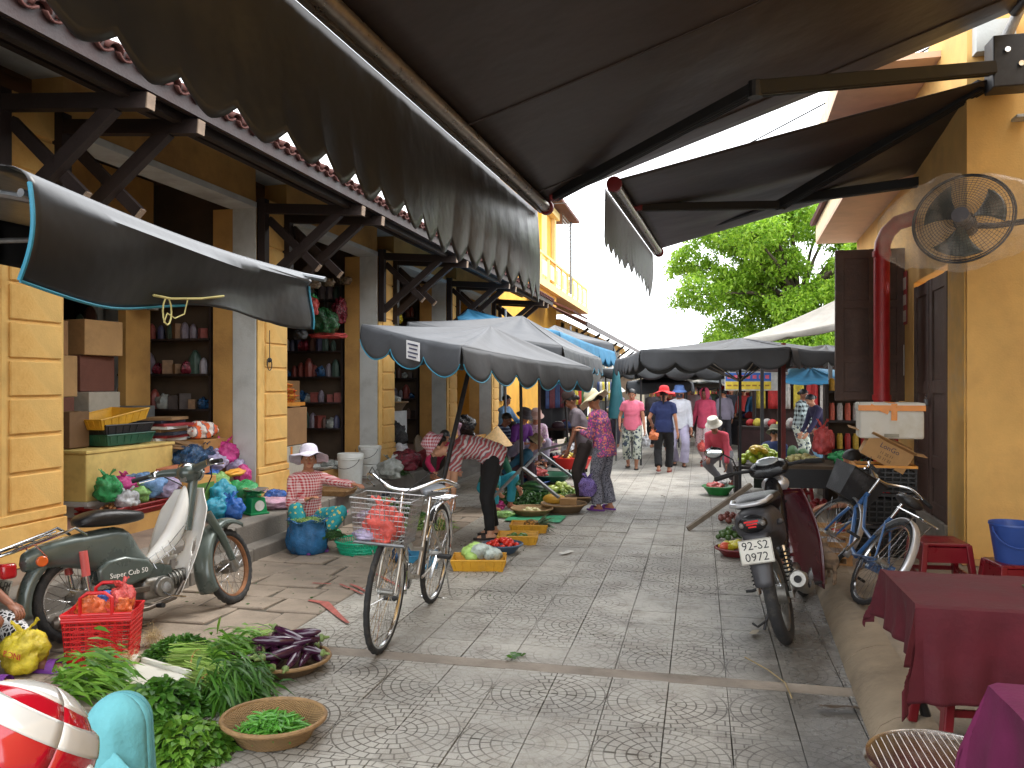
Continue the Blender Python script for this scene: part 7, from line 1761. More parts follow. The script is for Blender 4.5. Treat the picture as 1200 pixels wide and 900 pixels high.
fb = thing('foam_box', 'white styrofoam box with orange tape and lid on top of the torn carton', 'box', tuple(q+Vector((.06, -.03, 1.06))), R(-5))
MB().box((0, 0, .125), (.53, .34, .25)).build('box_body', FOAM, fb, bevel=.02, seg=3); MB().box((0, 0, .285), (.55, .36, .075)).build('lid', FOAM, fb, bevel=.018, seg=3)
OT = mat('orange packing tape', (226, 138, 34), .3, .12, 10, .05)
MB().box((0, -.1825, .275), (.55, .004, .05)).build('tape', OT, fb); MB().box((.02, -.1835, .24), (.05, .005, .15)).build('tape', OT, fb); MB().box((-.10, -.184, .265), (.16, .003, .03), mtx=Matrix.Rotation(R(25), 3, 'Y')).build('tape', OT, fb); MB().box((0, 0, .324), (.06, .362, .004)).build('tape', OT, fb)
MB().box((0, -.173, .03), (.12, .012, .03)).build('bottom_grip', mat('foam shade', (150, 146, 130), .8), fb)
MB().box((-.14, 0, .16), (.02, .02, .02)).build('nail', STEEL, fb)
for lab, loc, r_, m_ in (('crumpled grey film hanging off the crate rim', q+Vector((-.30, -.15, .62)), (.07, .04, .12), PGY), ('scrap of plastic sheet on the crate corner', q+Vector((-.10, -.20, .62)), (.05, .03, .09), plastic('cream film', (200, 190, 160)))): bag(lab, loc, r_, m_, False)
# white tub, red stool, red veg, stall table
q = atz(965, 585, .1); wt = thing('white_tub', 'white plastic tub of brown greens under the stall table', 'tub', (q.x+.18, q.y+.3, .1)); MB().box((0, 0, .17), (.48, .36, .34), taper=1.1).build('tub_body', mat('white tub plastic', (190, 190, 182), .5, .1), wt, bevel=.02); MB().box((0, 0, .34), (.55, .42, .03)).build('tub_rim', mat('white tub plastic', (190, 190, 182)), wt, bevel=.01); mound_ = crumple((0, 0, .34), (.2, .15, .08), 18, 10, .3, 2.); mound_.build('contents', mat('dull green brown', (70, 74, 44), .8, .4, 14, .5), wt, smooth=True)
def stool(label, loc, rz=0., s=1., rgb=(150, 26, 34), group=None):
    root = thing('plastic_stool', label, 'stool', tuple(loc), rz, group=group); m_ = mat('stool plastic %d' % rgb[0], rgb, .3, .1, 8, .05)
    a, b, h = .125*s, .165*s, .36*s
    MB().box((0, 0, h-.012), (2*a+.03, 2*a+.03, .026)).build('seat', m_, root, bevel=.01, seg=3)
    for k in range(3): MB().box((0, (k-1)*.05*s, h+.002), (.14*s, .014, .003)).build('seat_ridge', m_, root)
    for sx in (-1, 1):
        for sy in (-1, 1): MB().beam((sx*a, sy*a, h-.01), (sx*b, sy*b, 0), .055, .04).build('leg', m_, root, bevel=.006)
    for d in range(4):
        ang = d*PI/2; mt = Matrix.Rotation(ang, 4, 'Z'); f = (a+(b-a)*.22)
        g = MB().beam(mt @ Vector((-f, -f, h*.80)), mt @ Vector((f, -f, h*.80)), .02, h*.26); g.build('apron', m_, root)
        f = (a+(b-a)*.55); MB().beam(mt @ Vector((-f, -f, h*.42)), mt @ Vector((f, -f, h*.42)), .016, .03).build('stretcher', m_, root)
    return root
stool('red plastic stool under the right-hand stall table', atz(935, 592, .08)+Vector((0, .15, 0)), R(8), 1.05)
stool('dark red stool behind the maroon-clothed table', atz(1092, 700, .15)+Vector((.06, .05, 0)), R(4), 1.15, (122, 16, 30))
stool('dark red stool carrying the blue bucket', (2.05, 6.05, .15), R(6), 1.0, (122, 16, 30))
stool('red plastic chair-height stool beneath the hanging maroon cloth', (1.16, 3.90, .15), R(6), 1.15, (112, 12, 26))
bk = thing('bucket', 'blue plastic bucket on a stool by the yellow wall', 'bucket', (2.05, 6.05, .51)); BKB = mat('blue bucket plastic', (48, 78, 150), .4, .12, 8, .05)
MB().lathe([(.001, .0), (.11, .0), (.145, .24), (.152, .25), (.150, .262), (.138, .25), (.105, .015), (.001, .015)], n=28).build('pail', BKB, bk, smooth=True); MB().tube([(.15*math.cos(a), -.08*math.sin(a)-.06, .24-.13*math.sin(a)) for a in [PI*k/14 for k in range(15)]], .006, 6).build('handle', BKB, bk)
# right stall table with dark goods, and shelves with cans
q = Vector((1.55, 10.4, .1)); st_ = thing('stall_table', 'dark stall table piled with black meat trays and greens', 'table', tuple(q)); MB().box((0, 0, .62), (1.35, .9, .05)).build('table_top', DARK, st_); MB().box((0, -.46, .5), (1.35, .02, .22)).build('hanging_sheet', mat('black sheeting', (26, 26, 28), .5, .2, 6, .3), st_)
for x in (-.62, .62):
    for y in (-.4, .4): MB().box((x, y, .3), (.05, .05, .6)).build('leg', WOOD, st_)
bag('shiny green bag on the right-hand stall table', q+Vector((.15, -.1, .65)), (.22, .16, .10), PGR, False); bag('red carrier bag hanging above the stall table', q+Vector((-.05, .35, .72)), (.13, .1, .22), PRE); bag('dark bag slumped on the stall table corner', q+Vector((.45, -.15, .65)), (.2, .16, .1), plastic('black film', (30, 28, 30)), False)
heap(14, (q.x-.35, q.y-.1, .76), .2, .15, .05, fruit((190, 180, 120), .04), 'pale vegetable on the dark stall table', 'vegetable', 'pale vegetables on the stall table', 'vegetable')
heap(26, (.95, 13.2, .45), .35, .25, .22, fruit((176, 196, 60), .06, 1.4), 'lime green fruit in the tiered heap behind the umbrella pole', 'fruit', 'lime green fruit behind the pole', 'fruit')
heap(8, (.88, 13.1, .62), .12, .1, .05, fruit((214, 180, 50), .055, 1.6), 'yellow mango on the lime green heap', 'mango', 'yellow mangoes on the green heap', 'mango')
rack = thing('fruit_stand', 'low wooden fruit stand behind the umbrella pole', 'stand', (.95, 13.2, 0)); MB().box((0, 0, .42), (.9, .7, .05)).build('stand_top', WOOD, rack)
for x in (-.4, .4): MB().box((x, 0, .2), (.06, .6, .4)).build('leg_panel', WOOD, rack)
sf = thing('drinks_shelf', 'brown shelf rack of red and yellow packets below the open shutter', 'shelf', (2.05, 11.2, .1), R(-4))
for z in (.35, .75, 1.12, 1.5): MB().box((0, 0, z), (.9, .4, .03)).build('shelf_board', WOOD, sf)
for x in (-.45, .45): MB().box((x, 0, .8), (.04, .4, 1.6)).build('upright', WOOD, sf)
MB().box((0, .2, .8), (.9, .02, 1.6)).build('back_panel', DARK, sf)
for z, cols, hh in ((.765, ((180, 40, 36), (206, 170, 50)), .20), (1.135, ((206, 96, 70), (190, 186, 180)), .22), (1.515, ((214, 160, 40), (60, 50, 40)), .16)):
    ms = [MB().lathe([(.036, 0), (.038, hh*.8), (.028, hh*.92), (.028, hh), (.001, hh)], n=10).mesh('packet', mat('packet %d %d %d' % c, c, .4, .3, 30), True) for c in cols]
    for k in range(9): inst(ms[k % 2], 'packet', sf, (-.38+k*.095, -.08, z))
q = atz(950, 600, .1); mound('dark herbs in front of the red stool', (q.x, q.y+.1, .1), .22, .16, .12, 400, .10, .02, G4, name='herbs')
heap(12, (q.x+.12, q.y+.05, .1), .16, .12, .10, fruit((156, 50, 50), .05), 'dull red dragonfruit by the herbs', 'fruit', 'red fruit by the herbs', 'fruit'); bag('green bag by the sitting herb sorter', q+Vector((.42, .1, .0)), (.14, .12, .08), PGR, False); bag('pinkish clear bag by the blue bicycle wheel', atz(1000, 640, .15)+Vector((0, .6, 0)), (.12, .1, .1), PRE, False)
# ---- tables at the right edge
CLOTH = mat('maroon tablecloth', (84, 11, 27), .85, .25, 4, .45, 30, dirt=(66, 18, 28))
def drape(label, x0, y0, x1, y1, zt, drops, m_, rz=0., name='tablecloth', seed=0):
    """one cloth: flat on the table top, folding over its edges; drops: west, south, east, north"""
    root = thing(name, label, 'tablecloth', ((x0+x1)/2, (y0+y1)/2, 0)); a, b = (x1-x0)/2, (y1-y0)/2; dw, ds, de, dn = drops
    def f(u, v):
        x = -a-dw+u*(2*a+dw+de); y = -b-ds+v*(2*b+ds+dn)
        ex = max(0, abs(x)-a); ey = max(0, abs(y)-b); e = math.sqrt(ex*ex+ey*ey)*.96
        sx, sy = (1 if x > 0 else -1), (1 if y > 0 else -1)
        cx, cy = max(-a, min(a, x)), max(-b, min(b, y))
        w = noise.noise(Vector((x*3.1, y*3.1, seed)))
        if e <= 0: return (x, y, zt+.006*w+.004*noise.noise(Vector((x*9, y*9, seed))))
        fold = (.022*math.sin((x if ey > ex else y)*17+seed)+.014*math.sin((x if ey > ex else y)*37+2))*min(1, e/.25)
        o = .012+fold+.05*min(1, e/.3)*(ex > 0 and ey > 0)+.03*w*min(1, e/.2)
        return (cx+sx*o*(ex > 0), cy+sy*o*(ey > 0), zt-e+.008-.008*min(1, e*20))
    MB().grid(f, 110, 80).build('cloth', m_, root, smooth=True, solid=.003)
    return root
drape('maroon cloth spread over the far table at the right edge', .865, 3.58, 2.35, 4.22, .80, (.24, .40, .3, .2), CLOTH)
tb = thing('table', 'table hidden beneath the maroon cloth, with dark iron leg', 'table', (1.6, 3.9, .15)); MB().box((0, 0, .625), (1.44, .60, .03)).build('table_top', WOOD, tb)
for x, y in ((-.38, -.2), (.62, -.2), (-.6, .22), (.62, .22)): MB().tube([(x, y, .61), (x+.03, y, .35), (x-.02, y, .15), (x+.03, y, 0)], .022, 8).build('leg', IRON, tb)
MB().beam((-.45, -.2, .18), (.6, -.2, .18), .03, .03).build('foot_rail', IRON, tb)
drape('magenta cloth on the nearest table in the bottom right corner', .86, 1.2, 2.2, 2.68, .80, (.55, .4, .3, .55), mat('magenta tablecloth', (104, 18, 68), .85, .2, 6, .25, 60), seed=2)
tb = thing('table', 'nearest table hidden beneath the magenta cloth', 'table', (1.55, 1.9, .15)); MB().box((0, 0, .625), (1.2, 1.3, .03)).build('table_top', WOOD, tb)
for x in (-.5, .5):
    for y in (-.55, .55): MB().cyl((x, y, 0), (x, y, .61), .02).build('leg', IRON, tb)
pm2 = thing('placemat', 'green framed placemat lying on the maroon table', 'placemat', (1.60, 3.88, .806)); MB().box((0, 0, .003), (.42, .26, .005)).build('border', mat('placemat green', (74, 96, 48), .6, .1), pm2); MB().box((0, 0, .007), (.37, .21, .003)).build('panel', mat('placemat cream', (150, 156, 124), .6, .2, 20), pm2)
# round woven stool in the bottom right
q = Vector((.79, 2.86, .15)); ws = thing('wire_stool', 'round stool with woven top and silver rim in the bottom right', 'stool', tuple(q)); WZ = .32
MB().lathe([(.24, WZ-.03), (.255, WZ-.02), (.262, WZ), (.255, WZ+.012), (.24, WZ+.008)], n=48).build('rim', CHROME, ws, smooth=True)
g = MB()
for k in range(-10, 11):
    x = k*.0225; y = math.sqrt(max(0, .243**2-x*x))
    if y > .03: g.tube([(x, -y, WZ+.004), (x, y, WZ+.004)], .0050, 5)
g.build('wire_strands', mat('silver brown cane', (214, 204, 192), .4, .2, 30, .2), ws)
MB().lathe([(.001, WZ-.012), (.24, WZ-.012)], n=32).build('under_plate', BLKP, ws)
for k in range(4): a = PI/4+k*PI/2; MB().tube([(.2*math.cos(a), .2*math.sin(a), WZ-.02), (.23*math.cos(a), .23*math.sin(a), 0)], .011, 8).build('leg', CHROME, ws)
# ---- wall fan in a plastic cover
fo = aty(1128, 256, 6.1); fan = thing('wall_fan', 'wall fan wrapped in cloudy plastic with round wire guard', 'fan', tuple(fo), rot=(R(-12), 0, R(-28)))
def fgrid():
    g = MB()
    for r_ in [.05+.018*k for k in range(15)]: z = -.07*(1-(r_/.32)**2); g.tube([(r_*math.cos(2*PI*k/36), z, r_*math.sin(2*PI*k/36)) for k in range(36)], .0016 if r_ < .29 else .005, 4, close=True)
    for k in range(60): a = 2*PI*k/60; g.tube([(r_*math.cos(a), -.07*(1-(r_/.32)**2)-.001, r_*math.sin(a)) for r_ in (.05, .12, .2, .27, .31)], .0014, 4)
    return g
fgrid().build('guard', IRON, fan); MB().tube([(.315*math.cos(2*PI*k/48), 0, .315*math.sin(2*PI*k/48)) for k in range(48)], .008, 8, close=True).build('guard_ring', IRON, fan)
for k in range(3):
    a0 = k*2*PI/3+.4
    MB().grid(lambda u, v: ((.04+.22*u)*math.cos(a0+(v-.5)*(.5+.75*u)), .03+(v-.5)*.07, (.04+.22*u)*math.sin(a0+(v-.5)*(.5+.75*u))), 8, 8).build('blade', mat('dark green fan blade', (44, 60, 56), .4, .15), fan, smooth=True, solid=.003)
MB().cyl((0, -.075, 0), (0, .05, 0), .055, n=20).build('hub', mat('grey fan hub', (84, 82, 86), .5), fan, smooth=True); MB().cyl((0, .05, 0), (0, .20, 0), .07, .06, 16).build('motor', IRON, fan)
MB().tube([(0, .14, 0), (.16, .2, .0), (.42, .22, .02), (.62, .25, .02)], .022, 8).build('wall_arm', IRON, fan); MB().box((.62, .25, -.02), (.08, .08, .26)).build('wall_plate', STEEL, fan)
def film(u, v):
    a = 2*PI*v; x = -.56+u*1.15; r_ = .33*math.sqrt(max(.0, 1-(min(1, abs(x+.05)/.54))**2.0))*(1+.04*math.sin(5*a+u*9))+.012
    return (x, .05+math.sin(a)*r_*.34+.01*math.sin(u*31+a*3), math.cos(a)*r_*1.02+.012*math.sin(u*23+a*4)-.03*(u < .2))
fl = NT('cloudy fan cover'); fl.put(lin((216, 196, 176)), fl.b.inputs['Base Color']); fl.b.inputs['Roughness'].default_value = .3; oo = fl.coord(); fl.put(fl.ramp(fl.noise(oo, 7, 5, .7), .3, .75, .02, .30), fl.b.inputs['Alpha']); fl.bump(fl.noise(oo, 16, 4), .5, .02)
MB().grid(film, 40, 30).build('plastic_cover', fl.m, fan, smooth=True)
lw = MB().box((0, 0, 0), (.10, .14, .03)).build('wall_lamp', WHT, None, loc=tuple(aty(1196, 138, 7.6)), bevel=.008); tag(lw, 'small white wall fitting above the fan', 'fitting')
# ---- litter on the paving
for k, (px, py, rgb, lab) in enumerate(((606, 769, None, 'torn green leaf lying on the cement band'), (664, 648, (214, 212, 204), 'scrap of white paper beyond the bicycle'), (778, 582, (96, 72, 50), 'curled brown husk in the middle of the street'), (983, 830, (70, 56, 40), 'small dark leaf near the right kerb'), (884, 742, (150, 140, 120), 'scrap beside the motorbike tyre'), (372, 748, None, 'green leaf scrap beside the eggplant basket'))):
    q = atz(px, py, .012)
    if rgb: o = MB().grid(lambda u, v: ((u-.5)*.10*(1+k % 2), (v-.5)*.05, .006+.012*abs(math.sin(u*5+k))*v), 8, 4).build('litter', mat('litter %d %d %d' % rgb, rgb, .8), None, loc=tuple(q), rz=k*1.1, smooth=True); tag(o, lab, 'litter')
    else:
        o = thing('leaf_scrap', lab, 'leaf', tuple(q), k); n = 9; P = rng.normal(0, .02, (n, 3)); P[:, 2] = .003; D = rng.normal(0, 1, (n, 3)); D[:, 2] = .1; D /= np.linalg.norm(D, axis=1)[:, None]; blades('leaves', G1, o, P, D, np.full(n, .06), np.full(n, .03), .1)
o = MB().tube([atz(873, 770, .012), atz(900, 785, .014), atz(920, 800, .012), atz(928, 818, .012)], .004, 5).build('twig', mat('dry twig', (150, 130, 90), .8), None); tag(o, 'long dry twig lying across the tiles near the cement band', 'twig')
gr = thing('floor_scraps', None, None); bpy.data.objects.remove(gr)
n = 260; xs = rng.uniform(-4.0, -1.6, n); ys = rng.uniform(5.5, 9.5, n); P = np.stack([xs, ys, np.full(n, .010)], 1); D = rng.normal(0, 1, (n, 3)); D[:, 2] = .05; D /= np.linalg.norm(D, axis=1)[:, None]
sc_o = blades('leaf_scraps', G4, None, P, D, rng.uniform(.01, .035, n), rng.uniform(.004, .014, n), 0, kind='stuff'); sc_o['label'] = 'scattered leaf crumbs over the stone flags and tiles'; sc_o['category'] = 'scraps'

# teal raincoat added for an unclear clothed knee in the bottom left corner
q = atz(140, 1010); tc_ = thing('drapery', 'teal raincoat added for an unclear clothed knee beside the red and white helmet', 'drapery', (q.x, q.y, 0))
def knee_dome(u, v):
    a = 2*PI*u; top = .60; ph = min(1, v*1.9)*PI/2; r_ = .105*math.sin(ph)+.05*max(0, v-.5); z = top-.11*(1-math.cos(ph))-max(0, v-.5)*1.0
    f = 1+.05*math.sin(5*a+3*v)*v+.03*math.sin(11*a)*v
    return (r_*f*math.cos(a), r_*f*math.sin(a)*1.1, z)
MB().grid(knee_dome, 40, 30).build('drapery_cloth', TEALC, tc_, smooth=True, solid=.004)
MB().tube([Vector(knee_dome(.06, v/12*.7))+Vector((.002, 0, .002)) for v in range(13)], .003, 5).build('seam', C_('teal seam', (84, 150, 160)), tc_)
MB().grid(lambda u, v: Vector((-.10+.26*u, -.10-.10*v, .43-.05*abs(u*2-1)**2-.22*v+.012*math.sin(u*13+v*4))), 20, 10).build('drapery_fold', TEALC, tc_, smooth=True, solid=.006)

wr = MB().tube([Vector((-4.9, 24, 7.1)), Vector((-2.2, 19, 6.0)), Vector((.4, 14, 5.5)), Vector((3.0, 9.5, 5.6))], .012, 5).build('overhead_cable', BLK, None); tag(wr, 'thin overhead cable crossing the sky gap between the awnings', 'cable')

# ---- further stalls closing the sides of the lane
def mstall(label, x, y, w, d, h, backs, items, rz=0.):
    r_ = thing('market_stall', label, 'stall', (x, y, 0), rz); MB().box((0, 0, h), (w, d, .05)).build('stall_top', WOOD, r_); MB().box((0, -d/2+.03, h*.5), (w, .03, h*.9)).build('front_sheet', mat('stall sheet %d' % backs[0][0], backs[0], .85, .3, 5, .4), r_)
    if d > .7: MB().grid(lambda u, v: ((u-.5)*w*1.1, d/2+.06*math.sin(u*15)*(1-v*.5), .4+v*1.75), 24, 4).build('back_cloth', mat('stall cloth %d %d' % backs[1][:2], backs[1], .85, .25, 4, .4), r_, smooth=True)
    for k in range(int(w/.17)):
        c = items[k % len(items)]; MB().ball((-w/2+.1+k*.17, random.uniform(-.15, .15), h+.08), (.09, .16, random.uniform(.06, .14)), 9, 6).build('goods', mat('goods %d %d %d' % c, c, .6, .3, 14, .4), r_, smooth=True)
    for k in range(int(w/.3) if d > .7 else 0):
        c = items[(k*2+1) % len(items)]; x_ = -w/2+.15+k*.3; MB().grid(lambda u, v: (x_+(u-.5)*.24*(1-.3*(v > .8)), d/2-.12+.03*math.sin(u*9+k), 1.15+.62*v), 6, 5).build('hanging_cloth', mat('goods %d %d %d' % c, c), r_, smooth=True, solid=.01)
A1, A2, A3, A4, A5, A6 = (190, 50, 50), (210, 190, 70), (70, 110, 60), (60, 80, 130), (200, 196, 190), (60, 40, 50)
for q in (('dark clothes stall on the left past the teal parasol', -2.9, 18.5, 1.8, .8, .7, ((50, 46, 50), (40, 38, 42)), (A6, A4, A5, (120, 50, 60)), R(80)), ('fruit stall beyond the clothes stall on the left', -2.8, 22, 2.2, .9, .7, ((90, 50, 40), (52, 44, 44)), (A2, A3, A1), R(84)), ('far left stall with pale cloths', -2.7, 27, 2.6, .9, .8, ((150, 146, 140), (90, 88, 86)), (A5, A4, A2), R(84)),
    ('vegetable stall under the right-hand roofs', 3.6, 19.6, 1.7, .9, .7, ((44, 48, 44), (96, 96, 100)), (A5, A6, A4, A1), 0), ('red and yellow goods stall behind the wide umbrella', 1.9, 18.4, 2.0, .9, .75, ((60, 40, 40), (64, 48, 44)), (A1, A2, A5), R(-30)), ('stall of dark bags farther along on the right', 1.7, 22.5, 2.2, .9, .75, ((40, 40, 46), (46, 44, 48)), (A6, A4, A1), R(-60)), ('small greens stall in front of the plaid-shirted woman', 1.35, 13.9, 1.0, .6, .5, ((52, 60, 50), (70, 66, 60)), (A3, A3, A2), 0), ('far stall closing the lane on the right', 1.6, 28, 3.0, .9, .8, ((80, 70, 66), (84, 80, 78)), (A5, A1, A4), R(-50)), ('wide stall across the far end of the lane', -.2, 36, 4.0, .9, .8, ((96, 88, 84), (100, 96, 92)), (A5, A2, A4, A1), 0)): mstall(*q)
# ================= WHAT STANDS IN THE SHOPS =================
def onx(px, py, x): return atx(px, py, x)
FZ = .47
yc = mat('cream yellow painted chest', (226, 196, 116), .6, .12, 5, .2, dirt=(170, 138, 76))
ch = thing('chest', 'big cream yellow painted chest in the first open shop', 'chest', (-5.78, 6.95, .62)); MB().box((0, 0, .22), (.66, 1.25, .44)).build('chest_body', yc, ch, bevel=.012); MB().box((0, 0, .455), (.69, 1.28, .03)).build('lid', yc, ch, bevel=.006)
for z, s in ((.02, 0),): MB().box((0, 0, -.02), (.72, 1.3, .04)).build('base_slab', WHT, ch)
pl_ = thing('plinth', 'white plinth under the cream chest holding bagged goods in front', 'plinth', (-5.78, 6.95, FZ)); MB().box((0, 0, .055), (.66, 1.2, .11)).build('block', WHT, pl_)
tray('dark green plastic tray, lowest of three on the cream chest', (-5.74, 7.02, 1.105), .40, .62, .10, mat('bottle green plastic', (30, 84, 64), .4)); tray('black plastic tray between the green and yellow trays', (-5.74, 7.0, 1.20), .40, .62, .10, BLKP); tray('yellow plastic tray tilted on top of the tray stack', (-5.74, 6.95, 1.305), .40, .62, .10, YT, rot=(R(8), 0, 0))
carton('brown carton beside the tray stack on the cream chest', (-5.85, 6.52, 1.10), .3, .28, .34, R(5), (120, 90, 60))
carton('white carton behind the cream chest by the pier', (-5.9, 7.8, FZ), .4, .35, .62, 0, (204, 200, 196), False)
hb = carton('brown carton with red printed lettering behind the coloured bags', (-5.52, 8.22, .78), .36, .50, .30, R(0), (180, 132, 76), True, texts=(('Juolax', .12, (186, 44, 30), 'right', .17),)); carton('plain carton beneath the lettered carton', (-5.52, 8.22, FZ), .4, .52, .30, 0, (160, 120, 74))
bag('orange and white striped bag on the lettered carton', (-5.5, 8.15, 1.09), (.15, .2, .12), patt('orange white stripe film', 'stripe', (232, 220, 210), (232, 110, 60), 1.57, sc=9), False)
for k in range(8):
    b = MB().box((0, 0, 0), (.30+.04*(k % 3), .42, .03)).build('book', mat(('paper white', 'card red', 'card navy', 'cardboard flat')[k % 4], ((206, 200, 192), (150, 44, 50), (40, 44, 60), (150, 116, 78))[k % 4], .7), None, loc=(-5.74+.02*(k % 3), 7.78+.03*(k % 2), 1.10+k*.032), rz=.1*((k*7) % 5-2)); tag(b, '%s flat packet, %s of the untidy stack beyond the trays' % (('pale', 'red', 'dark navy', 'brown')[k % 4], ('lowest', 'second', 'third', 'fourth', 'fifth', 'sixth', 'seventh', 'topmost')[k]), 'packet', 'packets stacked beyond the trays')
for k in range(3): carton(('flattened brown cardboard sheet, lowest under the packet stack', 'flattened cardboard sheet sticking out under the packets', 'flattened cardboard sheet bent at the edge of the stack')[k], (-5.6, 7.8+.06*k, 1.03+k*.02), .5, .46, .012, R(12*k-8), (156, 120, 80), False, rot=(R(2), R(4+4*k), R(10*k)))
sb = thing('stand_board', 'low board carrying the packet stack beyond the cream chest', 'board', (-5.75, 7.85, FZ)); MB().box((0, 0, .27), (.5, .6, .54)).build('block', WHT, sb)
BG = [('dark blue knotted bag at the left of the bag pile', (-5.35, 7.72, .78), (.17, .17, .16), PDB), ('second dark blue bag behind the first', (-5.4, 8.02, .80), (.15, .15, .13), PDB), ('clear lilac bag with loop handles', (-5.28, 8.05, .74), (.14, .16, .12), PLI), ('bright pink bag leaning on the white column', (-5.32, 8.34, .76), (.15, .13, .17), PPK), ('lilac bag below the bright pink one', (-5.2, 8.36, .68), (.13, .12, .10), PLI), ('small royal blue bag under the dark blue ones', (-5.2, 7.85, .68), (.11, .14, .06), PBL),
      ('sky blue bag of clothes on the red trays', (-5.28, 6.85, .60), (.15, .22, .15), PLB), ('green netted bag at the left of the red trays', (-5.3, 6.42, .62), (.12, .11, .15), PGR), ('pink packet among the clear bags', (-5.28, 6.6, .68), (.10, .13, .10), PPK), ('white knotted bag in front of the red trays', (-5.16, 6.5, .56), (.11, .12, .10), PWH), ('lilac white bag behind the moped seat', (-5.16, 7.08, .58), (.14, .15, .13), PLI), ('pale green net bag among the clear bags', (-5.2, 6.68, .58), (.11, .13, .10), PLG),
      ('turquoise bag stuffed full by the column', (-4.86, 7.55, .42), (.15, .16, .17), PCY), ('emerald green bag by the green scale', (-4.86, 7.92, .40), (.16, .2, .16), PGR), ('light green bag behind the turquoise one', (-5.0, 7.72, .50), (.14, .15, .16), PLG), ('second turquoise bag nearer the front wheel', (-4.78, 7.32, .34), (.14, .14, .13), PCY), ('blue bag sagging over the platform edge', (-4.66, 7.42, .32), (.12, .14, .14), PBL), ('magenta bag at the foot of the white column', (-5.02, 8.2, .56), (.12, .1, .14), PPK),
      ('pink bag lying on the platform left of the sitting woman', (-4.66, 8.15, .32), (.15, .3, .08), plastic('pale pink film', (222, 176, 200))), ('small blue bag behind the sitting woman', (-4.85, 8.65, .32), (.13, .13, .09), PBL)]
for lab, l, r_, m_ in BG: bag(lab, l, r_, m_)
for k, z in enumerate((.50, .545)):
    tray(('dark red slotted tray, lower of two behind the moped', 'dark red slotted tray, upper of two behind the moped')[k], (-5.3, 6.75, z-.02), .36, .9, .045, mat('dark red tray plastic', (142, 34, 34), .45, .2, 20))
heap(40, (-5.3, 6.7, .54), .15, .38, .03, fruit((206, 150, 96), .018), 'small orange packet in the red slotted tray', 'packet', 'small packets in the red tray', 'packet')
oc = carton('orange brown carton with green panel behind the leg shield', (-5.1, 7.34, FZ), .34, .46, .28, 0, (206, 154, 86), True)
g = MB().box((0, 0, 0), (.006, .36, .18)).build('green_panel', mat('green print', (86, 124, 52), .7), oc, loc=(.175, 0, .13))
carton('open flat carton on the bag pile', (-5.2, 7.4, .76), .34, .5, .09, R(10), (196, 120, 84), False)
carton('white and red carton under the bag pile', (-5.2, 7.9, .50), .3, .7, .18, R(3), (206, 196, 190), False)
bag('yellow rolled packet on the white carton', (-5.02, 8.1, .68), (.08, .26, .05), mat('yellow packet', (226, 160, 50), .5, .3, 8), False)
# scale
sc = thing('kitchen_scale', 'green spring scale with steel pan on the platform edge', 'scale', (-4.60, 7.78, .32), R(60)); SG = mat('green scale enamel', (24, 130, 78), .35, .12, 8, .05)
MB().box((0, 0, .09), (.20, .17, .18), taper=.78).build('scale_body', SG, sc, bevel=.015, seg=3); MB().box((0, 0, .01), (.22, .19, .02)).build('scale_base', SG, sc, bevel=.005)
MB().cyl((0, 0, .18), (0, 0, .225), .02, n=10).build('stem', SG, sc); MB().box((0, 0, .222), (.14, .12, .012)).build('platform', SG, sc); MB().lathe([(.001, .232), (.10, .234), (.135, .262), (.14, .268), (.128, .262), (.001, .24)], n=28).build('pan', CHROME, sc, smooth=True)
MB().cyl((0, -.088, .095), (0, -.082, .095), .055, n=24).build('dial', mat('dial white', (214, 214, 206), .4), sc)
# bay 3: cartons, polystyrene, hanging bags, red packs
carton('dusty white polystyrene chest with tape strips behind the sitting woman', (-5.62, 9.95, FZ), .7, .62, .40, R(0), (196, 190, 176), False); 
for k in range(2): tp_ = MB().box((0, 0, 0), (.004, .05, .18)).build('tape_strip', OT, None, loc=(-5.266, 9.8+k*.3, .78)); tag(tp_, ('left orange tape strip on the polystyrene chest', 'right orange tape strip on the polystyrene chest')[k], 'tape')
carton('large brown carton with handle marks on the polystyrene chest', (-5.6, 10.05, .88), .55, .62, .50, R(2), (164, 124, 84)); carton('stack of red and gold printed sheets on the brown carton', (-5.62, 10.0, 1.40), .56, .7, .05, R(3), (214, 140, 50), False)
for k in range(4): bag(('red and gold packet bundle at the bottom of its pile', 'red and gold packet bundle, second in its pile', 'red and gold packet bundle, third in its pile', 'red packet bundle on top of its pile')[k], (-5.60, 9.9+.04*k, 1.44+k*.065), (.20, .34-.03*k, .055), patt('red gold packets', 'floral', (214, 150, 50), (176, 30, 30), (206, 60, 40), sc=30), False)
dr = thing('drum', 'cream drum with lid and pink goods on top behind the column', 'drum', (-5.8, 9.35, FZ)); MB().cyl((0, 0, 0), (0, 0, .70), .26, n=24).build('drum_body', mat('cream drum paint', (176, 150, 100), .6, .15), dr, smooth=True); MB().cyl((0, 0, .70), (0, 0, .75), .29, n=24).build('drum_lid', RIMB, dr)
bag('pale pink goods heaped on the cream drum', (-5.8, 9.35, 1.22), (.2, .2, .08), plastic('pale pink film', (222, 176, 200)), False); bag('orange net bag beside the cream drum', (-5.45, 9.5, .88), (.11, .12, .1), POR); vcrate('black crate on the floor beside the polystyrene chest', (-5.55, 9.45, FZ), 0, .32, .3, .34)
SV = thing('shop_shelves', 'dim shelves crammed with small goods at the back of the shops', 'shelves', (-7.0, 12, FZ))
cols = ((120, 110, 120), (70, 70, 96), (150, 144, 150), (90, 60, 50), (60, 80, 70), (130, 60, 50))
bxm = [MB().lathe([(.05, 0), (.055, .12), (.04, .17), (.02, .2), (.001, .21)], n=8).mesh('jar', mat('jar %d' % i, c, .35, .3, 20), True) for i, c in enumerate(cols)]
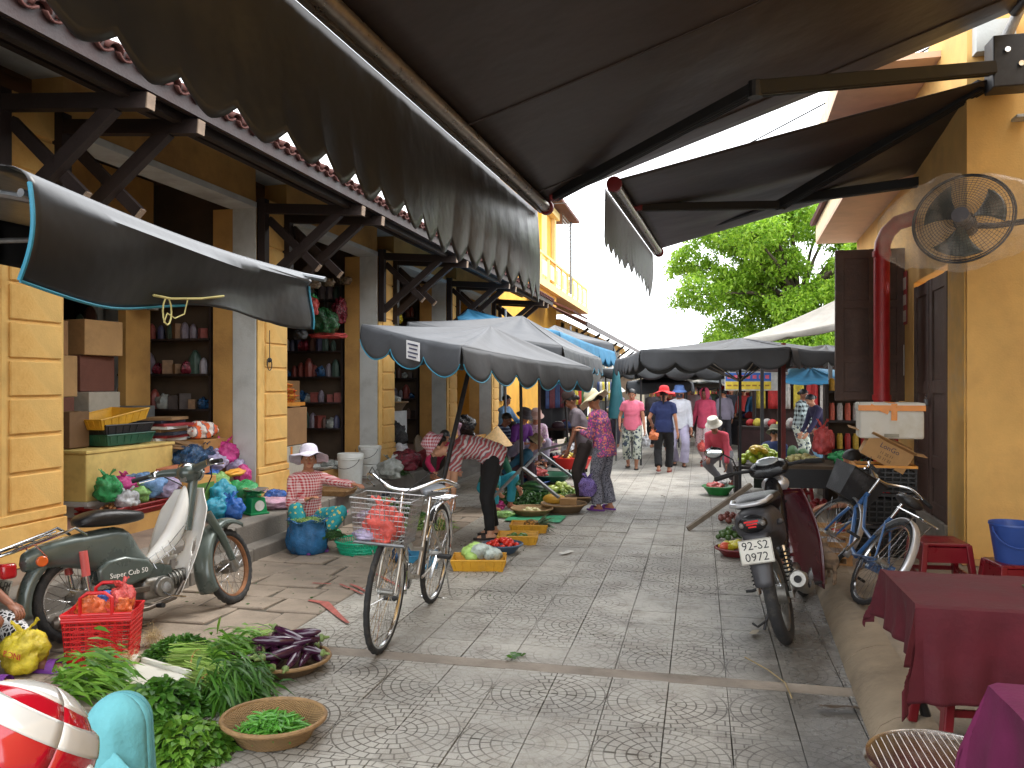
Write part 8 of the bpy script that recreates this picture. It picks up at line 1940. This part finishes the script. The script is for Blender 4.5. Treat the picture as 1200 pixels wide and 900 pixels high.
for b_ in range(4):
    y0 = 5.75+b_*3.6-12
    for z in (.5, .95, 1.4, 1.85, 2.3):
        MB().box((-.1, y0+1.3, z), (.4, 2.5, .03)).build('shelf_board', WOOD, SV)
        for k in range(12):
            if random.random() < .8: inst(random.choice(bxm), 'jar', SV, (.02+random.uniform(-.05, .05), y0+.15+k*.205+random.uniform(-.03, .03), z+.016), (0, 0, 0), random.uniform(.8, 1.5))
    for y in (.05, 2.55): MB().box((-.1, y0+y, 1.2), (.4, .04, 2.4)).build('upright', WOOD, SV)
# hanging packs in bay 3
bxm += [MB().box((0, 0, .07), (.10, .12, .14)).mesh('packet', mat('pack %d %d %d' % c, c, .6, .3, 20)) for c in ((120, 90, 60), (70, 60, 56), (130, 60, 50))]+[crumple((0, 0, 0), (.07, .08, .08), 12, 9, .3, float(k)).mesh('packet', m_, True) for k, m_ in enumerate((PGY, PDB, PMR))]
for k, (px, py, lab, m_, r_) in enumerate(((366, 356, 'red bag hanging at the left of the hanging goods', PRE, (.12, .10, .16)), (380, 372, 'big dark green pack hanging in the second shop bay', plastic('deep green film', (24, 84, 40)), (.22, .26, .24)), (398, 360, 'dark magenta pack hanging beside the yellow jamb', PMR, (.12, .12, .26)), (384, 392, 'red and gold pack hanging below the green pack', PRE, (.16, .3, .06)), (352, 390, 'dark crumpled bag hanging low behind the tarpaulin corner', plastic('black film', (30, 28, 30)), (.1, .1, .1)))):
    q = onx(px, py, -5.55); o = bag(lab, q-Vector((0, 0, r_[2])), r_, m_, False); MB().tube([(0, 0, r_[2]*1.7), (0, 0, r_[2]*1.7+.5)], .004, 4).build('string', BLK, o)
for k, (px, py) in enumerate(((367, 330), (385, 328), (404, 326))):
    q = onx(px, py, -5.5); o = bag(('pale packet hanging from the lintel, left of three', 'pale packet hanging from the lintel, middle of three', 'pale packet hanging from the lintel, right of three')[k], q-Vector((0, 0, .1)), (.10, .12, .08), plastic('tan film', (150, 132, 110)), False); MB().tube([(0, 0, .14), (0, 0, .6)], .003, 4).build('string', BLK, o)
hp_ = thing('hanging_hook', 'black iron hook and ring hanging on the yellow pilaster', 'hook', tuple(onx(316, 422, -4.93))); MB().tube([(0, 0, .35), (0, 0, .02)], .005, 5).build('wire', IRON, hp_); MB().tube([(0, .05*math.cos(a), -.05+.07*math.sin(a)) for a in [2*PI*k/16 for k in range(16)]], .006, 5, close=True).build('ring', IRON, hp_); MB().ball((0, 0, 0), .03, 8, 6).build('knot', IRON, hp_)
# white buckets
def pail(label, loc, n=1, r=.165, h=.36, lid=True):
    root = thing('plastic_pail', label, 'bucket', tuple(loc)); m_ = mat('white pail plastic', (206, 208, 204), .45, .08, 6, .05, dirt=(176, 172, 160))
    MB().lathe([(.001, 0), (r*.9, 0), (r, h*.8), (r*1.05, h*.81), (r*1.02, h*.84), (r*1.05, h*.88), (r*1.02, h*.9), (r*1.04, h*.97), (r, h), (.001, h) if lid else (r*.95, h), ] + ([] if lid else [(r*.88, .05), (.001, .05)]), n=32).build('pail_body', m_, root, smooth=True)
    MB().tube([(r*1.05*math.cos(a), -.10*math.sin(a)-.12, h*.84-.13*math.sin(a)) for a in [PI*k/14 for k in range(15)]], .004, 5).build('wire_handle', IRON, root)
    return root
q = Vector((-4.72, 10.45, .32)); pail('white lidded paint pail standing alone on the platform', q, h=.42, r=.175); q = Vector((-4.75, 11.2, .32)); pail('white pail, lowest of a stacked pair', q, h=.20); pail('white pail nested on top of the stacked pair', q+Vector((0, 0, .21)), h=.26)
bag('crumpled grey clear bag beside the stacked pails', (-4.35, 11.0, .34), (.17, .2, .17), PGY); bag('white bag on the floor beside the first column', (-5.2, 10.9, FZ), (.16, .2, .08), PGY, False)
tr_ = tray('shallow white tray on the shop floor near the pails', (-5.3, 10.75, FZ+.02), .3, .36, .03, WHT)
# third bay: white box, basket, dark bag
carton('white box on the floor of the third shop bay', (-5.45, 13.55, FZ), .55, .7, .75, 0, (190, 192, 192), False); basket('wide brown basket of film-wrapped goods on the white box', (-5.45, 13.6, FZ+.75), .38, .16, BAMD); bag('clear crumpled film heaped in the wide brown basket', (-5.45, 13.6, FZ+.86), (.26, .26, .12), PGY, False)
bag('black sack against the white box', (-5.12, 13.2, .6), (.2, .2, .28), plastic('black film', (30, 28, 30))); bag('white foam bundle before the black sack', (-5.0, 12.9, .34), (.2, .22, .22), PWH, False)
fan_b = thing('fan_basket', 'flat brown fan-shaped basket leaning on the inner wall', 'basket', (-5.05, 14.3, .33), rot=(R(75), 0, R(95))); MB().lathe([(.001, .02), (.38, .02), (.42, .05), (.43, .05), (.39, .0), (.001, .0)], n=30).build('woven_disc', BAMD, fan_b, smooth=True)
for lab, l, r_, m_ in (('maroon bundle on the platform behind the pails', (-4.6, 12.3, .32), (.24, .26, .2), PMR), ('dark red bundle next to the maroon one', (-4.45, 12.9, .32), (.22, .24, .18), mat('dark red cloth', (110, 30, 40), .85)), ('grey film bundle behind the leaning pole', (-4.5, 13.9, .32), (.3, .36, .26), PGY), ('pink topped bag inside the fourth bay', (-5.3, 16.9, .5), (.22, .24, .3), plastic('pale pink film', (222, 176, 200))), ('black heap of goods in the fourth bay', (-5.4, 17.6, .47), (.3, .5, .35), plastic('black film', (30, 28, 30)))): bag(lab, l, r_, m_, False)
carton('small orange brown carton behind the conical hat', tuple(atz(560, 530, .32)+Vector((0, .2, 0))), .36, .3, .16, R(30), (196, 144, 90), False)
q = atz(480, 520, .32)
mound('dry herbs and twigs on the platform by the pails', (-4.5, 11.6, .33), .2, .2, .08, 200, .07, .01, G4, name='dry_herbs')

# stacked goods in the depth of the bays, and packets hanging under the lintels
pal = [(164, 124, 84), (190, 150, 100), (116, 72, 58), (176, 168, 152), (104, 106, 104), (120, 90, 60)]; pn = ['brown', 'tan', 'reddish brown', 'off-white', 'grey', 'dark brown']; bn_ = ['first', 'second', 'third', 'fourth']; od = ['lowest', 'second', 'third', 'fourth', 'fifth']; st_n = ['nearest stack', 'second stack', 'third stack', 'farthest stack']
for b_ in range(4):
    y0 = 5.9+3.6*b_; k = 0
    for si, yy in enumerate((0.1, .75, 1.4, 2.0)):
        z = FZ
        for lv in range(random.choice((3, 4, 5)) if yy > .5 else 2):
            hh = random.uniform(.26, .42); carton('%s carton, %s in the %s of the %s open bay' % (pn[(k*5+b_) % 6], od[lv], st_n[si], bn_[b_]), (-6.25-.1*random.random(), y0+yy+random.uniform(-.05, .05), z), random.uniform(.34, .45), random.uniform(.42, .58), hh, random.uniform(-.12, .12), pal[(k*5+b_) % 6], k % 2 == 0, group='cartons stacked deep in the shops'); z += hh+.004; k += 1
    for q in range(9):
        c = [PRE, PGR, PYE, PMR, PGY, PDB][(q*2+b_) % 6]; r_ = (.09+.04*(q % 2), .11, .12+.05*(q % 3))
        o = bag('%s packet hanging in the %s open bay, number %s from the near side' % (('coral', 'green', 'yellow', 'dark red', 'grey', 'dark blue')[(q*2+b_) % 6], bn_[b_], ('one', 'two', 'three', 'four', 'five', 'six', 'seven', 'eight', 'nine')[q]), (-5.7-.22*(q % 3), y0+.1+q*.27, 2.55+.16*((q*3) % 4)), r_, c, False, group='packets hanging in the shops'); MB().tube([(0, 0, r_[2]*1.7), (0, 0, 1.0)], .003, 4).build('string', BLK, o)

for i, nm in ((1, 'nearest'), (2, 'second'), (3, 'third'), (4, 'farthest')):
    y = PY[i]+.16; gr_ = thing('goods_rack', '%s rack of jars and packets set across a shop bay, behind its column' % nm, 'rack', (-6.35, y, FZ))
    for z in (.5, .92, 1.34, 1.76, 2.18, 2.6):
        MB().box((0, 0, z), (1.45, .22, .025)).build('shelf_board', WOOD, gr_)
        x_ = -.66
        while x_ < .66: s_ = random.uniform(.8, 1.5); inst(random.choice(bxm), 'jar', gr_, (x_, random.uniform(-.05, .0), z+.013), (0, 0, random.random()), s_); x_ += .085+.07*random.random()
    for x_ in (-.72, .72): MB().box((x_, 0, 1.4), (.03, .22, 2.8)).build('upright', WOOD, gr_)
